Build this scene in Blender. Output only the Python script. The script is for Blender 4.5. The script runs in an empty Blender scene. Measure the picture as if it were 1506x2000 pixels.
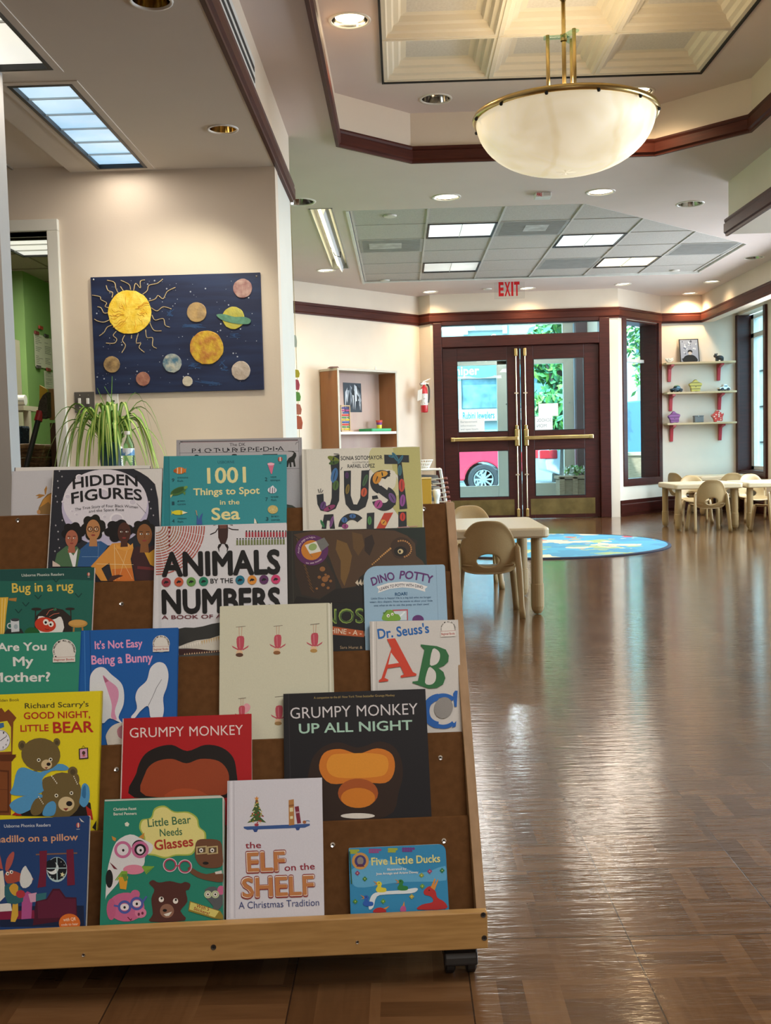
import bpy, math, random
from mathutils import Vector, Matrix
from mathutils.geometry import tessellate_polygon
random.seed(7)
C = bpy.context.scene
COL = C.collection
# ------------------------------------------------------------------ camera, world, exposure, large lights
FPX, PITCH, ROLL, YAW, EYE = 2020.1, .06187, -.02604, -.01629, .92134   # focal length in pixels of the 1506x2000 frame
FW = Vector((math.sin(YAW)*math.cos(PITCH), math.cos(YAW)*math.cos(PITCH), -math.sin(PITCH)))
_rt = Vector((math.cos(YAW), -math.sin(YAW), 0)); _up = _rt.cross(FW)
RT = math.cos(ROLL)*_rt + math.sin(ROLL)*_up
UP = -math.sin(ROLL)*_rt + math.cos(ROLL)*_up
CAM = Vector((0, 0, EYE))
cd = bpy.data.cameras.new('camera'); cam = bpy.data.objects.new('camera', cd); COL.objects.link(cam)
cd.sensor_fit = 'HORIZONTAL'; cd.sensor_width = 36; cd.lens = 36*FPX/1506; cd.clip_start = .05; cd.clip_end = 300
cam.matrix_world = Matrix(((RT.x, UP.x, -FW.x, 0), (RT.y, UP.y, -FW.y, 0), (RT.z, UP.z, -FW.z, EYE), (0, 0, 0, 1)))
C.camera = cam
vs = C.view_settings; vs.view_transform = 'Standard'; vs.look = 'None'; vs.gamma = 1; vs.exposure = 0.15; vs.use_curve_mapping = False
wd = bpy.data.worlds.new('sky'); C.world = wd; wd.use_nodes = True
bg = wd.node_tree.nodes['Background']; bg.inputs[0].default_value = (.45, .80, 1, 1); bg.inputs[1].default_value = 7.5
def light(name, typ, loc, energy, col=(1, 1, 1), direction=(0, 0, -1), **kw):
    l = bpy.data.lights.new(name, typ); o = bpy.data.objects.new(name, l); COL.objects.link(o)
    o.location = loc; l.energy = energy; l.color = col
    o.rotation_euler = Vector(direction).to_track_quat('-Z', 'Y').to_euler()
    for k, v in kw.items(): setattr(l, k, v)
    return o
light('sun', 'SUN', (0, 0, 30), 10, (.82, .96, 1), (.3, .6, -.75), angle=.02)
WARM, COOL, NEUT = (1, .72, .42), (.72, .88, 1), (1, .85, .69)
# added fill lights over and behind the camera, unseen and without fixtures
light('ceiling_light_near', 'AREA', (.9, .6, 2.7), 42, (1, .94, .88), shape='RECTANGLE', size=1.2, size_y=1.2)
light('ceiling_light_behind', 'AREA', (.6, -1.6, 2.7), 48, (1, .94, .88), shape='RECTANGLE', size=1.2, size_y=1.2)
light('ceiling_light_left', 'AREA', (-1.4, 1.4, 2.36), 10, NEUT, shape='RECTANGLE', size=.3, size_y=1.2)
# area lights added outside the unseen right windows, standing in for daylight
light('window_daylight', 'AREA', (4.8, 10.4, 1.55), 170, (.9, .94, 1), (-1, 0, -.1), shape='RECTANGLE', size=2.4, size_y=1.9)
light('window_daylight_near', 'AREA', (4.8, 5.0, 1.55), 160, (.9, .94, 1), (-1, 0, -.1), shape='RECTANGLE', size=2.4, size_y=1.9)

# ------------------------------------------------------------------ pixel of the photograph -> point on a real plane
def ray(p):
    return FW + (p[0]-753)/FPX*RT - (p[1]-1000)/FPX*UP
def on_z(p, z): v = ray(p); return CAM + v*((z-EYE)/v.z)
def on_y(p, y): v = ray(p); return CAM + v*(y/v.y)
def on_x(p, x): v = ray(p); return CAM + v*(x/v.x)
def on_plane(p, p0, n): v = ray(p); return CAM + v*((p0-CAM).dot(n)/v.dot(n))

# ------------------------------------------------------------------ helpers
def lin(h):
    if isinstance(h, str):
        h = h.lstrip('#'); h = [int(h[i:i+2], 16)/255 for i in (0, 2, 4)]
        return tuple(c/12.92 if c <= .04045 else ((c+.055)/1.055)**2.4 for c in h)
    return tuple(h[:3])
def wmat(o):
    m = o.matrix_basis.copy()
    if o.parent: m = wmat(o.parent) @ o.matrix_parent_inverse @ m
    return m
def setparent(ch, pa):
    ch.parent = pa; ch.matrix_parent_inverse = wmat(pa).inverted()
def tag(o, label=None, cat=None, group=None, kind=None):
    for k, v in (('label', label), ('category', cat), ('group', group), ('kind', kind)):
        if v: o[k] = v
    return o
def thing(name, label, cat, loc=(0, 0, 0), rz=0, group=None, kind=None):
    o = bpy.data.objects.new(name, None); COL.objects.link(o); o.empty_display_size = .05
    o.location = loc; o.rotation_euler = (0, 0, rz)
    return tag(o, label, cat, group, kind)
def kids(o): return [c for c in bpy.data.objects if c.parent == o]
def dup(o, loc=None, rz=None, label=None, parent=None):
    c = o.copy(); COL.objects.link(c)
    if parent is not None: c.parent = parent
    if loc is not None: c.location = loc
    if rz is not None: c.rotation_euler = (0, 0, rz)
    if label: c['label'] = label
    for ch in kids(o): dup(ch, parent=c)
    return c
class MB:
    def __init__(s): s.v = []; s.f = []; s.m = []; s.c = []
    def add(s, vs, fs, m=0, col=None):
        b = len(s.v); s.v += [tuple(x) for x in vs]
        for f in fs: s.f.append([b+i for i in f]); s.m.append(m); s.c.append(col)
        return s
    def obox(s, o, a, b, c, m=0):
        o, a, b, c = map(Vector, (o, a, b, c))
        vs = [o+a*i+b*j+c*k for k in (0, 1) for j in (0, 1) for i in (0, 1)]
        fs = [(0, 2, 3, 1), (4, 5, 7, 6), (0, 1, 5, 4), (2, 6, 7, 3), (0, 4, 6, 2), (1, 3, 7, 5)]
        if a.cross(b).dot(c) < 0: fs = [f[::-1] for f in fs]
        return s.add(vs, fs, m)
    def box(s, x0, y0, z0, x1, y1, z1, m=0):
        return s.obox((x0, y0, z0), (x1-x0, 0, 0), (0, y1-y0, 0), (0, 0, z1-z0), m)
    def prism(s, poly, o, ax, ay, d, m=0, col=None, mside=None):
        """polygon in the plane o + x*ax + y*ay, pushed by the vector d"""
        o, ax, ay, d = map(Vector, (o, ax, ay, d))
        n = len(poly); a = [o+ax*x+ay*y for x, y in poly]; b = [p+d for p in a]
        area = sum(poly[i][0]*poly[(i+1) % n][1]-poly[(i+1) % n][0]*poly[i][1] for i in range(n))
        flip = (area > 0) == (ax.cross(ay).dot(d) > 0)
        f0, f1 = list(range(n)), list(range(n, 2*n))
        sd = [(i, (i+1) % n, n+(i+1) % n, n+i) for i in range(n)]
        if flip: f0 = f0[::-1]
        else: f1 = f1[::-1]; sd = [f[::-1] for f in sd]
        base = len(s.v); s.add(a+b, [f0, f1], m, col)
        for f in sd: s.f.append([base+i for i in f]); s.m.append(m if mside is None else mside); s.c.append(col)
        return s
    def flat(s, polys, z, up=False, m=0):
        """horizontal polygon with holes"""
        ls = [[Vector((x, y, 0)) for x, y in p] for p in polys]
        pts = [(q.x, q.y, z) for l in ls for q in l]
        tr = tessellate_polygon(ls)
        out = []
        for t in tr:
            a, b, c = (Vector(pts[i]) for i in t)
            nz = (b-a).cross(c-a).z
            out.append(t if (nz > 0) == up else t[::-1])
        return s.add(pts, out, m)
    def tube(s, path, r, n=8, m=0, caps=True, sq=None):
        path = [Vector(p) for p in path]; N = len(path)
        rs = r if isinstance(r, (list, tuple)) else [r]*N
        b = len(s.v); t0 = (path[1]-path[0]).normalized()
        u = t0.cross(Vector((0, 0, 1)) if abs(t0.z) < .9 else Vector((1, 0, 0))).normalized()
        vs = []
        for i, p in enumerate(path):
            t = ((path[min(i+1, N-1)]-path[max(i-1, 0)]) or t0).normalized()
            u = (u-t*u.dot(t)).normalized(); w = t.cross(u)
            for k in range(n):
                an = 2*math.pi*k/n
                vs.append(p+(u*math.cos(an)*(sq or 1)+w*math.sin(an))*rs[i])
        fs = [(i*n+k, i*n+(k+1) % n, (i+1)*n+(k+1) % n, (i+1)*n+k) for i in range(N-1) for k in range(n)]
        if caps: fs += [tuple(range(n))[::-1], tuple(range((N-1)*n, N*n))]
        return s.add(vs, fs, m)
    def lathe(s, prof, c=(0, 0, 0), n=24, m=0, axis=(0, 0, 1), sx=1):
        az = Vector(axis).normalized(); ax = az.cross(Vector((0, 1, 0)) if abs(az.y) < .9 else Vector((1, 0, 0))).normalized(); ay = az.cross(ax)
        c = Vector(c); vs = []; N = len(prof)
        for r, z in prof:
            for k in range(n):
                an = 2*math.pi*k/n
                vs.append(c+ax*(math.cos(an)*r*sx)+ay*(math.sin(an)*r)+az*z)
        fs = [(i*n+k, i*n+(k+1) % n, (i+1)*n+(k+1) % n, (i+1)*n+k) for i in range(N-1) for k in range(n)]
        return s.add(vs, fs, m)
    def ell(s, c, r, n=16, m=0):
        k = n//2
        pr = [(math.sin(math.pi*i/k), -math.cos(math.pi*i/k)) for i in range(k+1)]
        vs = []
        for a, z in pr:
            for j in range(n):
                t = 2*math.pi*j/n; vs.append((c[0]+r[0]*a*math.cos(t), c[1]+r[1]*a*math.sin(t), c[2]+r[2]*z))
        fs = [(i*n+j, i*n+(j+1) % n, (i+1)*n+(j+1) % n, (i+1)*n+j) for i in range(k) for j in range(n)]
        return s.add(vs, fs, m)
    def build(s, name, mats, parent=None, smooth=False, bevel=0, subsurf=0, solid=0):
        me = bpy.data.meshes.new(name)
        me.from_pydata(s.v, [], s.f)
        for mt in (mats if isinstance(mats, (list, tuple)) else [mats]): me.materials.append(mt)
        me.polygons.foreach_set('material_index', s.m)
        if any(c is not None for c in s.c):
            at = me.color_attributes.new('Col', 'FLOAT_COLOR', 'CORNER'); k = 0
            buf = []
            for f, c in zip(s.f, s.c): buf += (list(c or (1, 1, 1))+[1])*len(f)
            at.data.foreach_set('color', buf)
        me.validate()
        if smooth: me.shade_smooth()
        o = bpy.data.objects.new(name, me); COL.objects.link(o)
        if solid:
            md = o.modifiers.new('s', 'SOLIDIFY'); md.thickness = solid; md.offset = 0
        if bevel:
            md = o.modifiers.new('b', 'BEVEL'); md.width = bevel; md.segments = 2; md.limit_method = 'ANGLE'; md.angle_limit = .7
        if subsurf:
            md = o.modifiers.new('u', 'SUBSURF'); md.levels = md.render_levels = subsurf
        if parent is not None: setparent(o, parent)
        return o
def cat_rom(pts, n=6, closed=True):
    out = []; N = len(pts); D = len(pts[0])
    for i in range(N if closed else N-1):
        g = (lambda k: pts[k % N]) if closed else (lambda k: pts[min(max(k, 0), N-1)])
        p0, p1, p2, p3 = g(i-1), g(i), g(i+1), g(i+2)
        for j in range(n):
            t = j/n
            out.append(tuple(.5*(2*p1[d]+(p2[d]-p0[d])*t+(2*p0[d]-5*p1[d]+4*p2[d]-p3[d])*t*t+(3*p1[d]-p0[d]-3*p2[d]+p3[d])*t**3) for d in range(D)))
    if not closed: out.append(tuple(pts[-1]))
    return out

# ------------------------------------------------------------------ materials
def nodes(m): return m.node_tree.nodes, m.node_tree.links
_mc = {}
def M(name, c1, c2=None, rough=.5, metal=0, scale=12, stretch=(1, 1, 1), bump=0, coat=0, emit=None, trans=0, detail=4, alpha=1, contrast=(.35, .65), bscale=None, ior=None, spec=None):
    if name in _mc: return _mc[name]
    m = bpy.data.materials.new(name); m.use_nodes = True; ns, ls = nodes(m); b = ns['Principled BSDF']
    a1 = lin(c1); a2 = lin(c2) if c2 else tuple(x*.9 for x in a1)
    tc = ns.new('ShaderNodeTexCoord'); mp = ns.new('ShaderNodeMapping'); mp.inputs['Scale'].default_value = stretch
    nz = ns.new('ShaderNodeTexNoise'); nz.inputs['Scale'].default_value = scale; nz.inputs['Detail'].default_value = detail
    rp = ns.new('ShaderNodeValToRGB'); rp.color_ramp.elements[0].position, rp.color_ramp.elements[1].position = contrast
    rp.color_ramp.elements[0].color = (*a1, 1); rp.color_ramp.elements[1].color = (*a2, 1)
    ls.new(tc.outputs['Object'], mp.inputs[0]); ls.new(mp.outputs[0], nz.inputs[0]); ls.new(nz.outputs[0], rp.inputs[0]); ls.new(rp.outputs[0], b.inputs['Base Color'])
    b.inputs['Roughness'].default_value = rough; b.inputs['Metallic'].default_value = metal
    if coat: b.inputs['Coat Weight'].default_value = coat; b.inputs['Coat Roughness'].default_value = .1
    if trans: b.inputs['Transmission Weight'].default_value = trans
    if ior: b.inputs['IOR'].default_value = ior
    if spec is not None: b.inputs['Specular IOR Level'].default_value = spec
    if emit:
        ls.new(rp.outputs[0], b.inputs['Emission Color']); b.inputs['Emission Strength'].default_value = emit
    if bump:
        bp = ns.new('ShaderNodeBump'); bp.inputs['Strength'].default_value = bump; bp.inputs['Distance'].default_value = .01
        src = nz
        if bscale:
            src = ns.new('ShaderNodeTexNoise'); src.inputs['Scale'].default_value = bscale; ls.new(mp.outputs[0], src.inputs[0])
        ls.new(src.outputs[0], bp.inputs['Height']); ls.new(bp.outputs[0], b.inputs['Normal'])
    _mc[name] = m; return m
def glass_mat(name, tint=(1, 1, 1), rough=0.0):
    # thin architectural pane: mostly see-through with a mirror reflection that grows at grazing angles
    m = bpy.data.materials.new(name); m.use_nodes = True; ns, ls = nodes(m); ns.remove(ns['Principled BSDF'])
    tr = ns.new('ShaderNodeBsdfTransparent'); tr.inputs[0].default_value = (*tint, 1)
    gl = ns.new('ShaderNodeBsdfGlossy'); gl.inputs['Roughness'].default_value = rough
    lw = ns.new('ShaderNodeLayerWeight'); pw = ns.new('ShaderNodeMath'); pw.operation = 'POWER'; pw.inputs[1].default_value = 5; ls.new(lw.outputs['Facing'], pw.inputs[0])
    fr = ns.new('ShaderNodeMath'); fr.operation = 'MULTIPLY_ADD'; fr.inputs[1].default_value = .9; fr.inputs[2].default_value = .03; ls.new(pw.outputs[0], fr.inputs[0])
    mx = ns.new('ShaderNodeMixShader'); ls.new(fr.outputs[0], mx.inputs[0]); ls.new(tr.outputs[0], mx.inputs[1]); ls.new(gl.outputs[0], mx.inputs[2])
    ls.new(mx.outputs[0], ns['Material Output'].inputs[0]); return m
def print_mat(name, rough=.5, coat=0):
    m = bpy.data.materials.new(name); m.use_nodes = True; ns, ls = nodes(m); b = ns['Principled BSDF']
    at = ns.new('ShaderNodeAttribute'); at.attribute_name = 'Col'
    nz = ns.new('ShaderNodeTexNoise'); nz.inputs['Scale'].default_value = 90
    mx = ns.new('ShaderNodeMix'); mx.data_type = 'RGBA'; mx.blend_type = 'MULTIPLY'; mx.inputs[0].default_value = .12
    ls.new(at.outputs['Color'], mx.inputs[6]); ls.new(nz.outputs[0], mx.inputs[7])
    ls.new(mx.outputs[2], b.inputs['Base Color']); b.inputs['Roughness'].default_value = rough
    b.inputs['Specular IOR Level'].default_value = .25
    return m
PRINT = print_mat('printed_cover')
PAINTED = print_mat('painted_craft', .55, 0)
WALL = M('cream_wall_paint', (.71, .62, .51), (.68, .59, .485), .55, scale=3, bump=.03, bscale=120)
CEIL = M('ceiling_paint', (.67, .575, .54), (.64, .55, .515), .7, scale=2)
LOWC = M('low_ceiling_paint', (.62, .56, .48), (.6, .54, .46), .7, scale=2)
MAHOG = M('mahogany_trim', (.052, .010, .007), (.034, .007, .005), .38, scale=6, stretch=(1, 1, 9), spec=.3)
MAHOGH = M('mahogany_moulding', (.075, .017, .010), (.05, .011, .007), .45, scale=5, stretch=(1, 1, 14), spec=.2)
BRASS = M('brass', (.62, .46, .20), (.52, .38, .15), .28, 1, scale=8)
BRASSD = M('aged_brass_plate', (.22, .16, .06), (.15, .11, .04), .42, .8, scale=7)
CHROME = M('chrome', (.75, .75, .74), None, .12, 1)
ALUM = M('white_aluminium', (.72, .73, .70), None, .4)
BLACK = M('black_plastic', (.012, .012, .013), (.02, .02, .02), .45)
DARK = M('dark_gap', (.01, .01, .01), None, .7)
WHITE = M('white_paint', (.78, .76, .70), (.75, .73, .67), .5, scale=4)
PAPER = M('white_paper', (.82, .81, .77), (.79, .78, .74), .8, scale=30)
GLASS = glass_mat('window_glass', (.9, .97, .98))
TILE = M('acoustic_tile', (.50, .475, .45), (.43, .41, .385), .9, scale=90, bump=.2)
TAN = M('tan_moulded_plastic', (.37, .245, .11), (.34, .225, .10), .42, scale=160, bump=.04)
TANL = M('tan_leg_plastic', (.34, .225, .10), (.32, .21, .092), .45, scale=160)
# ------------------------------------------------------------------ floor
def parquet():
    m = bpy.data.materials.new('parquet_tile_floor'); m.use_nodes = True; ns, ls = nodes(m); b = ns['Principled BSDF']
    def nd(t, **k):
        x = ns.new(t)
        for a, v in k.items(): setattr(x, a, v)
        return x
    def mt(op, a, c=None, d=None):
        x = nd('ShaderNodeMath', operation=op)
        for i, q in enumerate((a, c, d)):
            if q is None: continue
            if isinstance(q, (int, float)): x.inputs[i].default_value = q
            else: ls.new(q, x.inputs[i])
        return x.outputs[0]
    tc = nd('ShaderNodeTexCoord'); sp = nd('ShaderNodeSeparateXYZ'); ls.new(tc.outputs['Object'], sp.inputs[0])
    T = .3048; B = T/2
    X = mt('ADD', sp.outputs[0], 40*T-.4008); Y = mt('ADD', sp.outputs[1], 40*T-3.1034)
    bx, by = mt('FLOOR', mt('DIVIDE', X, B)), mt('FLOOR', mt('DIVIDE', Y, B))
    fx, fy = mt('FRACT', mt('DIVIDE', X, B)), mt('FRACT', mt('DIVIDE', Y, B))
    par = mt('MODULO', mt('ADD', bx, by), 2)
    def mix(f, a, c): return mt('ADD', mt('MULTIPLY', f, c), mt('MULTIPLY', mt('SUBTRACT', 1, f), a))
    across = mix(par, fx, fy)          # runs across the strips of a block
    strip = mt('FLOOR', mt('MULTIPLY', across, 3.4))
    wn = nd('ShaderNodeTexWhiteNoise', noise_dimensions='3D'); cb = nd('ShaderNodeCombineXYZ')
    for i, q in enumerate((bx, by, strip)): ls.new(q, cb.inputs[i])
    ls.new(cb.outputs[0], wn.inputs[0])
    g = nd('ShaderNodeCombineXYZ')     # grain follows the strip
    ls.new(mt('MULTIPLY', mix(par, X, Y), 26), g.inputs[0]); ls.new(mt('MULTIPLY', mix(par, Y, X), 4), g.inputs[1]); ls.new(mt('MULTIPLY', wn.outputs[0], 17), g.inputs[2])
    gn = nd('ShaderNodeTexNoise'); gn.inputs['Scale'].default_value = 1.6; gn.inputs['Detail'].default_value = 6; ls.new(g.outputs[0], gn.inputs[0])
    rp = nd('ShaderNodeValToRGB'); e = rp.color_ramp.elements
    e[0].position = .15; e[0].color = (.070, .031, .012, 1); e[1].position = .9; e[1].color = (.190, .096, .040, 1)
    x = rp.color_ramp.elements.new(.5); x.color = (.118, .056, .022, 1)
    ls.new(mt('ADD', mt('ADD', mt('MULTIPLY', wn.outputs[0], .40), .06), mt('MULTIPLY', gn.outputs[0], .5)), rp.inputs[0])
    tx, ty = mt('FRACT', mt('DIVIDE', X, T)), mt('FRACT', mt('DIVIDE', Y, T))
    ed = mt('MINIMUM', mt('MINIMUM', tx, mt('SUBTRACT', 1, tx)), mt('MINIMUM', ty, mt('SUBTRACT', 1, ty)))
    seam = mt('LESS_THAN', ed, .0045)
    dk = nd('ShaderNodeMix', data_type='RGBA'); ls.new(mt('MULTIPLY', seam, .8), dk.inputs[0]); ls.new(rp.outputs[0], dk.inputs[6]); dk.inputs[7].default_value = (.02, .011, .007, 1)
    ls.new(dk.outputs[2], b.inputs['Base Color'])
    # worn polish: brushed ripples along x
    mp = nd('ShaderNodeMapping'); mp.inputs['Scale'].default_value = (6, 34, 1); ls.new(tc.outputs['Object'], mp.inputs[0])
    wv = nd('ShaderNodeTexNoise'); wv.inputs['Scale'].default_value = 1.3; wv.inputs['Detail'].default_value = 3; wv.inputs['Roughness'].default_value = .62; ls.new(mp.outputs[0], wv.inputs[0])
    big = nd('ShaderNodeTexNoise'); big.inputs['Scale'].default_value = 2.2; ls.new(tc.outputs['Object'], big.inputs[0])
    ls.new(mt('ADD', mt('MULTIPLY', big.outputs[0], .16), .14), b.inputs['Roughness'])
    hh = mt('SUBTRACT', mt('MULTIPLY', wv.outputs[0], 1), mt('MULTIPLY', seam, .5))
    bp = nd('ShaderNodeBump'); bp.inputs['Strength'].default_value = .2; bp.inputs['Distance'].default_value = .006
    ls.new(hh, bp.inputs['Height']); ls.new(bp.outputs[0], b.inputs['Normal'])
    b.inputs['Specular IOR Level'].default_value = .16
    b.inputs['Coat Weight'].default_value = .8; b.inputs['Coat IOR'].default_value = 1.27; b.inputs['Coat Roughness'].default_value = .1; ls.new(bp.outputs[0], b.inputs['Coat Normal'])
    return m
def struct(name, mb, mats, **k):
    return tag(mb.build(name, mats, **k), kind='structure')
fl = MB(); fl.add([(-5, -3, 0), (4.5, -3, 0), (4.5, 13.6, 0), (-5, 13.6, 0)], [(0, 1, 2, 3)])
struct('floor', fl, parquet())

# ------------------------------------------------------------------ ceilings
ZC, ZL, ZT = 2.78, 2.40, 3.07
SX = -.62                                 # face of the left soffit
# recessed downlights: ceiling (main, tray, low), pixel, radius, label, lit, gold reflector, watts
DLS = [('m', (872, 385), .095, 'lit downlight below the left half of the pendant bowl', 1, 0, 30), ('m', (1173, 375), .095, 'lit downlight just right of the red alarm box past the bowl', 1, 0, 30),
 ('m', (1348, 398), .095, 'unlit chrome downlight left of the right soffit corner', 0, 0, 0), ('m', (1473, 503), .09, 'unlit dark downlight at the right edge of the far ceiling', 0, 0, 0),
 ('m', (584, 394), .11, 'chrome downlight half hidden behind the pier edge', 0, 0, 0), ('m', (637, 528), .085, 'lit downlight at the end of the long fluorescent trough', 1, 0, 34),
 ('m', (840, 570), .085, 'lit downlight left of the exit sign near the entry wall', 1, 0, 32), ('m', (1030, 563), .085, 'lit downlight right beside the exit sign', 1, 0, 32),
 ('m', (1217, 555), .085, 'lit downlight over the right end of the entry wall', 1, 0, 30), ('m', (1347, 573), .085, 'warm lit downlight over the wall of three shelves', 1, 0, 60), ('m', (1390, 550), .085, 'small dim downlight beside the right alcove soffit', 1, 0, 14),
 ('t', (683, 40), .092, 'bright lit downlight at the left of the coffered tray', 1, 0, 34), ('t', (851, 193), .088, 'unlit downlight in the tray, left of the pendant bowl', 0, 0, 0), ('t', (1245, 180), .092, 'bright lit downlight in the tray right of the pendant rods', 1, 0, 34),
 ('l', (435, 252), .062, 'small brass-lined downlight in the low ceiling over the painting', 1, 1, 34), ('l', (295, 1), .062, 'brass-lined downlight cut by the top of the picture', 0, 1, 0)]
DLZ = {'m': ZC, 't': ZT, 'l': ZL}
def cans(k):
    out = []
    for c_, px, r, *_ in DLS:
        if c_ == k: q = on_z(px, DLZ[k]); out.append([(q.x+r*math.cos(a_*math.pi/14), q.y+r*math.sin(a_*math.pi/14)) for a_ in range(28)])
    return out
tray = [(-.345, 2.6), (2.15, 2.6), (2.15, 6.36), (1.69, 6.82), (.114, 6.82), (-.345, 6.39)]
grid = [(-.36, 8.22), (1.49, 8.22), (3.36, 10.1), (3.36, 11.7), (-.36, 11.8)]
troff = [(-.665, 8.11), (-.482, 8.11), (-.482, 10.79), (-.665, 10.79)]
mb = MB()
mb.flat([[(SX, -3), (2.42, -3), (2.42, 7.66), (3.92, 7.66), (3.92, 13.6), (-.2, 13.6), (-3.2, 10.4), (-3.2, 6.25), (SX, 6.25)], tray, grid, troff]+cans('m'), ZC)
struct('ceiling', mb, CEIL)
mb = MB()
for i in range(6):
    a, b_ = tray[i], tray[(i+1) % 6]
    mb.add([(*a, ZC), (*b_, ZC), (*b_, ZT), (*a, ZT)], [(0, 1, 2, 3)])
struct('ceiling_tray_sides', mb, WALL)
CX, CY, CT = -.045, 6.225, .617
mb = MB(); mb.flat([tray, [(CX, CY), (CX+3*CT, CY), (CX+3*CT, CY-5*CT), (CX, CY-5*CT)]]+cans('t'), ZT)
struct('ceiling_tray', mb, CEIL)
COF = M('coffer_plaster', (.74, .68, .56), (.70, .64, .52), .7, scale=3)
COFP = M('coffer_panel', (.66, .63, .58), (.60, .57, .52), .9, scale=70, bump=.2)
mb = MB()
for i in range(3):
    for j in range(5):
        x0, y1 = CX+i*CT, CY-j*CT
        st = [(.0, 0), (.022, 0), (.03, .02), (.052, .026), (.062, .05), (.088, .056), (.1, .082), (.13, .088)]
        R = lambda q, z: [(x0+q, y1-CT+q, z), (x0+CT-q, y1-CT+q, z), (x0+CT-q, y1-q, z), (x0+q, y1-q, z)]
        for (q, z), (q2, z2) in zip(st, st[1:]):
            mb.add(R(q, ZT+z)+R(q2, ZT+z2), [(k, 4+k, 4+(k+1) % 4, (k+1) % 4) for k in range(4)])
        mb.add(R(.13, ZT+.088), [(3, 2, 1, 0)], 1)
        g = .004
        for f in ((x0-g, y1-CT, x0+g, y1), (x0, y1-g, x0+CT, y1+g)):
            mb.box(f[0], f[1], ZT-.004, f[2], f[3], ZT+.002, 0)
for f in ((CX-.012, CY-5*CT, CX, CY), (CX+3*CT, CY-5*CT, CX+3*CT+.012, CY), (CX-.012, CY, CX+3*CT+.012, CY+.012)):
    mb.box(f[0], f[1], ZT-.012, f[2], f[3], ZT+.001, 2)
struct('ceiling_coffers', mb, [COF, COFP, DARK])
# low ceiling over the left side, with two openings for troffers and a recess of tiles at its left
LT = [(-1.53, 4.19, -1.27, 5.42), (-1.56, 2.80, -1.29, 4.03)]
rc = lambda r: [(r[0], r[1]), (r[2], r[1]), (r[2], r[3]), (r[0], r[3])]
mb = MB(); mb.flat([[(-1.69, -3), (SX, -3), (SX, 5.5), (-1.69, 5.5)]]+[rc(r) for r in LT]+cans('l'), ZL)
mb.add([(-1.69, -3, ZL), (-1.69, 5.5, ZL), (-1.69, 5.5, ZL+.03), (-1.69, -3, ZL+.03)], [(0, 1, 2, 3)])
struct('ceiling_left', mb, LOWC)
mb = MB(); mb.add([(-5, -3, ZL+.03), (-1.69, -3, ZL+.03), (-1.69, 5.5, ZL+.03), (-5, 5.5, ZL+.03)], [(3, 2, 1, 0)])
for k in range(12): mb.box(-5, -2.6+.61*k+.15, ZL+.022, -1.69, -2.6+.61*k+.162, ZL+.03, 1)
for k in range(5): mb.box(-2.0-.61*k, -3, ZL+.022, -1.988-.61*k, 5.5, ZL+.03, 1)
struct('ceiling_left_tiles', mb, [LOWC, M('tile_joint', (.30, .26, .2), None, .8)])
# soffit faces
mb = MB(); mb.add([(SX, -3, ZL), (SX, 6.25, ZL), (SX, 6.25, ZC), (SX, -3, ZC)], [(0, 1, 2, 3)])
mb.add([(SX, 5.5, ZL), (SX-.01, 6.25, ZL), (-3, 6.25, ZL), (-3, 6.25, ZC), (SX, 6.25, ZC)], [(1, 2, 3, 4)])
struct('wall_soffit_left', mb, WALL)
mb = MB(); mb.box(2.42, -3, ZL+.005, 4.37, 7.66, ZC+.02)
struct('wall_soffit_right', mb, M('soffit_paint', (.72, .66, .58), (.69, .63, .55), .6, scale=3))
mb = MB(); mb.box(3.92, 7.66, ZL+.03, 4.06, 13.5, ZC+.02); mb.add([(4.06, 7.66, 2.53), (4.4, 7.66, 2.53), (4.4, 13.5, 2.53), (4.06, 13.5, 2.53)], [(3, 2, 1, 0)])
struct('wall_soffit_alcove', mb, WALL)
# unseen slab added over everything to block the sun
mb = MB(); mb.box(-5.2, -3.2, 3.35, 4.7, 13.75, 3.5); struct('roof', mb, CEIL)

# ------------------------------------------------------------------ walls
DP = Vector((1.49, 12.78, 0)); DX = Vector((1, -.0512, 0)).normalized(); DN = Vector((DX.y, -DX.x, 0))   # door wall frame; DN looks into the room
def wall_poly(name, pts, z0=0, z1=ZC+.6, holes=(), mat=WALL, th=.14, out=None):
    """vertical wall along the plan segment pts[0]-pts[1], with rectangular holes (s0,z0,s1,z1), pushed outwards"""
    a, b = Vector((*pts[0], 0)), Vector((*pts[1], 0)); L = (b-a).length; d = (b-a)/L
    n = out if out is not None else Vector((d.y, -d.x, 0))
    us = sorted({0, L, *[h[0] for h in holes], *[h[2] for h in holes]}); zs = sorted({z0, z1, *[h[1] for h in holes], *[h[3] for h in holes]})
    m = MB()
    for i in range(len(us)-1):
        for j in range(len(zs)-1):
            uc, zc = (us[i]+us[i+1])/2, (zs[j]+zs[j+1])/2
            if any(h[0] < uc < h[2] and h[1] < zc < h[3] for h in holes): continue
            m.obox(a+d*us[i]+Vector((0, 0, zs[j])), d*(us[i+1]-us[i]), n*th, (0, 0, zs[j+1]-zs[j]))
    return struct(name, m, mat)
P_A, P_B, P_Cn, P_D, P_E, P_F = (-2.9, 9.573), (.265, 12.98), (.414, 12.86), (2.66, 12.72), (3.389, 13.5), (4.37, 13.5)
DL = lambda x: (DP+DX*x)
wall_poly('wall_far_left', (P_A, P_B), out=Vector((-.733, .681, 0)))
wall_poly('wall_far_corner', (P_B, (DL(-1.09).x, DL(-1.09).y)), out=Vector((0, 1, 0)), th=.3)
wall_poly('wall_entry', ((DL(-1.09).x, DL(-1.09).y), (DL(1.19).x, DL(1.19).y)), holes=[(.03, -.1, 2.17, 2.46)], out=-DN)
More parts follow.
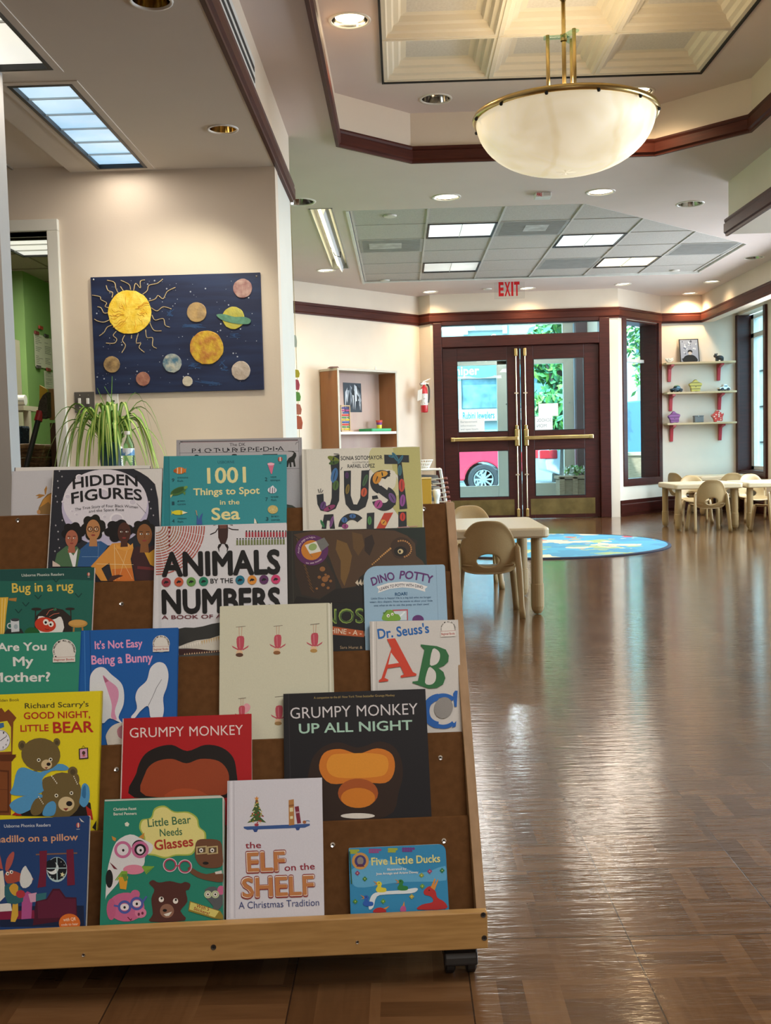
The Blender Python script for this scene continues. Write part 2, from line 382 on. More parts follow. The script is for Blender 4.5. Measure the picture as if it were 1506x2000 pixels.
w1d = (Vector((*P_E, 0))-Vector((*P_D, 0))).normalized(); w1n = Vector((-w1d.y, w1d.x, 0)); W1L = (Vector(P_E)-Vector(P_D)).length
wall_poly('wall_window_bay', ((DL(1.19).x, DL(1.19).y), P_E), holes=[(.16, .42, .98, 2.42)], out=w1n)
wall_poly('wall_shelves', (P_E, (4.45, 13.5)), out=Vector((0, 1, 0)))
wall_poly('wall_right', ((4.37, 13.5), (4.37, -3)), holes=[(.0, .5, 1.02, 2.5), (1.7, .5, 4.3, 2.4), (6.9, .5, 9.9, 2.4)], out=Vector((1, 0, 0)))
wall_poly('wall_back', ((-5, -3), (4.5, -3)), out=Vector((0, -1, 0)))
wall_poly('wall_side_left', ((-5, -3), (-5, 10.5)), out=Vector((-1, 0, 0)))
# painting wall with the doorway, and its pier
wall_poly('wall_painting', ((-5, 5.48), (SX, 5.48)), holes=[(2.17, -.1, 3.18, 2.1)], th=.12, out=Vector((0, 1, 0)))
mb = MB(); mb.box(-.9, 5.6, 0, SX-.002, 6.25, ZC+.1); mb.box(-.9, 5.485, 0, SX-.001, 5.6, ZC+.1)
struct('wall_pier', mb, M('pier_paint', (.66, .66, .60), (.63, .63, .57), .55, scale=3))
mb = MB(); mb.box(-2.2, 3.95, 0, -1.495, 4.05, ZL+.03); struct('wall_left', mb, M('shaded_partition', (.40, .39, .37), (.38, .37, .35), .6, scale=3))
# room beyond the doorway
GREEN = M('green_wall_paint', (.27, .46, .15), (.25, .43, .14), .6, scale=3)
mb = MB(); mb.box(-5, 8.28, 0, -2.97, 9.45, 2.42); struct('wall_green', mb, GREEN)
mb = MB(); mb.add([(-5, 5.6, ZL), (-1.25, 5.6, ZL), (-1.25, 10, ZL), (-5, 10, ZL)], [(3, 2, 1, 0)])
for k in range(6): mb.box(-5, 6.35+.61*k, ZL-.006, -1.25, 6.362+.61*k, ZL-.001, 1)
for k in range(1, 5): mb.box(-2.72-.61*k+1.22, 5.6, ZL-.006, -2.71-.61*k+1.22, 10, ZL-.001, 1)
struct('ceiling_back_room', mb, [M('back_room_tile', (.50, .46, .36), (.46, .42, .33), .9, scale=60), M('tile_joint', (.3, .26, .2))])
mb = MB(); mb.box(-5, 9.9, 0, -1.25, 10, ZL); mb.box(-1.32, 6.25, 0, -1.22, 9.9, ZL); struct('wall_back_room', mb, GREEN)

# ------------------------------------------------------------------ trims (dark mahogany bands)
def band(name, pts, z0, z1, proj=.02, side=1, mat=MAHOGH, closed=False, lip=True):
    """band following a plan polyline; its stepped profile projects to the left (side=1) of the path"""
    n = len(pts); P = [Vector((*p, 0)) for p in pts]; off = []
    for i in range(n):
        def nr(a, b): d = (b-a).normalized(); return Vector((-d.y, d.x, 0))*side
        ns_ = []
        if i > 0 or closed: ns_.append(nr(P[i-1], P[i]))
        if i < n-1 or closed: ns_.append(nr(P[i], P[(i+1) % n]))
        m = sum(ns_, Vector((0, 0, 0))).normalized(); off.append(m/max(.3, m.dot(ns_[0])))
    h = z1-z0
    prof = [(-.002, z0), (proj*.55, z0), (proj*.6, z0+.12*h), (proj, z0+.2*h), (proj, z0+.72*h), (proj*.65, z0+.78*h), (proj*.85, z0+.9*h), (proj*.85, z1), (-.002, z1)] if lip else [(-.002, z0), (proj, z0), (proj, z1), (-.002, z1)]
    K = len(prof); m = MB()
    vs_ = [(*(P[i]+off[i]*q).xy, z) for i in range(n) for q, z in prof]
    fs = []
    for i in range(n if closed else n-1):
        j = (i+1) % n
        for k in range(K): fs.append((i*K+k, j*K+k, j*K+(k+1) % K, i*K+(k+1) % K))
    if not closed: fs += [tuple(range(K)), tuple(range((n-1)*K, n*K))[::-1]]
    if side < 0: fs = [f[::-1] for f in fs]
    m.add(vs_, [f[::-1] for f in fs])
    return struct(name, m, mat)
band('trim_1', [(SX, -3), (SX, 6.27)], ZL-.002, ZL+.10, .03, side=-1)
band('trim_2', tray, ZC-.03, ZC+.075, .03, side=1, closed=True)
band('trim_3', [(2.42, 7.68), (2.42, -3)], ZL-.004, ZL+.115, .03, side=-1)
dl, dr = DL(-1.09), DL(1.19)
band('trim_4', [P_A, P_B, (dl.x, dl.y), (dr.x, dr.y), P_E, (3.92, 13.5), (3.92, 7.66)], 2.425, 2.555, .028, side=-1)
def base(name, pts, side=-1): return band(name, pts, .001, .2, .018, side=side, mat=MAHOG)
base('baseboard_far', [(dr.x, dr.y), P_E, (4.37, 13.5), (4.37, 4)])
base('baseboard_left', [P_A, P_B, (dl.x, dl.y)])
# linear air slot in the soffit face
s_end = on_x((496, 150), SX); 
sl = thing('linear_air_diffuser', 'long white linear air slot in the soffit above the dark trim', 'air vent', (SX, 3.5, 2.64))
m_ = MB()
m_.box(SX, 1.5, ZL+.13, SX+.006, s_end.y, ZL+.275); m_.build('vent_frame', ALUM, sl)
for z in (.168, .217):
    m_ = MB(); m_.box(SX+.004, 1.5, ZL+z, SX+.008, s_end.y-.03, ZL+z+.022); m_.build('slot', DARK, sl)
# ------------------------------------------------------------------ text and flat print
_tc = {}
def glyphs(s, bold=0):
    """triangles of a line of text, 1 em high, with its advance box"""
    k = (s, bold)
    if k in _tc: return _tc[k]
    cu = bpy.data.curves.new('t', 'FONT'); cu.body = s; cu.size = 1; cu.offset = bold*.02; cu.resolution_u = 3; cu.fill_mode = 'FRONT'
    o = bpy.data.objects.new('t', cu); COL.objects.link(o)
    bpy.context.view_layer.update()
    me = bpy.data.meshes.new_from_object(o.evaluated_get(bpy.context.evaluated_depsgraph_get()))
    v = [(p.co.x, p.co.y) for p in me.vertices]; f = [tuple(p.vertices) for p in me.polygons]
    bpy.data.objects.remove(o); bpy.data.curves.remove(cu); bpy.data.meshes.remove(me)
    _tc[k] = (v, f); return v, f
CAP = .727
class Art:
    """flat print in the coordinates of a crop of the photograph; to3(x, y, layer) puts it on a real surface"""
    def __init__(s, mb, to3, o=(0, 0), sc=1, step=.000008, base=.0001):
        s.mb, s.to3, s.o, s.sc, s.step, s.k = mb, to3, o, sc, step, base
    def crop(s, ox, oy, sc): s.o, s.sc = (ox, oy), sc; return s
    def put(s, pts, faces, col):
        s.k += s.step
        s.mb.add([s.to3(s.o[0]+x/s.sc, s.o[1]+y/s.sc, s.k) for x, y in pts], faces, 0, lin(col)); return s
    def poly(s, col, pts, smooth=0):
        if smooth: pts = cat_rom(pts, smooth)
        tr = tessellate_polygon([[Vector((x, y, 0)) for x, y in pts]])
        out = []
        for t in tr:
            (ax, ay), (bx, by), (cx, cy) = (pts[i] for i in t)
            out.append(t if (bx-ax)*(cy-ay)-(by-ay)*(cx-ax) < 0 else t[::-1])
        return s.put(pts, out, col)
    def ell(s, col, x, y, rx, ry=None, rot=0, n=22):
        ry = ry or rx; c, q = math.cos(math.radians(rot)), math.sin(math.radians(rot))
        pts = [(x+rx*math.cos(t)*c-ry*math.sin(t)*q, y+rx*math.cos(t)*q+ry*math.sin(t)*c) for t in (2*math.pi*i/n for i in range(n))]
        return s.put(pts, [tuple(range(n))[::-1]], col)
    def ring(s, col, x, y, r0, r1, a0=0, a1=360, n=32):
        A = [math.radians(a0+(a1-a0)*i/n) for i in range(n+1)]
        pts = [(x+r0*math.cos(t), y+r0*math.sin(t)) for t in A]+[(x+r1*math.cos(t), y+r1*math.sin(t)) for t in A]
        return s.put(pts, [(i, i+1, n+2+i, n+1+i) for i in range(n)], col)
    def line(s, col, w, pts):
        for (x0, y0), (x1, y1) in zip(pts, pts[1:]):
            L = math.hypot(x1-x0, y1-y0) or 1; nx, ny = -(y1-y0)/L*w/2, (x1-x0)/L*w/2
            s.put([(x0+nx, y0+ny), (x1+nx, y1+ny), (x1-nx, y1-ny), (x0-nx, y0-ny)], [(0, 1, 2, 3)], col)
        return s
    def text(s, col, txt, x0, y0, x1, y1, h, bold=0, arc=0, shear=0):
        """baseline from (x0,y0) to (x1,y1), cap height h, arc lifts the middle"""
        v, f = glyphs(txt, min(bold, 0))
        if not v: return s
        lo, hi = min(p[0] for p in v), max(p[0] for p in v)
        dx, dy = x1-x0, y1-y0; L = math.hypot(dx, dy) or 1; ex, ey = dx/L, dy/L
        d_ = max(0, .021*bold); sh_ = [(d_*math.cos(a_), d_*math.sin(a_)) for a_ in (0, .8, 1.57, 2.36, 3.14, 3.93, 4.71, 5.5)] if d_ else [(0, 0)]
        for ax_, ay_ in sh_:       # heavier strokes: the line again, shifted round a small circle
            pts = []
            for px, py in v:
                px += ax_; py += ay_
                t = (px-lo+d_)/(hi-lo+2*d_); up = py/CAP*h+arc*(1-(2*t-1)**2); sh = py/CAP*h*shear
                pts.append((x0+ex*(t*L+sh)+ey*up, y0+ey*(t*L+sh)-ex*up))
            s.put(pts, f, col)
        return s

# ------------------------------------------------------------------ entry: double door with transom
def dpt(x, z, d=0): return DP+DX*x+DN*d+Vector((0, 0, z))
def dbox(m, x0, z0, x1, z1, d0, d1, mi=0):
    return m.obox(dpt(x0, z0, d0), DX*(x1-x0), DN*(d1-d0), (0, 0, z1-z0), mi)
door = thing('door_1', None, None, DP, kind='structure')
m_ = MB()
for a, b in ((-1.06, -.955), (.955, 1.08)): dbox(m_, a, 0, b, 2.43, -.12, .03)
dbox(m_, -.955, 2.13, .955, 2.26, -.12, .03); dbox(m_, -.955, 2.40, .955, 2.45, -.12, .02)
for a in ((-.955, .0, -.925, 2.13), (.925, 0, .955, 2.13), (-.925, 2.10, .925, 2.13)): dbox(m_, *a, -.12, -.08)
m_.build('door_frame', MAHOG, door, bevel=.006)
m_ = MB(); dbox(m_, -.955, 2.26, .955, 2.40, -.05, -.044); m_.build('transom_pane', GLASS, door)
m_ = MB()
for z0, z1 in ((2.252, 2.266), (2.394, 2.408)): dbox(m_, -.955, z0, .955, z1, -.06, -.02)
m_.build('transom_bead', BLACK, door)
UG, LG = (1.085, 1.965), (.277, .853)
for s in (-1, 1):
    X = lambda a: s*a
    def lb(m, a, z0, b, z1, d0, d1, mi=0): return dbox(m, min(X(a), X(b)), z0, max(X(a), X(b)), z1, d0, d1, mi)
    m_ = MB()
    lb(m_, .003, .004, .16, 2.128, -.075, -.03); lb(m_, .775, .004, .953, 2.128, -.075, -.03)
    for z0, z1 in ((.004, LG[0]), (LG[1], UG[0]), (UG[1], 2.128)): lb(m_, .16, z0, .775, z1, -.075, -.03)
    leaf = m_.build('door_leaf', MAHOG, door, bevel=.004)
    for z0, z1 in (UG, LG):
        m_ = MB()
        for a0, b0, a1, b1 in ((.16, z0, .775, z0+.008), (.16, z1-.008, .775, z1), (.16, z0, .168, z1), (.767, z0, .775, z1)): lb(m_, a0, b0, a1, b1, -.06, -.026)
        m_.build('glazing_bead', BLACK, leaf)
        m_ = MB(); lb(m_, .165, z0, .77, z1, -.055, -.049); m_.build('door_pane', GLASS, leaf)
    m_ = MB(); lb(m_, .045, .975, .845, 1.02, .018, .05); lb(m_, .82, .972, .87, 1.023, -.03, .052); bar = m_.build('panic_bar', BRASS, leaf, bevel=.006)
    m_ = MB(); lb(m_, .028, .90, .085, 1.11, -.03, .045); lb(m_, .035, 1.08, .075, 1.16, -.03, .03); m_.build('latch_case', BRASS, leaf, bevel=.01)
    m_ = MB(); m_.tube([dpt(X(.055), .1, 0), dpt(X(.055), .92, 0)], .009); m_.tube([dpt(X(.055), 1.1, 0), dpt(X(.055), 2.08, 0)], .009)
    for z in (.55, 1.55): lb(m_, .03, z-.008, .08, z+.008, -.03, .016)
    m_.build('bolt_rod', M('rod_metal', (.72, .60, .45), None, .35, 1), leaf)
    m_ = MB()
    for z0, z1 in ((2.0, 2.095), (.03, .13)): lb(m_, .036, z0, .074, z1, -.03, .028)
    m_.build('bolt_case', BRASS, leaf, bevel=.006)
    m_ = MB(); lb(m_, .10, .05, .89, .245, -.031, -.026); m_.build('kick_plate', BRASSD, leaf)

def notice(name, label, x0, z1, x1, z0, lines, mirror=False, d=-.044):
    m = MB(); dbox(m, x0, z0, x1, z1, d, d+.001); m.c = [lin('#eceff0')]*len(m.f)
    sgn = -1 if mirror else 1
    A = Art(m, lambda x, y, k: dpt((x0+x1)/2+sgn*(x-.5)*(x1-x0), z1-y*(z1-z0), d+.001+k))
    for t, a, b, y, h, c in lines: A.text(c, t, a, y, b, y, h)
    o = m.build(name, PRINT); return tag(o, label, 'notice')
G1, G2 = '#8b9aa0', '#6f858e'
notice('paper_notice', 'white printed notice taped low on the left door glass', -.77, 1.255, -.45, 1.09, [('Bereavement', .08, .72, .3, .16, G1), ('information', .08, .66, .58, .14, G1), ('and open hours', .08, .75, .84, .13, G1)])
notice('paper_notice', 'blank white sheet taped on the right door glass', .215, 1.415, .455, 1.26, [])
notice('paper_notice', 'white notice with faint mirrored letters under the blank sheet', .17, 1.26, .385, 1.09, [('SCHOOL', .08, .9, .4, .25, G1), ('MON', .35, .9, .8, .25, G1)], True)

# ------------------------------------------------------------------ narrow window in the angled wall
wp = lambda s, z, d=0: Vector((*P_D, 0))+w1d*s-w1n*d+Vector((0, 0, z))     # d > 0 comes into the room
def wbox(m, s0, z0, s1, z1, d0, d1, mi=0): return m.obox(wp(s0, z0, d0), w1d*(s1-s0), -w1n*(d1-d0), (0, 0, z1-z0), mi)
w1 = thing('window_1', None, None, wp(.5, .4), kind='structure')
m_ = MB()
for a in ((.09, .37, .18, 2.425), (.965, .37, 1.035, 2.425), (.18, .37, .965, .46)): wbox(m_, *a, -.02, .03)
wbox(m_, .15, .40, .18, 2.43, -.24, .0); wbox(m_, .95, .40, .985, 2.43, -.24, 0); wbox(m_, .15, .40, .985, .452, -.24, 0); wbox(m_, .15, 2.40, .985, 2.43, -.24, 0)
m_.build('window_frame', MAHOG, w1, bevel=.004)
m_ = MB(); wbox(m_, .18, .45, .95, 2.42, -.2, -.194); m_.build('window_pane', GLASS, w1)
m_ = MB(); wbox(m_, .18, 1.93, .95, 1.97, -.23, -.18); m_.build('glazing_bar', ALUM, w1)

# ------------------------------------------------------------------ window at the right wall
w2 = thing('window_2', None, None, (4.37, 13, .5), kind='structure')
def xbox(m, y0, z0, y1, z1, d0, d1, mi=0): return m.box(4.37+d0, y0, z0, 4.37+d1, y1, z1, mi)
m_ = MB()
xbox(m_, 12.40, .435, 13.497, .50, -.03, .1); xbox(m_, 12.40, .5, 12.48, 2.5, -.03, .12); xbox(m_, 13.42, .5, 13.497, 2.5, -.03, .0)
xbox(m_, 13.46, .5, 13.497, 2.5, 0, .24); xbox(m_, 12.40, .48, 13.497, .52, 0, .24)
m_.build('window_frame', MAHOG, w2, bevel=.004)
m_ = MB()
for a in ((13.36, .52, 13.46, 2.5), (12.48, .52, 12.52, 2.5), (12.48, .52, 13.46, .57), (12.48, 2.2, 13.46, 2.26), (12.48, 2.44, 13.46, 2.5)): xbox(m_, *a, .16, .23)
m_.build('sash', ALUM, w2, bevel=.003)
m_ = MB(); xbox(m_, 12.50, .55, 13.40, 2.46, .2, .206); m_.build('window_pane', GLASS, w2)
m_ = MB(); m_.box(4.37+.198, 12.5, 1.02, 4.37+.199, 12.86, 1.45); m_.c = [lin('#e6ecec')]*len(m_.f)
A = Art(m_, lambda x, y, k: Vector((4.37+.198-k, 12.86-.36*x, 1.45-.43*y)))
for i, t in enumerate(('NEW', 'FOR', 'BOTH', 'DOLLS', 'DUCKS')): A.text('#8d9aa0', t, .12, .2+.185*i, .88, .2+.185*i, .1)
tag(m_.build('paper_notice', PRINT), 'white sheet of grey lettering taped inside the right window', 'notice')
for k, (y0, y1) in enumerate(((9.2, 11.8), (3.6, 6.6))):  # two unseen windows, added as openings for more daylight
    w = thing('window_%d' % (k+3), None, None, (4.37, y0, .5), kind='structure')
    m_ = MB()
    for a in ((y0, .5, y0+.06, 2.4), (y1-.06, .5, y1, 2.4), (y0, .5, y1, .56), (y0, 2.34, y1, 2.4), ((y0+y1)/2-.03, .5, (y0+y1)/2+.03, 2.4)): xbox(m_, *a, 0, .1)
    m_.build('window_frame', MAHOG, w)

# ------------------------------------------------------------------ vestibule behind the door: outer storefront of pale frames
VY = 14.9
vest = thing('vestibule_storefront', 'pale painted outer door frames of the vestibule seen through the door glass', 'storefront', (1.6, VY, 0))
BEIGE = M('beige_frame', (.55, .53, .45), (.52, .5, .43), .5, scale=4)
def vx(px): return on_y((px, 850), VY).x
m_ = MB()
for a, b, h_ in ((846, 868, 2.75), (972, 996, 2.12), (1101, 1121, 2.75), (1150, 1157, 2.75)): m_.box(vx(a), VY-.04, 0, vx(b), VY+.04, h_)
m_.box(vx(846), VY-.04, 2.62, vx(1157), VY+.04, 2.75); m_.box(vx(868), VY-.04, 2.06, vx(1101), VY+.04, 2.14)
m_.build('storefront_frame', BEIGE, vest, bevel=.004)
m_ = MB()
for a, b in ((868, 972), (996, 1101)): m_.box(vx(a), VY-.03, .05, vx(b), VY+.03, .34 if a < 900 else .36)
m_.build('lower_panel', BEIGE, vest, bevel=.004)
m_ = MB(); m_.box(vx(1124), VY-.15, 0, vx(1148), VY+.1, 2.75); m_.build('side_post', M('mauve_post', (.12, .075, .085), None, .5), vest)
m_ = MB()
for px in (990, 1113):
    for z in (.84, 1.5): m_ = MB(); m_.lathe([(.0, 0), (.012, 0), (.012, .01), (0, .01)], (vx(px), VY-.04, z), 10, axis=(0, -1, 0)); m_.build('bolt_head', CHROME, vest)
m_ = MB(); m_.box(vx(868), VY, .35, vx(972), VY+.006, 2.5); m_.box(vx(996), VY, .37, vx(1101), VY+.006, 2.5); m_.build('outer_pane', GLASS, vest)
m_ = MB(); m_.box(-.4, 13.0, 2.75, 2.74, VY+.2, 2.8); m_.box(2.67, 13.0, 0, 2.74, VY+.1, 2.75); m_.box(-.4, 13.3, 0, -.33, VY+.1, 2.75); struct('wall_vestibule', m_, BEIGE)
vl = thing('vestibule_light', 'round ceiling lamp of the entry vestibule, above the glass doors', 'ceiling light', (1.5, 13.9, 2.75))
m_ = MB(); m_.lathe([(.17, 0), (.16, -.05), (.1, -.075), (0, -.08)], (1.5, 13.9, 2.75), 24); m_.build('globe', M('frosted_globe', (1, .94, .85), None, .5, emit=2), vl, smooth=True)  # globe and lamp added to brighten the vestibule, no fixture seen there
setparent(light('vestibule_lamp', 'POINT', (1.5, 13.9, 2.5), 38, (.95, .98, 1), shadow_soft_size=.12), vl)
g = MB(); g.add([(-40, 13.7, -.02), (60, 13.7, -.02), (60, 19, -.02), (-40, 19, -.02)], [(0, 1, 2, 3)]); struct('sidewalk', g, M('sidewalk_concrete', (.50, .48, .44), (.44, .42, .39), .9, scale=3))
g = MB(); g.add([(-40, 19, -.12), (60, 19, -.12), (60, 60, -.12), (-40, 60, -.12)], [(0, 1, 2, 3)]); g.add([(4.6, -20, -.12), (60, -20, -.12), (60, 13.7, -.12), (4.6, 13.7, -.12)], [(0, 1, 2, 3)])
struct('road', g, M('asphalt', (.16, .16, .165), (.13, .13, .135), .9, scale=20))
# wooden planter in the vestibule
pl = thing('wooden_planter', 'weathered wooden planter box with white flowers behind the right door', 'planter', (2.55, 14.35, 0))
WPL = M('planter_wood', (.36, .25, .16), (.27, .18, .11), .8, scale=5, stretch=(2, 2, 14))
m_ = MB(); m_.box(2.17, 14.2, 0, 2.6, 14.6, .42)
for x in (2.16, 2.34, 2.54): m_.box(x, 14.17, 0, x+.07, 14.2, .46)
m_.box(2.15, 14.17, .43, 2.63, 14.62, .47); m_.build('planter_box', WPL, pl, bevel=.004)
LEAF = M('plant_leaf', (.10, .26, .05), (.20, .40, .10), .5, scale=9)
def leaf_mass(mb, c, r, n, size, seed, cols=1):
    rd = random.Random(seed)
    for _ in range(n):
        d = Vector((rd.gauss(0, 1), rd.gauss(0, 1), rd.gauss(0, 1))).normalized()*(rd.random()**.45)
        p = Vector(c)+Vector((d.x*r[0], d.y*r[1], d.z*r[2]))
        a = Vector((rd.gauss(0, 1), rd.gauss(0, 1), rd.gauss(0, 1))).normalized(); b = a.orthogonal().normalized(); s = size*rd.uniform(.6, 1.3)
        mb.add([p-a*s, p+b*s*.5, p+a*s, p-b*s*.5], [(0, 1, 2, 3)], rd.randrange(cols))
m_ = MB(); leaf_mass(m_, (2.42, 14.4, .54), (.16, .12, .07), 160, .035, 3, 2)
m_.build('flowers', [M('white_petals', (.8, .82, .8), None, .6), LEAF], pl)

q0, q1 = on_y((1222, 884), 16.2), on_y((1275, 930), 16.2)
t = thing('wooden_planter', 'tan planter box outside the narrow window, under the blue truck', 'planter', ((q0.x+q1.x)/2, 16.4, 0))
m_ = MB(); m_.box(q0.x, 16.2, -.02, q1.x+.4, 16.7, q0.z-.05); m_.build('planter_box', WPL, t, bevel=.004)
m_ = MB(); m_.box(q0.x-.03, 16.17, q0.z-.05, q1.x+.43, 16.73, q0.z); m_.build('planter_rim', M('planter_rim_wood', (.46, .36, .26), (.40, .30, .2), .8, scale=6), t, bevel=.004)
# ------------------------------------------------------------------ street outside
def paint(n, c): return M(n, c, tuple(x*.93 for x in lin(c)), .25, coat=.8, scale=2)
TYRE = M('tyre_rubber', (.03, .03, .032), None, .8); RIM = M('alloy_rim', (.6, .61, .62), None, .3, .9); CGL = M('car_glass', (.04, .055, .06), None, .08, coat=.5)
def car(name, label, x, y, z, body, flip=1, tail=False):
    t = thing(name, label, 'car', (x, y, z))
    side = cat_rom([(-2.2, .42), (-2.16, .72), (-1.75, .86), (-1.0, .97), (-.35, 1.36), (.55, 1.42), (1.35, 1.12), (2.0, .98), (2.16, .7), (2.12, .36)], 5, False)
    def arch(cx): return [(cx+.39*math.cos(a), .30+.39*math.sin(a)) for a in (math.pi*i/12 for i in range(13))]
    poly = side+[(1.78, .24)]+arch(1.32)+arch(-1.36)[0:]+[(-1.85, .24)]
    m = MB(); m.prism([(x_*flip, z_) for x_, z_ in poly], (x, y-.86, z), (1, 0, 0), (0, 0, 1), (0, 1.72, 0)); m.build('car_body', body, t, bevel=.05)
    for yy, d in ((y-.866, .006), (y+.86, .006)):
        m = MB(); m.prism([(a*flip, b) for a, b in [(-.9, .98), (-.36, 1.29), (.05, 1.33), (.05, .98)]], (x, yy, z), (1, 0, 0), (0, 0, 1), (0, d, 0)); m.build('side_window', CGL, t); m = MB()
        m.prism([(a*flip, b) for a, b in [(.12, .98), (.12, 1.33), (.55, 1.34), (1.2, 1.08), (1.15, .98)]], (x, yy, z), (1, 0, 0), (0, 0, 1), (0, d, 0)); m.build('side_window', CGL, t)
    for wx in (-1.36, 1.32):
        for sy in (-1, 1):
            c = (x+wx*flip, y+sy*.78, z+.32)
            m = MB(); m.lathe([(.21, -.1), (.30, -.1), (.325, -.07), (.325, .07), (.30, .1), (.21, .1)], c, 28, axis=(0, 1, 0)); w = m.build('wheel', TYRE, t, smooth=False)
            m = MB()
            for k in range(10):
                a = math.pi*2*k/10; d = Vector((math.cos(a), 0, math.sin(a))); n = Vector((-math.sin(a), 0, math.cos(a)))
                m.obox(Vector(c)+Vector((0, sy*.07-.01, 0))-n*.018, d*.21, n*.036, (0, .03, 0))
            m.lathe([(.195, -.02), (.225, -.02), (.225, .02), (.195, .02)], Vector(c)+Vector((0, sy*.08, 0)), 28, axis=(0, 1, 0)); m.lathe([(0, -.025), (.05, -.025), (.05, .025), (0, .025)], Vector(c)+Vector((0, sy*.08, 0)), 14, axis=(0, 1, 0))
            m.build('rim', RIM, w)
    for sy in (-.88, .50): m = MB(); m.box(x+flip*2.02-.28, y+sy, z+.66, x+flip*2.02+.16, y+sy+.38, z+.88); m.build('tail_light', M('tail_light_red', (.6, .03, .04), None, .2), t, bevel=.02)
    return t
RED = paint('red_car_paint', (.72, .03, .07)); SIL = paint('silver_car_paint', (.62, .64, .66)); BLU = paint('blue_truck_paint', (.03, .12, .24))
p = on_y((944, 938), 22)
car('parked_car', 'red car parked outside, its wheel in the left door glass', p.x-1.32, 22.8, -.12, RED, 1)
p = on_y((1085, 905), 26.2)
car('parked_car', 'silver car with a red tail light outside the right door', p.x+1.9, 27, -.12, SIL, -1)
# blue pickup with a white box, seen in the narrow window
p = on_y((1246, 860), 24)
TX = lambda a: p.x+1.2-a
t = thing('delivery_truck', 'blue truck with pale box body outside the narrow window', 'truck', (p.x, 24.4, -.12))
m_ = MB(); m_.box(TX(.8), 24.4, .5, TX(-2.6), 25.8, 2.3); m_.build('cargo_box', paint('box_white', (.55, .6, .6)), t, bevel=.04)
m_ = MB(); m_.prism([(TX(a), b_) for a, b_ in ((.8, .35), (.8, 1.9), (1.5, 1.85), (1.95, 1.2), (2.6, 1.05), (2.65, .35))], (0, 24.45, 0), (1, 0, 0), (0, 0, 1), (0, 1.3, 0)); m_.box(TX(.8), 24.42, .3, TX(-2.6), 25.78, .5); m_.build('cab', BLU, t, bevel=.04)
for wx in (-1.7, 1.8):
    m_ = MB(); m_.lathe([(0, -.12), (.42, -.12), (.42, .12), (0, .12)], (TX(wx), 24.45, .3), 24, axis=(0, 1, 0)); m_.build('wheel', TYRE, t)
# shop building across the street
FAC = M('pale_facade', (.36, .46, .44), (.31, .41, .40), .8, scale=1.5); SG = M('shop_window', (.05, .12, .15), (.25, .40, .44), .08, scale=1.6, detail=6)  # SG: pale bluish mottle in the colour stands in for reflections
b = thing('shop_building', 'pale two storey shop building across the street with teal sign band', 'building', (0, 30, 0))
m_ = MB(); m_.box(-14, 30, -.12, 5.2, 38, 12); m_.build('facade', FAC, b)
m_ = MB()
for x in (-4, -1.1, 1.8): m_.box(x, 29.95, 2.0, x+2.6, 30.02, 2.82)
m_.build('shop_window', SG, b)
TEAL = M('teal_sign_board', (.10, .42, .44), (.12, .46, .47), .5)
def sign(name, z0, z1, x0, x1, mt, txt, col, tx0, tx1, hc):
    m = MB(); m.box(x0, 29.8, z0, x1, 29.95, z1); s_ = m.build(name, mt, b)
    m = MB(); A = Art(m, lambda x, y, k: Vector((x, 29.8-k*20, y))); v, f = glyphs(txt, 1); lo, hi = min(q[0] for q in v), max(q[0] for q in v)
    A.put([(tx0+(q[0]-lo)/(hi-lo)*(tx1-tx0), z0+(z1-z0-hc)/2+q[1]/CAP*hc) for q in v], f, col); m.build('lettering', PRINT, s_)
a0, a1 = on_y((900, 725), 29.8), on_y((936, 725), 29.8)
sign('sign_band', 2.85, 3.3, -6, 4.6, TEAL, 'Juniper', '#d8efe9', a0.x-.45, a1.x, .26)
a0, a1 = on_y((904, 818), 29.8), on_y((966, 818), 29.8)
sign('shop_sign', 1.62, 1.96, -3, 4.3, M('grey_sign_board', (.55, .62, .64), None, .6), 'Rubini Jewelers', '#2c7077', a0.x, a1.x, .2)
for x in range(-12, 5, 2):
    m_ = MB(); m_.box(x, 29.9, 4.2, x+1.0, 30.02, 5.6); m_.build('upper_window', M('upper_window_glass', (.20, .36, .42), (.26, .42, .48), .2, scale=2), b)
m_ = MB()
for x in range(-12, 5, 2):
    for q in ((x-.12, 4.1, x, 5.7), (x+1, 4.1, x+1.12, 5.7), (x-.12, 5.6, x+1.12, 5.75)): m_.box(q[0], 29.86, q[1], q[2], 30.02, q[3])
m_.box(-14, 29.7, 5.95, 5.2, 30, 6.15); m_.build('window_surround', M('white_surround', (.75, .76, .74), None, .6), b)
m_ = MB(); m_.box(-2.2, 29.7, -.1, -1.2, 30, 3.3); m_.box(1.62, 29.85, -.1, 1.78, 30, 3.4); m_.build('pilaster', FAC, b)
b2 = thing('brick_building', 'grey building far down the street behind the trees', 'building', (14, 44, 0))
m_ = MB(); m_.box(5.5, 44, -.12, 30, 50, 9); m_.build('facade', M('grey_brick', (.45, .46, .45), (.38, .4, .4), .9, scale=2), b2)
m_ = MB()
for x in range(7, 29, 3):
    for z in (1, 4, 6.6): m_.box(x, 43.9, z, x+1.4, 44.02, z+1.6)
m_.build('window', SG, b2)
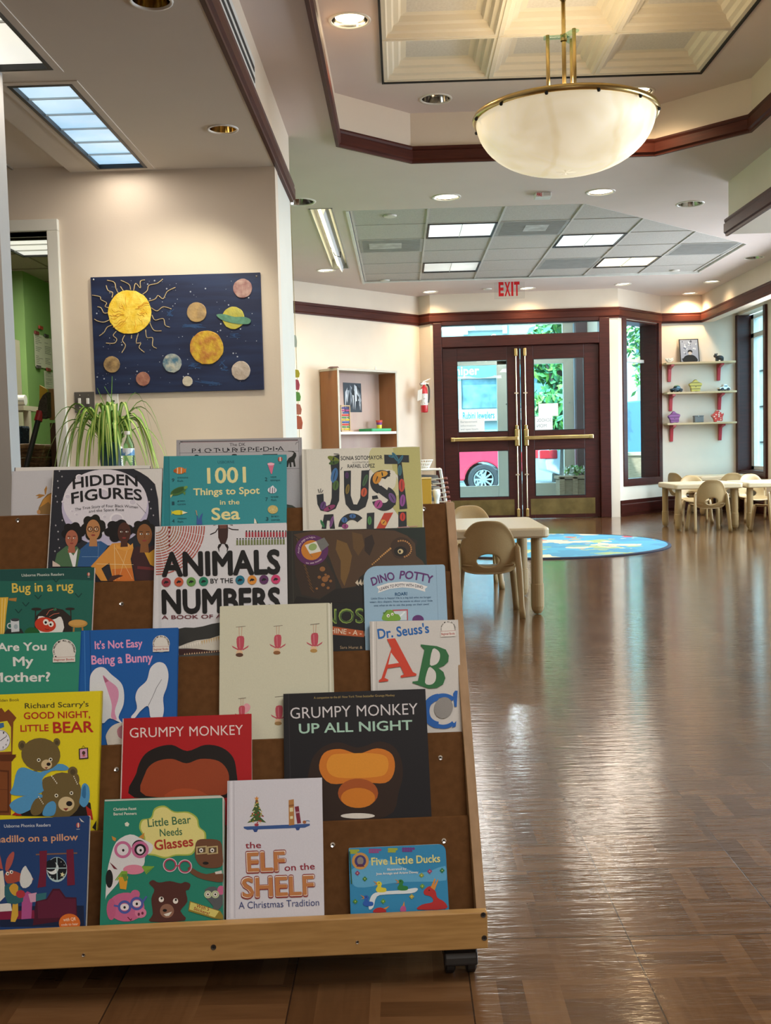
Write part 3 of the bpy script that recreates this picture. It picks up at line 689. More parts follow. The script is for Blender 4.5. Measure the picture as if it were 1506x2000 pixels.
# trees
LV = [M('leaf_bright', (.20, .42, .06), (.30, .52, .12), .6, scale=4), M('leaf_mid', (.09, .28, .07), (.14, .36, .10), .6, scale=4), M('leaf_deep', (.04, .16, .07), (.07, .22, .10), .6, scale=4)]
BARK = M('bark', (.12, .09, .07), (.07, .05, .04), .9, scale=14, stretch=(1, 1, .2), bump=.5)
def tree(name, label, x, y, h, r, seed, n=2600, low=1.2):
    t = thing(name, label, 'tree', (x, y, -.12), group='street trees')
    m = MB(); m.tube([(x, y, -.12), (x+.05, y, h*.35), (x-.1, y+.1, h*.6), (x, y, h*.85)], [.16, .13, .1, .03], 8)
    rd = random.Random(seed)
    for _ in range(6):
        a = rd.uniform(0, 6.28); m.tube([(x, y, h*.4), (x+math.cos(a)*r*.4, y+math.sin(a)*r*.4, h*.6), (x+math.cos(a)*r*.7, y+math.sin(a)*r*.7, h*.75)], [.06, .04, .015], 6)
    m.build('trunk', BARK, t)
    m = MB()
    for k in range(9):
        a = rd.uniform(0, 6.28); q = rd.uniform(.1, .65)
        leaf_mass(m, (x+math.cos(a)*r*q, y+math.sin(a)*r*q, rd.uniform(low+r*.3, h)), (r*.55, r*.55, r*.45), n//9, .13, seed*10+k, 3)
    m.build('foliage', LV, t)
p = on_y((1078, 770), 25.5)
tree('street_tree', 'bright green leafy tree filling the upper right door glass', p.x+.1, 24.2, 4.0, 1.15, 5, 4200, 1.0)
p = on_y((1246, 740), 27.5)
tree('street_tree', 'green tree seen in the narrow window above the truck', on_y((1246, 740), 33).x+1.1, 33, 8, 2.6, 9, 4600, 1.6)
tree('street_tree', 'green tree outside the right hand window', 12.5, 22, 7, 2.2, 12, 3600, .6)
tree('street_tree', 'green tree seen through the glass strip over the doors', on_y((1085, 645), 28.2).x, 28.2, 6.3, .95, 15, 3000, 3.4)
# stone pier just outside the right window
m_ = MB(); m_.box(5.6, 14.1, -.12, 6.1, 16.5, 4)
for k in range(7): m_.box(5.585, 14.09, .3+.55*k, 6.1, 16.5, .32+.55*k, 1)
tag(m_.build('stone_pier', [M('pier_stone', (.42, .40, .34), (.34, .33, .28), .9, scale=6, bump=.3), DARK]), 'grey stone pier standing outside the right window', 'pier')
# ------------------------------------------------------------------ recessed downlights
REFL = M('downlight_reflector', (.62, .60, .55), (.2, .19, .17), .12, 1, scale=2)
REFG = M('downlight_gold_reflector', (.7, .52, .25), (.25, .17, .06), .12, 1, scale=2)
RINGM = M('downlight_ring', (.75, .72, .66), None, .35)
LAMPON = M('lit_lamp_warm', (1, .86, .60), (1, .80, .5), .5, emit=7, scale=1)
LAMPOFF = M('unlit_lamp', (.35, .33, .3), None, .3)
LENS = M('lit_lens', (1, .93, .76), (1, .88, .66), .5, emit=3.2, scale=1)
for kind_, px, r, lab, lit, gold, watt in DLS:
    p = on_z(px, DLZ[kind_]); t = thing('recessed_downlight', lab, 'ceiling light', p, group='recessed downlights')
    m_ = MB(); m_.lathe([(r*.99, .002), (r*1.0, -.005), (r*1.14, -.005), (r*1.17, .0)], p, 28); m_.build('trim_ring', RINGM, t, smooth=True)
    m_ = MB(); m_.lathe([(r*.995, .0), (r*.93, .035), (r*.78, .075), (r*.5, .095)], p, 28); m_.build('reflector', REFG if gold else REFL, t, smooth=True)
    lens = lit and kind_ == 'm'
    m_ = MB(); m_.lathe([(0, .004), (r*.93, .006)] if lens else [(0, .012), (r*.8, .016)] if lit and kind_ == 't' else [(0, .062), (r*.34, .07), (r*.42, .1), (0, .1)], p, 24)
    m_.build('lamp', LENS if lens else LAMPON if lit else LAMPOFF, t, smooth=True)
    if lit:
        low = kind_ == 'l'
        setparent(light('downlight_lamp', 'SPOT', p+Vector((0, 0, -.02)), watt, (1, .93, .74) if low else WARM, (-.42, .5, -1) if low else (0, 0, -1), spot_size=1.5 if low else 2.5, spot_blend=.7 if low else .95, shadow_soft_size=r*.6), t)

# ------------------------------------------------------------------ troffers
def lens_mat(name, c1, c2, e):
    return M(name, c1, c2, .4, emit=e, scale=2.5, stretch=(1, 1, 1), contrast=(.3, .7))
TRO_B = lens_mat('lit_lens_blue', (.36, .62, .88), (.62, .84, 1), .8)
TRO_W = lens_mat('lit_lens_cream', (.95, .93, .80), (.85, .86, .80), .8)
TRO_C = lens_mat('lit_lens_cool', (.62, .72, .74), (.95, .98, .97), 1.0)
TRO_Y = lens_mat('lit_lens_yellow', (.92, .80, .55), (1, .95, .8), 1.0)
def troffer(label, x0, y0, x1, y1, z, lens, bars, watt, col, frame=None, group='ceiling troffers', along='y', depth=.012):
    c = ((x0+x1)/2, (y0+y1)/2, z); t = thing('ceiling_troffer', label, 'ceiling light', c, group=group)
    f = frame if frame is not None else BLACK; w = .016
    m = MB()
    for a in ((x0, y0, x0+w, y1), (x1-w, y0, x1, y1), (x0+w, y0, x1-w, y0+w), (x0+w, y1-w, x1-w, y1)): m.box(a[0], a[1], z-.006, a[2], a[3], z+depth)
    m.build('frame', f, t)
    m = MB(); m.box(x0+w, y0+w, z+depth-.004, x1-w, y1-w, z+depth); m.build('lens', lens, t)
    m = MB()
    for k in range(1, bars):
        if along == 'y': q = y0+(y1-y0)*k/bars; m.box(x0+w, q-.003, z+depth-.012, x1-w, q+.003, z+depth-.004)
        else: q = x0+(x1-x0)*k/bars; m.box(q-.003, y0+w, z+depth-.012, q+.003, y1-w, z+depth-.004)
    if bars > 1: m.build('cross_bars', ALUM, t)
    l = light('troffer_lamp', 'AREA', (c[0], c[1], z-.012), watt, col, shape='RECTANGLE', size=x1-x0-.04, size_y=y1-y0-.04); setparent(l, t)
    return t
a, b_ = LT
troffer('blue-tinted long troffer in the low ceiling by the doorway', *a[:2], *a[2:], ZL, TRO_B, 6, 6, NEUT, depth=.02)
troffer('cream-lit long troffer cut by the top left corner', *b_[:2], *b_[2:], ZL, TRO_W, 3, 8, NEUT, depth=.02)
m_ = MB()
for r in LT:
    q = .03
    for e in ((r[0]-q, r[1]-q, r[0], r[3]+q), (r[2], r[1]-q, r[2]+q, r[3]+q), (r[0], r[1]-q, r[2], r[1]), (r[0], r[3], r[2], r[3]+q)): m_.box(e[0], e[1], ZL-.004, e[2], e[3], ZL+.001)
struct('trim_5', m_, LOWC)
troffer('small troffer on the back room ceiling beyond the doorway', -2.72, 7.0, -2.11, 7.6, ZL-.02, TRO_W, 3, 14, (1, .95, .8))

# ------------------------------------------------------------------ acoustic grid over the far half, with lights and grilles
GX, GY, GP, ZG = -.345, 8.22, .61, ZC+.015
lights_ = {(1, 1): ('cool troffer in the far ceiling grid, nearest the left', TRO_C, 14, (1, .96, .9)), (1, 4): ('dim grey troffer in the far ceiling grid, left of the exit sign', lens_mat('lit_lens_dim', (.45, .48, .46), (.7, .72, .68), .8), 16, (1, .96, .9)),
           (3, 2): ('two-tone troffer in the middle of the far ceiling grid', TRO_C, 14, NEUT), (4, 4): ('yellowish troffer in the far ceiling grid, nearest the right', TRO_Y, 14, NEUT)}
vents_ = {(2, 1): 'grey air grille with a white smear between two far troffers', (3, 4): 'plain grey air grille behind the middle troffer', (0, 2): 'grey air grille in the left column of the far grid', (5, 3): 'stained grey air grille at the right corner of the far grid'}
from itertools import product
def clip(poly, reg):
    out = poly
    for i in range(len(reg)):
        (ax, ay), (bx, by) = reg[i], reg[(i+1) % len(reg)]
        ins = lambda p: (bx-ax)*(p[1]-ay)-(by-ay)*(p[0]-ax) >= -1e-9
        new = []
        for k in range(len(out)):
            p, q = out[k], out[(k+1) % len(out)]
            if ins(p): new.append(p)
            if ins(p) != ins(q):
                d1 = (bx-ax)*(p[1]-ay)-(by-ay)*(p[0]-ax); d2 = (bx-ax)*(q[1]-ay)-(by-ay)*(q[0]-ax); t_ = d1/(d1-d2)
                new.append((p[0]+(q[0]-p[0])*t_, p[1]+(q[1]-p[1])*t_))
        out = new
        if not out: return out
    return out
m_ = MB(); tb = MB()
for i, j in product(range(7), range(6)):
    x0, y0 = GX+i*GP, GY+j*GP; pl_ = clip([(x0, y0), (x0+GP, y0), (x0+GP, y0+GP), (x0, y0+GP)], grid)
    if len(pl_) > 2 and (i, j) not in lights_ and (i, j) not in vents_: m_.add([(x, y, ZG) for x, y in pl_], [tuple(range(len(pl_)))[::-1]])
for i in range(7):
    x = GX+i*GP; y0 = max(8.22, 8.22+(x-1.49)) if x > 1.49 else 8.22
    if x < 3.4: tb.box(x-.009, y0, ZG-.008, x+.009, 11.78, ZG-.001)
for j in range(6):
    y = GY+j*GP; x1 = 3.36 if y > 10.1 else 1.49+(y-8.22)
    tb.box(-.36, y-.0035, ZG-.006, x1, y+.0035, ZG-.001)
struct('ceiling_grid_tiles', m_, TILE); struct('ceiling_grid_bars', tb, M('grid_bar_paint', (.56, .54, .51), None, .5))
m_ = MB()
for a, b_ in zip(grid, grid[1:]+grid[:1]): m_.add([(*a, ZC-.002), (*b_, ZC-.002), (*b_, ZG+.02), (*a, ZG+.02)], [(0, 1, 2, 3)])
m_.box(-.385, 8.22, ZC-.008, -.36, 11.82, ZC-.0005); m_.box(-.36, 11.72, ZC-.008, 3.4, 11.75, ZC-.0005)
struct('trim_6', m_, ALUM)
for (i, j), (lab, lens, w, col) in lights_.items():
    x0, y0 = GX+i*GP, GY+j*GP; troffer(lab, x0+.012, y0+.01, x0+GP-.012, y0+GP-.01, ZG-.006, lens, 2, w, col, along='x')
GRI = M('grey_grille', (.30, .30, .29), (.38, .38, .37), .6, scale=5)
for (i, j), lab in vents_.items():
    x0, y0 = GX+i*GP, GY+j*GP; t = thing('air_grille', lab, 'air vent', (x0+GP/2, y0+GP/2, ZG), group='grey air grilles in the far ceiling')
    m_ = MB(); m_.box(x0+.012, y0+.01, ZG-.006, x0+GP-.012, y0+GP-.01, ZG+.002); m_.build('face', GRI, t)
    m_ = MB()
    for k in range(18): m_.box(x0+.04, y0+.035+.03*k, ZG-.009, x0+GP-.04, y0+.045+.03*k, ZG-.006)
    m_.build('louvres', M('grille_louvre', (.36, .36, .35), None, .6), t)
    if (i, j) in ((2, 1), (0, 2)):
        m_ = MB(); m_.box(x0+.24 if i else x0+.1, y0+.14, ZG-.0105, x0+.44 if i else x0+.4, y0+.40, ZG-.009); m_.build('patch', M('worn_patch', (.55, .56, .55), (.36, .36, .35), .7, scale=9), t)
# ------------------------------------------------------------------ long fluorescent trough at the left
t = thing('fluorescent_trough', 'long open fluorescent trough with white wing reflectors left of the tile grid', 'ceiling light', (-.57, 9.4, ZC))
x0, y0, x1, y1 = -.665, 8.11, -.482, 10.79
m_ = MB()
for q in ((x0, y0, x0+.012, y1), (x1-.012, y0, x1, y1), (x0, y0, x1, y0+.012), (x0, y1-.012, x1, y1)): m_.box(q[0], q[1], ZC-.004, q[2], q[3], ZC+.09)
m_.box(x0, y0, ZC+.085, x1, y1, ZC+.09); m_.build('trough_box', M('trough_grey', (.42, .40, .36), None, .5), t)
m_ = MB(); xm = -.56
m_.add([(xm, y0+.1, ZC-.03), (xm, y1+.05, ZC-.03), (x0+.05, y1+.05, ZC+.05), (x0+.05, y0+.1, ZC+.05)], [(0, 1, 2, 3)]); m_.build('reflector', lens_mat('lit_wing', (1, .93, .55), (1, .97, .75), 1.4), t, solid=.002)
m_ = MB(); m_.add([(xm, y0+.1, ZC-.03), (xm, y1+.05, ZC-.03), (x1-.045, y1+.05, ZC+.05), (x1-.045, y0+.1, ZC+.05)], [(3, 2, 1, 0)]); m_.build('reflector', M('white_wing', (.8, .82, .84), None, .35), t, solid=.002)
m_ = MB(); m_.tube([(xm-.03, y0+.15, ZC+.02), (xm-.03, y1-.1, ZC+.02)], .012); m_.build('tube_lamp', lens_mat('tube_glow', (1, .95, .7), (1, .95, .7), 4), t)
m_ = MB(); m_.tube([(x0+.05, 9.9, ZC+.05), (xm-.02, 9.95, ZC-.02), (xm+.03, 10, ZC-.03), (x1-.05, 10.05, ZC+.03)], .004); m_.build('loose_wire', DARK, t)
setparent(light('trough_lamp', 'AREA', (-.57, 9.45, ZC-.06), 20, (1, .86, .6), shape='RECTANGLE', size=.1, size_y=2.4), t)

# ------------------------------------------------------------------ exit sign, alarms, caps
p = on_y((994, 545), 12.0); q0, q1 = on_y((965, 545), 12.0), on_y((1025, 581), 12.0); zt, zb = q0.z+.005, on_y((995, 583), 12.0).z
t = thing('exit_sign', 'clear hanging EXIT sign with red letters in front of the entry wall', 'exit sign', (p.x, 12, zt))
m_ = MB(); m_.box(q0.x, 11.995, zb, q1.x, 12.005, zt); m_.build('clear_plate', glass_mat('acrylic_plate', (.97, .97, .97)), t)
m_ = MB(); A = Art(m_, lambda x, y, k: Vector((x, 11.994-k, y)))
z0 = zb+.035; a0, a1 = on_y((974, 577), 12).x, on_y((1015, 577), 12).x
xx = a0
for ch, w in (('E', .24), ('X', .28), ('I', .1), ('T', .26)):
    v, f = glyphs(ch, 2); lo, hi = min(g[0] for g in v), max(g[0] for g in v); W = (a1-a0)*w*1.02
    A.put([(xx+(g[0]-lo)/(hi-lo)*W, z0+g[1]/CAP*.155) for g in v], f, '#c0161c'); xx += W+(a1-a0)*.035
m_.build('lettering', PRINT, t)
m_ = MB(); m_.box(q0.x, 11.98, zt, q1.x+.06, 12.02, zt+.022)
for x in (q0.x+.06, q1.x-.06): m_.tube([(x, 12, zt), (x, 12, ZC)], .008)
m_.build('mounting_rail', ALUM, t)
def ceiling_cap(name, label, cat, px, z, r, h, mat_, group=None):
    p = on_z(px, z); m = MB(); m.lathe([(r, 0), (r*.98, -h*.6), (r*.8, -h), (0, -h)], p, 24)
    return tag(m.build(name, mat_, smooth=False), label, cat, group)
CAPM = M('white_cap', (.7, .68, .63), None, .5)
ceiling_cap('smoke_detector', 'round white smoke detector in the tray, left of the pendant rods', 'smoke detector', (1034, 186), ZT, .055, .03, CAPM)
for px, lab in (((762, 421), 'flat white ceiling disc on the nearest left far tile'), ((752, 547), 'flat white ceiling disc on the last left far tile'), ((1318, 528), 'flat white ceiling disc on the last right far tile'), ((952, 564), 'small grey sprinkler disc left of the exit sign')):
    z = ZC if px[0] == 952 else ZG-.002; p = on_z(px, z); m = MB(); m.lathe([(.055, 0), (.05, -.012), (0, -.014)], p, 20); tag(m.build('sprinkler_cap', CAPM), lab, 'sprinkler cap')
for px, z, lab in (((1060, 378), ZC, 'small white alarm box with red lettering on the far ceiling'), ((1100, 185), ZT, 'small white alarm box behind the pendant rods')):
    p = on_z(px, z); t = thing('fire_alarm', lab, 'fire alarm', p)
    m = MB(); m.box(p.x-.06, p.y-.05, p.z-.035, p.x+.06, p.y+.05, p.z); m.build('housing', ALUM, t, bevel=.006)
    m = MB(); A = Art(m, lambda x, y, k: Vector((p.x-.05+.1*x, p.y-.0505-k, p.z-.03+.025*y)))
    v, f = glyphs('FIRE', 2); lo, hi = min(g[0] for g in v), max(g[0] for g in v)
    A.put([((g[0]-lo)/(hi-lo)*.38, g[1]/CAP) for g in v], f, '#b51a20'); m.build('lettering', PRINT, t)
    m = MB(); m.box(p.x+.005, p.y-.056, p.z-.028, p.x+.05, p.y-.05, p.z-.008); m.build('strobe', CHROME, t)

# ------------------------------------------------------------------ pendant bowl
PX, PY, RZ, PR = .846, 5.2, 2.516, .449
pd = thing('pendant_lamp', 'large alabaster glass bowl pendant on brass rods under the coffered tray', 'pendant lamp', (PX, PY, RZ))
def alabaster():
    m = bpy.data.materials.new('glowing_alabaster'); m.use_nodes = True; ns, ls = nodes(m); b = ns['Principled BSDF']
    tc = ns.new('ShaderNodeTexCoord'); nz = ns.new('ShaderNodeTexNoise'); nz.inputs['Scale'].default_value = 3.2; nz.inputs['Detail'].default_value = 5; nz.inputs['Distortion'].default_value = 1.2
    wv = ns.new('ShaderNodeTexWave'); wv.inputs['Scale'].default_value = .9; wv.inputs['Distortion'].default_value = 7; wv.inputs['Detail'].default_value = 3; wv.inputs['Detail Scale'].default_value = 1.4
    r1 = ns.new('ShaderNodeValToRGB'); e = r1.color_ramp.elements; e[0].position = .25; e[0].color = (.74, .62, .40, 1); e[1].position = .75; e[1].color = (1, .90, .68, 1)
    r2 = ns.new('ShaderNodeValToRGB'); e = r2.color_ramp.elements; e[0].position = .0; e[0].color = (.93, .90, .84, 1); e[1].position = .04; e[1].color = (1, 1, 1, 1)
    mx = ns.new('ShaderNodeMix'); mx.data_type = 'RGBA'; mx.blend_type = 'MULTIPLY'; mx.inputs[0].default_value = 1
    ls.new(tc.outputs['Object'], nz.inputs[0]); ls.new(tc.outputs['Object'], wv.inputs[0]); ls.new(nz.outputs[0], r1.inputs[0]); ls.new(wv.outputs[0], r2.inputs[0])
    ls.new(r1.outputs[0], mx.inputs[6]); ls.new(r2.outputs[0], mx.inputs[7]); ls.new(mx.outputs[2], b.inputs['Base Color']); ls.new(mx.outputs[2], b.inputs['Emission Color'])
    b.inputs['Emission Strength'].default_value = .50; b.inputs['Roughness'].default_value = .45; return m
prof = [(0, -.262)]+[(PR*.965*math.sin(a)**.86 if a > 0 else 0, -.262*math.cos(a)**1.0) for a in (math.pi/2*i/16 for i in range(1, 17))]
m_ = MB(); m_.lathe(prof, (PX, PY, RZ), 56); m_.build('glass_bowl', alabaster(), pd, smooth=True, solid=.006)
m_ = MB(); m_.lathe([(PR*.955, -.012), (PR*1.0, -.014), (PR*1.012, 0), (PR*1.0, .014), (PR*.955, .012)], (PX, PY, RZ), 56)
rim = m_.build('brass_rim', BRASS, pd, smooth=True)
m_ = MB()
for k in range(12):
    an = 2*math.pi*(k+.35)/12; m_ = MB(); m_.ell((PX+PR*1.0*math.cos(an), PY+PR*1.0*math.sin(an), RZ-.018), (.009, .009, .009), 8); m_.build('rim_stud', DARK, rim)
ZH = on_y((1106, 72), PY).z
m_ = MB(); m_.tube([(PX, PY, RZ-.03), (PX, PY, ZT+.05)], .0105, 10); m_.lathe([(.016, ZH-.02), (.016, ZH+.012)], (PX, PY, 0), 12); m_.build('centre_rod', BRASS, pd, smooth=True)
m_ = MB(); m_.lathe([(.012, -.085), (.018, -.078), (.012, -.07), (.016, -.06), (.02, -.04), (.035, -.02), (.07, -.008), (.075, 0)], (PX, PY, ZT+.088), 24); m_.build('canopy', BRASS, pd, smooth=True)
GP_ = glass_mat('green_glass_arm', (.75, .92, .84))
for k, an in enumerate((math.radians(176), math.radians(52), math.radians(-60))):
    L = .078; e = Vector((PX+math.cos(an)*L, PY+math.sin(an)*L, 0)); d = Vector((math.cos(an), math.sin(an), 0)); n = Vector((-d.y, d.x, 0))
    m_ = MB(); m_.obox(Vector((PX, PY, ZH-.006))-n*.018, d*(L+.02), n*.036, (0, 0, .012)); m_.build('glass_arm', GP_, pd, bevel=.004)
    m_ = MB(); m_.tube([e+Vector((0, 0, ZH+.012)), e+Vector((0, 0, RZ+.0))], .0095, 10); m_.build('support_rod', BRASS, pd, smooth=True)
setparent(light('pendant_bulb', 'POINT', (PX, PY, RZ+.12), 9, (1, .82, .58), shadow_soft_size=.12), pd)
# ------------------------------------------------------------------ painting of the planets on the left wall
PYF = 5.462
def ycrop(ox, oy, sc, Y): return lambda x, y, k=0: on_y((ox+x/sc, oy+y/sc), Y-k)
pq = ycrop(0, 420, 2.51, PYF)
c0, c1, c2 = pq(443, 305), pq(1272, 293), pq(1290, 856)
x0, x1, z0, z1 = -1.603, -.712, c2.z, c0.z
pt = thing('solar_system_painting', 'dark blue handmade solar system panel with a yarn-rayed sun on the cream wall', 'painting', ((x0+x1)/2, 5.47, z0))
NIGHT = M('painted_night_blue', (.0025, .010, .050), (.010, .028, .095), .5, scale=2.6, stretch=(1, 1, 9), detail=8, contrast=(.4, .75))
m_ = MB(); m_.box(x0, PYF, z0, x1, 5.478, z1); m_.build('panel', NIGHT, pt, bevel=.002)
m_ = MB(); A = Art(m_, lambda x, y, k: pq(x, y, k)); rd = random.Random(4)
for _ in range(150):
    x, y = rd.uniform(470, 1260), rd.uniform(320, 840); A.ell('#aeb6c8', x, y, rd.choice((1.2, 1.5, 1.8, 2.4, 4)), n=6)
for x, y, L, h in ((930, 545, 80, 10), (1090, 735, 30, 30), (940, 740, 50, 16), (1000, 825, 100, 12), (830, 480, 24, 20), (1140, 590, 40, 10), (600, 560, 50, 14)):
    for i in range(9): A.line('#33507c', rd.uniform(2, 5), [(x+rd.uniform(-L, L)*.5, y+rd.uniform(-h, h)), (x+rd.uniform(.2, 1)*L, y+rd.uniform(-h, h))])
m_.build('painted_stars', PAINTED, pt)
def planet(name, x, y, r, ca, cb, sc=30, bump=.6):
    p = pq(x, y); R = r/2.51*5.46/FPX; rd_ = random.Random(int(x)); m = MB()
    n = 30; rr = [R*(1+rd_.uniform(-.02, .02)) for _ in range(n)]
    ring = [(p.x+rr[i]*math.cos(6.2832*i/n), p.z+rr[i]*math.sin(6.2832*i/n)) for i in range(n)]
    m.prism(ring, (0, PYF, 0), (1, 0, 0), (0, 0, 1), (0, -.007, 0))
    return m.build(name, M('planet_%d' % int(x), ca, cb, .5, scale=sc, bump=bump, detail=8), pt, bevel=.002)
planet('sun', 637, 477, 106, (.85, .55, .02), (.95, .74, .12), 28)
for q in ((1190, 360, 46, (.28, .13, .13), (.45, .30, .26)), (965, 477, 48, (.48, .32, .13), (.35, .24, .12)), (1145, 505, 54, (.52, .45, .05), (.42, .40, .08)), (1014, 650, 82, (.62, .42, .03), (.45, .18, .03)),
          (549, 733, 40, (.16, .10, .05), (.42, .28, .12)), (702, 804, 34, (.42, .2, .14), (.28, .10, .07)), (845, 726, 46, (.06, .17, .26), (.5, .5, .42)), (920, 815, 25, (.5, .46, .36), (.6, .55, .45)), (1182, 763, 46, (.42, .34, .28), (.55, .48, .42))):
    planet('planet', *q)
# ring of the ringed planet
rp_ = pq(1145, 505); m_ = MB()
rg = [(pq(x, y).x, pq(x, y).z) for x, y in cat_rom([(1062, 490), (1100, 487), (1150, 500), (1200, 500), (1230, 515), (1215, 535), (1150, 532), (1090, 515)], 4)]
m_.prism(rg, (0, PYF, 0), (1, 0, 0), (0, 0, 1), (0, -.009, 0)); m_.build('planet_ring', M('ring_green', (.07, .2, .13), (.12, .3, .2), .5, scale=40), pt)
YARN = M('yarn', (.62, .48, .26), (.5, .38, .2), .9, scale=120, bump=.4)
rays = [[(580, 383), (568, 360), (560, 330), (525, 320)], [(548, 405), (552, 380), (530, 370), (520, 345)], [(535, 455), (515, 448), (522, 430), (495, 415), (490, 400), (452, 393)], [(535, 478), (510, 480), (495, 455), (478, 450)],
        [(540, 512), (510, 525), (480, 520), (462, 510)], [(548, 540), (525, 550), (510, 575), (487, 592)], [(570, 570), (555, 590), (572, 608), (560, 628), (520, 628)], [(612, 588), (600, 615), (615, 640), (597, 675)],
        [(645, 588), (644, 605)], [(678, 580), (668, 625), (690, 628), (682, 650), (708, 673)], [(714, 562), (720, 600), (748, 602), (748, 640), (768, 654)], [(735, 530), (755, 565), (792, 568)], [(745, 490), (760, 515), (800, 508), (810, 540), (833, 550)],
        [(742, 455), (770, 470), (800, 450), (840, 460)], [(728, 422), (760, 412), (775, 395), (800, 410), (820, 375), (860, 355)], [(700, 388), (722, 370), (730, 345), (770, 335), (798, 314)], [(655, 370), (665, 335), (688, 358), (688, 325), (710, 318)],
        [(640, 366), (632, 340), (592, 320)], [(605, 372), (590, 350)]]
for r in rays:
    m_ = MB(); m_.tube([pq(x, y, .004) for x, y in cat_rom([(float(a), float(b_)) for a, b_ in r], 5, False)], .0022, 6); m_.build('sun_ray', YARN, pt)
m_ = MB(); rd = random.Random(2)
for k in range(26):
    a = rd.uniform(0, 6.28); r0, r1 = rd.uniform(20, 55), rd.uniform(70, 103); pts = [(637+math.cos(a+.1*j)*(r0+(r1-r0)*j/3), 477+math.sin(a+.12*(j % 2))*(r0+(r1-r0)*j/3)) for j in range(4)]
    m_.tube([pq(x, y, .0075) for x, y in cat_rom(pts, 4, False)], .0016, 5)
m_.build('sun_yarn', M('sun_yarn', (.75, .38, .03), (.85, .5, .05), .9, scale=90), pt)
m_ = MB()
for x, y in ((458, 318), (1258, 300)): m_.ell(tuple(pq(x, y, .0)), (.006, .004, .006), 10)
m_.build('mounting_screw', CHROME, pt)
# ------------------------------------------------------------------ switch plate, cover plate, door casing
def yz_box(m, a, b_, Y, d, mi=0):
    p, q = on_y(a, Y), on_y(b_, Y); return m.box(min(p.x, q.x), Y-d, min(p.z, q.z), max(p.x, q.x), Y, max(p.z, q.z), mi)
sw = thing('light_switch', 'grey metal double light switch left of the painting', 'light switch', on_y((166, 786), 5.48))
m_ = MB(); yz_box(m_, (145, 766), (186, 805), 5.479, .006); m_.build('plate', M('grey_switch_plate', (.14, .13, .115), (.12, .11, .10), .4, .3), sw, bevel=.003)
for x in (156, 172):
    m_ = MB(); yz_box(m_, (x-2.8, 778), (x+2.8, 789), 5.474, .012); m_.build('toggle', WHITE, sw, bevel=.002)
m_ = MB()
for x in (156, 172):
    for y in (772, 796): m_.ell(tuple(on_y((x, y), 5.473)), (.003, .002, .003), 8)
m_.build('screw', CHROME, sw)
cp_ = thing('outlet_cover', 'cream blank cover plate under the painting, behind the spider plant', 'cover plate', on_y((220, 786), 5.48))
m_ = MB(); yz_box(m_, (208, 765), (233, 808), 5.479, .008); m_.build('plate', WHITE, cp_, bevel=.003)
m_ = MB()
for y in (782, 796): yz_box(m_, (217, y), (224, y+3), 5.471, .002)
m_.build('socket_slot', DARK, cp_)
dc = thing('door_2', None, None, (-2.3, 5.48, 0), kind='structure')
m_ = MB()
for xa, xb in ((-1.822, -1.762), (-2.86, -2.80)): m_.box(xa, 5.455, 0, xb, 5.62, 2.10)
m_.box(-2.86, 5.455, 2.10, -1.762, 5.62, 2.16); m_.build('door_casing', M('casing_paint', (.75, .75, .68), (.72, .72, .65), .45, scale=3), dc, bevel=.004)
# ------------------------------------------------------------------ low cabinet under the window side, hidden mostly by the cart: it carries plant and bottle
cab = thing('low_bookcase', 'low white bookcase against the painting wall, behind the book cart', 'bookcase', (-1.25, 5.25, 0))
m_ = MB(); m_.box(-1.75, 4.92, .79, -.75, 5.45, .83); m_.build('top_board', WHITE, cab, bevel=.004)
m_ = MB(); m_.box(-1.73, 4.95, .04, -1.71, 5.44, .79); m_.box(-.79, 4.95, .04, -.77, 5.44, .79); m_.box(-1.71, 5.42, .04, -.79, 5.44, .79); m_.build('carcass', WHITE, cab)
for z in (.06, .40):
    m_ = MB(); m_.box(-1.71, 4.95, z, -.79, 5.42, z+.02); m_.build('shelf', WHITE, cab)
m_ = MB(); m_.box(-1.73, 4.97, 0, -.77, 5.44, .04); m_.build('plinth', DARK, cab)
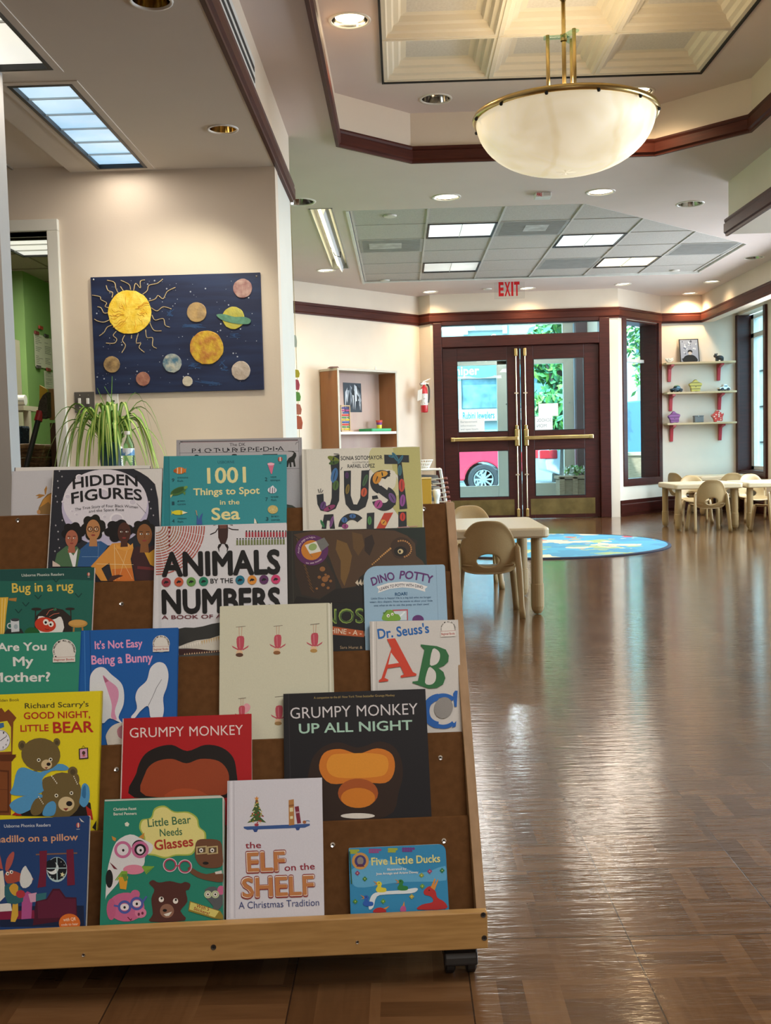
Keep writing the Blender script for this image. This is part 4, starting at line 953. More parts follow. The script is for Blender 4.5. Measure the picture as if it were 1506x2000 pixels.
# spider plant
Q = on_y((217, 880), 5.17); pc = (Q.x, 5.17)
sp_ = thing('spider_plant', 'spider plant with arching striped leaves in a dark teal pot', 'plant', (*pc, .83))
m_ = MB(); m_.lathe([(0, .832), (.052, .832), (.062, .98), (.066, .985), (.060, .985), (.055, .96), (0, .96)], (*pc, 0), 28); m_.build('pot', M('teal_glazed_pot', (.012, .05, .075), (.018, .07, .10), .25, scale=6, coat=.4), sp_, smooth=False)
LG_, LL_ = M('spider_leaf_green', (.11, .27, .03), (.17, .36, .05), .42, scale=8), M('spider_leaf_stripe', (.48, .58, .14), (.58, .64, .22), .42, scale=8)
m_ = MB(); rd = random.Random(11)
def blade(base, an, reach, rise, drop, w):
    d = Vector((math.cos(an), math.sin(an), 0)); n = Vector((-d.y, d.x, 0)); N = 12; vs_ = []; tmax = 1
    for q_ in range(30, 101):
        t = q_/100
        if base[2]+rise*4*t*(1-t)-drop*max(0, t-.35)**2*2.2+rise*t*.4 < .842: tmax = t; break
    for i in range(N+1):
        t = i/N*tmax; h = rise*4*t*(1-t)*(1 if t < .5 else 1)+(-drop)*max(0, t-.35)**2*2.2
        p = Vector(base)+d*reach*(t**.85)+Vector((0, 0, h+rise*t*.4)); ww = w*(.55+.9*t if t < .4 else 1.0*(1-(t-.4)/.6)**.7+.02)
        fold = .35*ww
        vs_ += [p-n*ww+Vector((0, 0, fold)), p-n*ww*.4, p+n*ww*.4, p+n*ww+Vector((0, 0, fold))]
    fs = []; mi = []
    for i in range(N):
        for j in range(3): m_.f.append([len(m_.v)+a_ for a_ in (4*i+j, 4*i+j+1, 4*i+j+5, 4*i+j+4)]); m_.m.append(1 if j == 1 else 0); m_.c.append(None)
    m_.v += [tuple(v_) for v_ in vs_]
for k in range(50):
    an = rd.uniform(0, 6.283); q = rd.random()
    if math.sin(an) > .45: an = -an
    blade((pc[0]+rd.uniform(-.03, .03), pc[1]+rd.uniform(-.03, .02), .965), an, rd.uniform(.07, .14)+.24*q*abs(math.cos(an)), rd.uniform(.08, .19), rd.uniform(.12, .34)*(.55+.45*abs(math.cos(an))), rd.uniform(.010, .020))
for an, re, ri, dr in ((0.1, .33, .2, .55), (-.2, .30, .17, .7), (3.0, .36, .12, .65), (3.3, .28, .17, .75), (.25, .26, .235, .5), (2.8, .25, .18, .6)): blade((*pc, .965), an, re, ri, dr, .011)
m_.build('foliage', [LG_, LL_], sp_)
m_ = MB()
for path in ([(218, 850), (217, 800), (219, 735)], [(214, 850), (208, 800), (190, 758)], [(221, 850), (224, 790), (204, 755)]): m_.tube([on_y(p_, 5.2) for p_ in path], [.003, .0025, .0012], 6)
m_.build('flower_stalk', LG_, sp_)
# water bottle
Qb = on_y((249.5, 880), 5.0); bz = .831; H = on_y((250, 842), 5.0).z-bz
bt = thing('water_bottle', 'clear plastic water bottle with blue label beside the spider plant', 'bottle', (Qb.x, 5.0, bz))
r = .0325
def clearplastic():
    m = bpy.data.materials.new('clear_plastic'); m.use_nodes = True; ns, ls = nodes(m); b = ns['Principled BSDF']
    b.inputs['Base Color'].default_value = (.93, .97, 1, 1); b.inputs['Roughness'].default_value = .05; b.inputs['Transmission Weight'].default_value = 1; b.inputs['IOR'].default_value = 1.15; return m
pr_ = [(0, 0), (r*.85, 0), (r, .008)]
for k in range(6): pr_ += [(r, .012+.011*k), (r*.93, .0175+.011*k)]
pr_ += [(r, .08), (r*.97, .084), (r*.97, .122), (r, .126), (r*.95, .14), (r*.6, H-.035), (.0125, H-.024), (.0125, H-.016), (0, H-.016)]
m_ = MB(); m_.lathe(pr_, (Qb.x, 5.0, bz), 28); m_.build('bottle_body', clearplastic(), bt, smooth=True)
m_ = MB(); m_.lathe([(r*1.0, .086), (r*1.0, .121)], (Qb.x, 5.0, bz), 28); o = m_.build('label', M('bottle_label', (.10, .30, .60), (.75, .82, .88), .35, scale=30, contrast=(.48, .55)), bt, smooth=True)
m_ = MB(); m_.lathe([(0, H-.017), (.0145, H-.017), (.0145, H), (0, H)], (Qb.x, 5.0, bz), 20); m_.build('cap', WHITE, bt)
# ------------------------------------------------------------------ things in the room beyond the doorway
def Yb(px, Y): return on_y(px, Y)
# notes on the green side wall X = -2.97
def note(label, quad, seed, group='notes taped to the green wall'):
    m = MB(); ps = [on_x(p_, -2.962) for p_ in quad]; ps[2].y, ps[3].y = ps[1].y, ps[0].y; ps[1].z = ps[0].z; ps[2].z = ps[3].z
    m.add([tuple(p_) for p_ in ps], [(0, 1, 2, 3)]); m.c[-1] = lin('#e3e2cb')
    A = Art(m, lambda x, y, k: ps[0]+(ps[1]-ps[0])*x+(ps[3]-ps[0])*y+Vector((k*8, 0, 0))); rd = random.Random(seed)
    for i in range(16):
        if rd.random() < .8: A.line('#77756a', .012, [(.12, .08+.054*i), (rd.uniform(.4, .88), .08+.054*i)])
    return tag(m.build('wall_note', PRINT, solid=.001), label, 'note', group)
note('left of the two long printed sheets on the green wall', [(66, 650), (84, 655), (85, 718), (68, 715)], 1)
note('right of the two long printed sheets on the green wall', [(84, 657), (103, 662), (103, 722), (86, 719)], 2)
note('short printed sheet hanging below the right long sheet', [(86, 724), (105, 728), (106, 758), (88, 758)], 3)
for lab, a_, col in (('bare red tape square above the notes on the green wall', (80, 640), (.45, .05, .03)), ('dark red clip at the top of the left long sheet', (72, 650), (.25, .04, .04)), ('dark grey clip at the top of the right long sheet', (91, 656), (.05, .05, .04)),
                ('grey clip at the foot of the left long sheet', (76, 717), (.12, .1, .1)), ('red clip at the foot of the right long sheet', (95, 722), (.3, .05, .04))):
    p = on_x(a_, -2.955); m_ = MB(); m_.box(-2.962, p.y-.045, p.z-.014, -2.950, p.y+.045, p.z+.014); tag(m_.build('wall_clip', M('clip_%d' % a_[0], col, None, .4), bevel=.003), lab, 'clip')
# cream shelf tower at the left
st = thing('shelf_tower', 'tall cream open shelf at the left of the doorway view', 'shelf', (-3.3, 8.1, 0)); CRM = M('cream_laminate', (.66, .58, .45), (.62, .55, .42), .5, scale=4)
xr = Yb((40, 700), 8.27).x
m_ = MB(); m_.box(xr-.02, 8.13, 0, xr, 8.27, 1.85); m_.box(xr-.9, 8.13, 0, xr-.88, 8.27, 1.85); m_.box(xr-.88, 8.25, 0, xr-.02, 8.27, 1.85); m_.build('side_panels', CRM, st)
for z in (.05, .55, .98, 1.35, 1.81):
    m_ = MB(); m_.box(xr-.88, 8.13, z, xr-.02, 8.25, z+.025); m_.build('shelf', CRM, st)
m_ = MB(); m_.box(xr-.42, 8.14, 1.836, xr-.04, 8.26, 2.2); m_.box(xr-.425, 8.135, 2.12, xr-.035, 8.265, 2.21)
tag(m_.build('storage_box', M('brown_box', (.16, .10, .05), (.12, .075, .04), .7, scale=6), bevel=.004), 'brown storage box on top of the cream shelf', 'box')
m_ = MB(); m_.box(xr-.36, 8.14, 1.376, xr-.06, 8.24, 1.62); tag(m_.build('file_box', M('dark_file_box', (.10, .07, .05), None, .6), bevel=.004), 'dark file box on the upper shelf of the cream tower', 'box')
# white roll of paper on a bracket
a_, b2_ = Yb((28, 782), 7.6), Yb((50, 780), 7.6)
t = thing('paper_roll', 'white roll of paper beside the cream shelf', 'paper roll', (a_.x, 7.6, a_.z)); m_ = MB(); m_.tube([(a_.x-.05, 7.6, a_.z), (b2_.x, 7.6, a_.z)], .038, 20); m_.build('roll', PAPER, t)
m_ = MB(); m_.box(a_.x-.4, 7.55, a_.z-.075, b2_.x, 7.9, a_.z-.04); m_.box(a_.x-.4, 7.65, 0, a_.x-.36, 7.9, a_.z-.04); m_.box(b2_.x-.04, 7.65, 0, b2_.x, 7.7, a_.z-.07); m_.build('bracket_table', CRM, t)
# wicker basket with blue bag
kx0, kx1, kz = Yb((26, 890), 6.5).x, Yb((91, 890), 6.5).x, Yb((60, 874), 6.5).z
WICK = M('wicker', (.20, .11, .045), (.10, .05, .02), .7, scale=40, stretch=(1, 1, 3), bump=.8)
ws = thing('wicker_basket', 'brown wicker basket behind the book cart, seen in the doorway', 'basket', ((kx0+kx1)/2, 6.6, kz-.36))
m_ = MB()
for k in range(12):
    z = kz-.33+.028*k; q = .004*(k % 2)
    pts = [(kx0-q, 6.45-q, z), (kx1+q, 6.45-q, z), (kx1+q, 6.75+q, z), (kx0-q, 6.75+q, z), (kx0-q, 6.45-q, z)]
    pp = []
    for u, v in zip(pts, pts[1:]):
        for j in range(8): pp.append(tuple(u[d]+(v[d]-u[d])*j/8+(.007*math.sin(math.pi*(j+k)) if d == 1 else 0)+(.008*(-1)**(j+k) if d == 1 else 0) for d in range(3)))
    m_.tube(pp+[pp[0]], .0155, 6)
m_.box(kx0, 6.46, kz-.36, kx1, 6.74, kz-.345); m_.build('woven_side', WICK, ws)
m_ = MB(); m_.tube(cat_rom([(kx0, 6.45, kz+.0), ((kx0+kx1)/2, 6.44, kz+.008), (kx1, 6.45, kz), (kx1, 6.75, kz), (kx0, 6.75, kz)], 5), .017, 8); m_.build('rim', M('wicker_rim', (.30, .17, .07), (.2, .11, .05), .6, scale=30, bump=.5), ws)
bs = thing('basket_stand', 'dark wooden stand carrying the wicker basket', 'stand', ((kx0+kx1)/2, 6.6, 0)); DKW = M('dark_cabinet_wood', (.085, .035, .012), (.055, .022, .008), .45, scale=4, stretch=(4, 4, .6))
m_ = MB(); m_.box(kx0-.03, 6.38, kz-.39, kx1+.0, 6.8, kz-.362)
for x in (kx0, kx1-.06):
    for y in (6.4, 6.74): m_.box(x, y, 0, x+.04, y+.04, kz-.39)
m_.build('stand_frame', DKW, bs)
p0, p1 = Yb((32, 834), 6.62), Yb((54, 872), 6.62)
m_ = MB(); pts = [(p0.x-.12, p1.z-.05), (p1.x-.01, p1.z-.05), (p1.x+.005, p0.z+.01), (p1.x-.03, p0.z), (p0.x-.12, p0.z-.005)]
m_.prism(pts, (0, 6.52, 0), (1, 0, 0), (0, 0, 1), (0, .16, 0)); tag(m_.build('blue_bag', M('navy_dotted_cloth', (.015, .04, .07), (.10, .22, .30), .8, scale=70, contrast=(.6, .68)), bevel=.02), 'dark blue dotted bag standing in the wicker basket', 'bag')
# snow brush leaning: black pole, red grip, dark bristles, yellow scraper
t = thing('long_handled_brush', 'black pole brush with red grip and yellow scraper, leaning in the doorway', 'brush', Yb((52, 912), 6.25))
A0, A1 = Yb((50, 916), 6.25), Yb((77, 812), 6.35); dd = (A1-A0)
m_ = MB(); m_.tube([A0-Vector((.02, .02, .45)), A0, A1], .0165, 12); m_.build('pole', BLACK, t)
m_ = MB(); m_.tube([A0+dd*.9, A0+dd*1.08], .024, 12); m_.build('grip', M('red_grip', (.5, .02, .03), None, .35), t)
m_ = MB(); m_.prism([(Yb(p_, 6.36).x, Yb(p_, 6.36).z) for p_ in ((76, 800), (79, 784), (86, 772), (94, 766), (95, 815), (84, 818))], (0, 6.34, 0), (1, 0, 0), (0, 0, 1), (0, .07, 0)); m_.build('bristle_head', M('dark_bristles', (.05, .04, .03), (.09, .08, .06), .9, scale=80, bump=.8), t)
m_ = MB(); m_.prism([(Yb(p_, 6.38).x, Yb(p_, 6.38).z) for p_ in ((79, 752), (94, 761), (93, 768), (84, 776), (79, 786))], (0, 6.36, 0), (1, 0, 0), (0, 0, 1), (0, .02, 0)); m_.build('scraper', M('yellow_plastic', (.80, .50, .03), None, .4), t, bevel=.003)
# brown cabinet with a cardboard box
x0c, x1c, zc_ = kx1+.03, -1.95, Yb((100, 820), 6.5).z
t = thing('brown_cabinet', 'dark brown wooden cabinet behind the doorway casing', 'cabinet', ((x0c+x1c)/2, 6.7, 0))
m_ = MB(); m_.box(x0c, 6.5, 0, x1c, 7.0, zc_-.02); m_.build('body', DKW, t)
m_ = MB(); m_.box(x0c+.08, 6.48, zc_-.02, x1c, 7.0, zc_); m_.build('top', M('cabinet_top', (.35, .22, .12), None, .4), t, bevel=.003)
m_ = MB(); m_.box(x0c+.13, 6.482, .05, x0c+.15, 6.502, zc_-.03); m_.build('door_seam', DARK, t)
p0 = Yb((94, 759), 6.55)
m_ = MB(); m_.box(p0.x, 6.55, zc_+.001, p0.x+.42, 6.85, p0.z); tag(m_.build('cardboard_box', M('cardboard', (.36, .22, .09), (.32, .19, .075), .8, scale=8), bevel=.003), 'plain cardboard box on the brown cabinet', 'box')
setparent(light('back_room_lamp', 'AREA', (-2.42, 7.6, ZL-.06), 8, (1, .97, .85), shape='RECTANGLE', size=.6, size_y=.6), bpy.data.objects['ceiling_back_room'])
# paper garland on the hidden side of the pier
gd = thing('paper_garland', 'string of cut coloured paper shapes hanging behind the pier edge', 'garland', (SX+.012, 7.2, 1.4))
for k, (px, w, h, col) in enumerate((((577, 667), 5, 18, (.75, .76, .75)), ((580, 730), 8, 12, (.8, .62, .08)), ((580, 752), 8, 16, (.75, .12, .2)), ((582, 775), 8, 14, (.2, .45, .12)), ((583, 800), 9, 16, (.8, .25, .2)), ((585, 826), 9, 20, (.8, .18, .12)))):
    p = on_y(px, 7.4); s_ = 7.4/FPX; m_ = MB(); m_.prism([(p.x-w*s_, p.z-h*s_*.6), (p.x+w*s_*.5, p.z-h*s_*.6), (p.x+w*s_*.7, p.z), (p.x+w*s_*.4, p.z+h*s_*.6), (p.x-w*s_, p.z+h*s_*.8)], (0, 7.4, 0), (1, 0, 0), (0, 0, 1), (0, .003, 0))
    m_.build('paper_shape', M('garland_%d' % k, col, None, .8), gd)
pa, pb = on_y((572, 560), 7.404), on_y((585, 850), 7.404)
m_ = MB(); m_.tube([(pa.x, 7.405, ZC), (pb.x, 7.405, pb.z-.1)], .002, 5); m_.build('string', YARN, gd)
# ------------------------------------------------------------------ rug
def rug_mat():
    m = bpy.data.materials.new('map_rug_pile'); m.use_nodes = True; ns, ls = nodes(m); b = ns['Principled BSDF']; b.inputs['Roughness'].default_value = .95
    tc = ns.new('ShaderNodeTexCoord'); last = None
    def layer(prev, scale, seed, lo, col):
        mp = ns.new('ShaderNodeMapping'); mp.inputs['Location'].default_value = (seed*3.1, seed*1.7, 0); ls.new(tc.outputs['Object'], mp.inputs[0])
        nz = ns.new('ShaderNodeTexNoise'); nz.inputs['Scale'].default_value = scale; nz.inputs['Detail'].default_value = 3; ls.new(mp.outputs[0], nz.inputs[0])
        g = ns.new('ShaderNodeMath'); g.operation = 'GREATER_THAN'; g.inputs[1].default_value = lo; ls.new(nz.outputs[0], g.inputs[0])
        mx = ns.new('ShaderNodeMix'); mx.data_type = 'RGBA'; ls.new(g.outputs[0], mx.inputs[0]); mx.inputs[7].default_value = (*col, 1)
        if prev is None: mx.inputs[6].default_value = (.07, .28, .46, 1)
        else: ls.new(prev, mx.inputs[6])
        return mx.outputs[2]
    for a in ((2.2, 1, .5, (.08, .34, .52)), (2.2, 2, .57, (.62, .58, .42)), (2.4, 3, .61, (.36, .45, .20)), (3.6, 4, .66, (.55, .36, .16)), (3.6, 5, .67, (.55, .08, .10)), (2.4, 6, .66, (.16, .36, .30))): last = layer(last, *a)
    ls.new(last, b.inputs['Base Color']); return m
RC = (1.25, 9.36); RR = 1.14
rg = thing('round_rug', 'round blue map-patterned rug with a dark edge before the entry doors', 'rug', (*RC, 0))
m_ = MB(); m_.lathe([(0, .002), (RR-.03, .002), (RR-.03, .012), (0, .012)], (*RC, 0), 64); m_.build('pile', rug_mat(), rg)
m_ = MB(); m_.lathe([(RR-.03, .001), (RR, .001), (RR, .008), (RR-.01, .014), (RR-.03, .014)], (*RC, 0), 64); m_.build('bound_edge', M('rug_binding', (.02, .025, .05), None, .9), rg)

# ------------------------------------------------------------------ children's chairs and tables
CHX = 'moulded chairs around the far tables'
def make_chair(name, label, x, y, rz, group=None):
    t = thing(name, label, 'chair', (0, 0, 0), 0, group)
    # backrest: rings from the oval hole out to the arched outline
    m = MB(); N = 44; HZ, hx, hz = .306, .060, .035
    out = []
    for i in range(N):
        a = 2*math.pi*i/N; c, s = math.cos(a), math.sin(a)
        ex = .154*abs(c)**.56*(1 if c > 0 else -1)
        zz = .312+(.213*abs(s)**.86 if s > 0 else -.082*abs(s)**.55)
        out.append((ex*(1-.16*max(0, s)**2.2), zz))
    K = 7; vs_ = []
    for k in range(K+1):
        f = k/K
        for i in range(N):
            a = 2*math.pi*i/N
            hxp, hzp = hx*math.cos(a), HZ+hz*math.sin(a); X = hxp+(out[i][0]-hxp)*f; Z = hzp+(out[i][1]-hzp)*f
            rim = -.010 if k == K else 0
            vs_.append((X, -.145-.16*(Z-.25)+.045*(X/.15)**2+rim+(.02*((.3-Z)/.06) if Z < .3 else 0), Z))
    m.add(vs_, [(k*N+i, k*N+(i+1) % N, (k+1)*N+(i+1) % N, (k+1)*N+i) for k in range(K) for i in range(N)])
    m.build('backrest', TAN, t, smooth=True, solid=.009, subsurf=1)
    m = MB(); n = 9; vs_ = []
    for j in range(n):
        v = j/(n-1); yy = -.138+.285*v; wd = .146+.006*math.sin(math.pi*v)-(.03*max(0, (v-.8)/.2)**2); 
        for i in range(n):
            u = -1+2*i/(n-1); vs_.append((u*wd, yy-.01*abs(u)**3*(1 if v > .5 else -1), .258+.012*u*u+(.018*(1-v/.15)**2 if v < .15 else 0)-(.022*((v-.85)/.15)**2 if v > .85 else 0)-.008*math.sin(math.pi*v)*(1-u*u)))
    m.add(vs_, [(j*n+i, j*n+i+1, (j+1)*n+i+1, (j+1)*n+i) for j in range(n-1) for i in range(n-1)]); m.build('seat', TAN, t, smooth=True, solid=.012, subsurf=1)
    for sx in (-1, 1):
        m = MB(); m.tube([(sx*.148, -.118, .395), (sx*.156, -.128, .37), (sx*.164, -.145, .25), (sx*.172, -.178, .06), (sx*.173, -.18, .045), (sx*.175, -.186, 0)], [.010, .021, .023, .019, .021, .021], 10, sq=.62); m.build('leg', TANL, t, smooth=True)
        m = MB(); m.tube([(sx*.138, .095, .262), (sx*.146, .105, .2), (sx*.158, .128, .05), (sx*.16, .13, .045), (sx*.162, .134, 0)], [.021, .021, .018, .020, .020], 10, sq=.7); m.build('leg', TANL, t, smooth=True)
    t.location = (x, y, 0); t.rotation_euler = (0, 0, rz)
    return t
def make_table(name, label, x0, y0, x1, y1, h=.476, group=None, lr=.0315, chamfer=.035, legs=None):
    t = thing(name, label, 'table', ((x0+x1)/2, (y0+y1)/2, 0), 0, group)
    def rr(q, c):
        pts = []
        for cx, cy, a0 in ((x1-q-c, y1-q-c, 0), (x0+q+c, y1-q-c, 90), (x0+q+c, y0+q+c, 180), (x1-q-c, y0+q+c, 270)):
            for k in range(6): a = math.radians(a0+18*k); pts.append((cx+c*math.cos(a), cy+c*math.sin(a)))
        return pts
    m = MB(); L = [(0.012, h), (.004, h-.003), (0, h-.012), (0, h-.045), (.008, h-.055)]; N = 24; vs_ = []
    for q, z in L: vs_ += [(x, y, z) for x, y in rr(q, chamfer)]
    fs = [tuple(range(N))]+[(k*N+(i+1) % N, k*N+i, (k+1)*N+i, (k+1)*N+(i+1) % N) for k in range(len(L)-1) for i in range(N)]+[tuple(range((len(L)-1)*N, len(L)*N))[::-1]]
    m.add(vs_, fs); m.build('tabletop', M('tan_tabletop', (.56, .45, .29), (.53, .42, .27), .35, scale=140), t)
    for lx in (x0+.06, x1-.06):
        for ly in (y0+.085, y1-.085):
            m = MB(); m.lathe([(0, 0), (lr*.55, .004), (lr*.95, .022), (lr*1.12, .045), (lr*1.12, .165), (lr*1.0, .168), (lr, h-.053)], (lx, ly, 0), 20); m.build('leg', TANL, t, smooth=False)
    return t
make_table('activity_table', 'nearest tan plastic table, half hidden by the book cart', -.36, 5.5, .782, 6.36)
p = on_z((1380, 1039), 0)
c0_ = make_chair('activity_chair', 'tan chair with oval back hole at the nearest table, seen from behind', 0, 0, 0)
a_ = on_z((961, 1207), 0); c0_.location = (a_.x-.005, a_.y+.16, 0); c0_.rotation_euler = (0, 0, math.radians(-3))
b_ = on_y((922, 993), 6.75)
dup(c0_, (b_.x, 6.72, 0), math.radians(184), 'tan chair facing the camera across the nearest table')
TG = 'far children tables'
make_table('activity_table', 'front left of the far tan tables, below the three wall shelves', 2.765, 10.52, 3.46, 11.22, group=TG)
make_table('activity_table', 'far tan table cut by the right edge of the picture', 3.485, 10.5, 4.18, 11.2, group=TG)
make_table('activity_table', 'rearmost far tan table, against the wall below the shelves', 3.62, 12.62, 4.32, 13.28, group=TG)
def chair(label, px, Y, rz): q = on_y(px, Y); return dup(c0_, (q.x, Y, 0), math.radians(rz), label)
for ch in (chair('tan chair with back to the camera at the front left far table', (1380.5, 1000), 10.48, 2),
           chair('pale chair facing the camera behind the front left far table', (1356, 950), 11.5, 176),
           chair('turned chair at the left end of the rearmost far table', (1337, 950), 12.95, -62),
           chair('dark-looking chair seen from behind at the rearmost far table', (1420, 950), 12.42, 3),
           chair('pale chair facing the camera behind the far table at the right edge', (1476, 950), 11.55, 182),
           chair('chair at the right edge, mostly cut off by the picture', (1510, 950), 10.25, 20)): ch['group'] = CHX

# ------------------------------------------------------------------ bookcase against the angled wall
WD = Vector((.681, .733, 0)).normalized(); WN = Vector((.733, -.681, 0)).normalized(); W0 = Vector((-1.138, 11.47, 0))
def bp(s, d, z): return W0+WD*s+WN*d+Vector((0, 0, z))
def bbox(m, s0, d0, z0, s1, d1, z1, mi=0): return m.obox(bp(s0, d0, z0), WD*(s1-s0), WN*(d1-d0), (0, 0, z1-z0), mi)
CHERRY = M('cherry_laminate', (.34, .145, .055), (.29, .115, .042), .4, scale=3, stretch=(3, 3, .6))
PALEB = M('pale_back_board', (.50, .36, .30), (.46, .32, .27), .6, scale=3, stretch=(3, 3, .5)); EDGE = M('grey_edge_band', (.52, .48, .40), None, .45)
bk = thing('bookcase', 'tall cherry bookcase with pale edges against the angled left wall', 'bookcase', bp(.83, .16, 0))
S0, S1, BD, BH = .345, 1.31, .305, 1.82
for s in (S0, S1-.025):
    m_ = MB(); bbox(m_, s, .02, 0, s+.025, BD-.006, BH-.025); o = m_.build('side_panel', CHERRY, bk)
    m_ = MB(); bbox(m_, s, BD-.006, 0, s+.025, BD, BH-.025); m_.build('edge_band', EDGE, o)
m_ = MB(); bbox(m_, S0-.004, .015, BH-.025, S1+.004, BD+.004, BH); m_.build('top_board', EDGE, bk)
m_ = MB(); bbox(m_, S0+.025, .02, 0, S1-.025, .03, BH-.025); m_.build('back_board', PALEB, bk)
for z in (.06, .58, 1.085):
    m_ = MB(); bbox(m_, S0+.025, .03, z, S1-.025, BD-.008, z+.028); m_.build('shelf', WHITE, bk)
def bpx(px, d): return on_plane(px, W0+WN*d, WN)
# black and white print pinned inside
q = [bpx(p_, .034) for p_ in ((670, 747), (705, 749), (707, 805), (673, 805))]
m_ = MB(); m_.add([tuple(x) for x in q], [(0, 1, 2, 3)]); m_.c[-1] = lin('#3a4048')
A = Art(m_, lambda x, y, k: q[0]+(q[1]-q[0])*x+(q[3]-q[0])*y+WN*(k*10))
rd = random.Random(5)
for i in range(26):
    x = rd.uniform(.05, .9); A.poly(rd.choice(['#9aa0a8', '#c8ccd2', '#22262b', '#6d757e', '#14171a', '#e0e2e6']), [(x, rd.uniform(.02, .5)), (x+rd.uniform(.03, .14), rd.uniform(.1, .6)), (x+rd.uniform(-.1, .1), rd.uniform(.6, .97))])
tag(m_.build('photo_print', PRINT, solid=.001), 'black and white waterfall print pinned inside the cherry bookcase', 'print')
# abacus
s_, d_ = ((bpx((675, 842), .2)-W0).dot(WD), .2); zb = 1.114
ab = thing('abacus', 'wooden abacus with rows of coloured beads on the bookcase shelf', 'abacus', bp(s_, d_, zb)); WOODP = M('pale_toy_wood', (.5, .34, .17), (.44, .29, .14), .5, scale=5, stretch=(1, 1, 5))
m_ = MB()
for s in (s_-.075, s_+.063): bbox(m_, s, d_-.01, zb, s+.012, d_+.01, zb+.30)
bbox(m_, s_-.09, d_-.035, zb, s_+.09, d_+.035, zb+.014); bbox(m_, s_-.075, d_-.01, zb+.288, s_+.075, d_+.01, zb+.30); m_.build('frame', WOODP, ab)
for k, col in enumerate(((.75, .62, .05), (.1, .35, .12), (.7, .08, .07), (.05, .15, .45), (.75, .62, .05), (.1, .35, .15), (.7, .08, .07), (.08, .15, .4), (.5, .1, .3), (.1, .1, .35))):
    z = zb+.03+.0265*k; m_ = MB()
    for j in range(9):
        if (j*7+k) % 11 == 3: continue
        c = bp(s_-.056+.014*j, d_, z); m_.ell(tuple(c), (.0075, .0075, .011), 8)
    m_.build('bead_row', M('bead_%d' % k, col, None, .3), ab)
# tray and cups
s_ = (bpx((733, 842), .17)-W0).dot(WD)
tr = MB(); bbox(tr, s_-.155, .07, zb, s_+.155, .27, zb+.008)
for e in ((s_-.165, .065, s_-.15, .275), (s_+.15, .065, s_+.165, .275), (s_-.15, .065, s_+.15, .078), (s_-.15, .262, s_+.15, .275)): bbox(tr, e[0], e[1], zb+.004, e[2], e[3], zb+.035)
tag(tr.build('play_tray', M('green_plastic', (.02, .33, .12), None, .35), bevel=.004), 'bright green plastic tray on the bookcase shelf', 'tray')
sc_ = (bpx((741, 838), .17)-W0).dot(WD)
for k, (col, z0, z1, nm) in enumerate((((.80, .68, .05), .009, .078, 'yellow stacking cup at the bottom of the stack on the green tray'), ((.22, .06, .30), .0785, .106, 'purple stacking cup in the middle of the stack'), ((.72, .10, .07), .1065, .132, 'red stacking cup topping the stack'))):
    m_ = MB(); r_ = .026+.004*k; m_.lathe([(0, z0), (r_, z0), (r_+.006, z1), (r_+.003, z1), (r_-.002, z0+.004), (0, z0+.004)], bp(sc_, .17, zb), 18); tag(m_.build('stacking_cup', M('cup_%d' % k, col, None, .35)), nm, 'cup')
s_ = (bpx((716, 838), .15)-W0).dot(WD); m_ = MB(); m_.ell(tuple(bp(s_, .15, zb+.0225)), (.045, .03, .0125), 12); tag(m_.build('wooden_disc', WOODP), 'small flat wooden disc lying on the green tray', 'toy')
# bits on top of the bookcase
m_ = MB(); s_ = (bpx((650, 716), .2)-W0).dot(WD); m_.prism([(-.09, 0), (.06, 0), (.03, .022), (-.05, .018)], bp(s_, .2, BH), WD, (0, 0, 1), WN*.05); tag(m_.build('folded_paper', M('brown_paper', (.14, .07, .05), None, .8)), 'dark folded scrap lying on top of the bookcase', 'paper')
m_ = MB(); m_.lathe([(.008, 0), (.008, .03), (.004, .05), (0, .05)], bp((bpx((733, 722), .2)-W0).dot(WD), .2, BH), 10); tag(m_.build('bottle_stub', WHITE), 'tiny white bottle on top of the bookcase', 'bottle')
# ------------------------------------------------------------------ fire extinguisher
q = on_y((829, 800), 12.72); x, y = q.x, 12.72; zb = on_y((829, 806), 12.72).z
fe = thing('fire_extinguisher', 'red fire extinguisher hanging on the wall left of the entry doors', 'fire extinguisher', (x, y, zb))
m_ = MB(); m_.lathe([(0, 0), (.04, .003), (.044, .015), (.044, .27), (.036, .305), (.016, .325), (.014, .345), (0, .345)], (x, y, zb), 24); m_.build('cylinder', M('extinguisher_red', (.55, .02, .03), None, .25, coat=.4), fe, smooth=True)
m_ = MB(); m_.lathe([(.0447, .09), (.0447, .23)], (x, y, zb), 24); m_.build('label', M('extinguisher_label', (.75, .74, .72), (.4, .35, .33), .5, scale=60, contrast=(.55, .62)), fe, smooth=True)
m_ = MB(); m_.box(x-.02, y-.02, zb+.34, x+.03, y+.02, zb+.37); m_.obox((x-.01, y-.012, zb+.37), (.09, 0, .035), (0, .024, 0), (0, 0, .012)); m_.obox((x-.01, y-.012, zb+.35), (.075, 0, .0), (0, .024, 0), (0, 0, .01)); m_.ell((x-.035, y-.02, zb+.35), (.02, .012, .02), 10); m_.build('valve_handle', CHROME, fe)
m_ = MB(); m_.tube(cat_rom([(x+.03, y, zb+.345), (x+.06, y, zb+.31), (x+.062, y, zb+.2), (x+.052, y, zb+.12)], 5, False), .009, 8); m_.build('hose', BLACK, fe)
m_ = MB(); m_.obox((x-.085, y-.048, zb+.14), (.055, -.004, .02), (.0, .001, 0), (.01, 0, .13)); m_.build('inspection_tag', PAPER, fe)
m_ = MB(); m_.box(x-.01, y+.04, zb+.2, x+.02, 12.84, zb+.32); m_.build('wall_bracket', CHROME, fe)
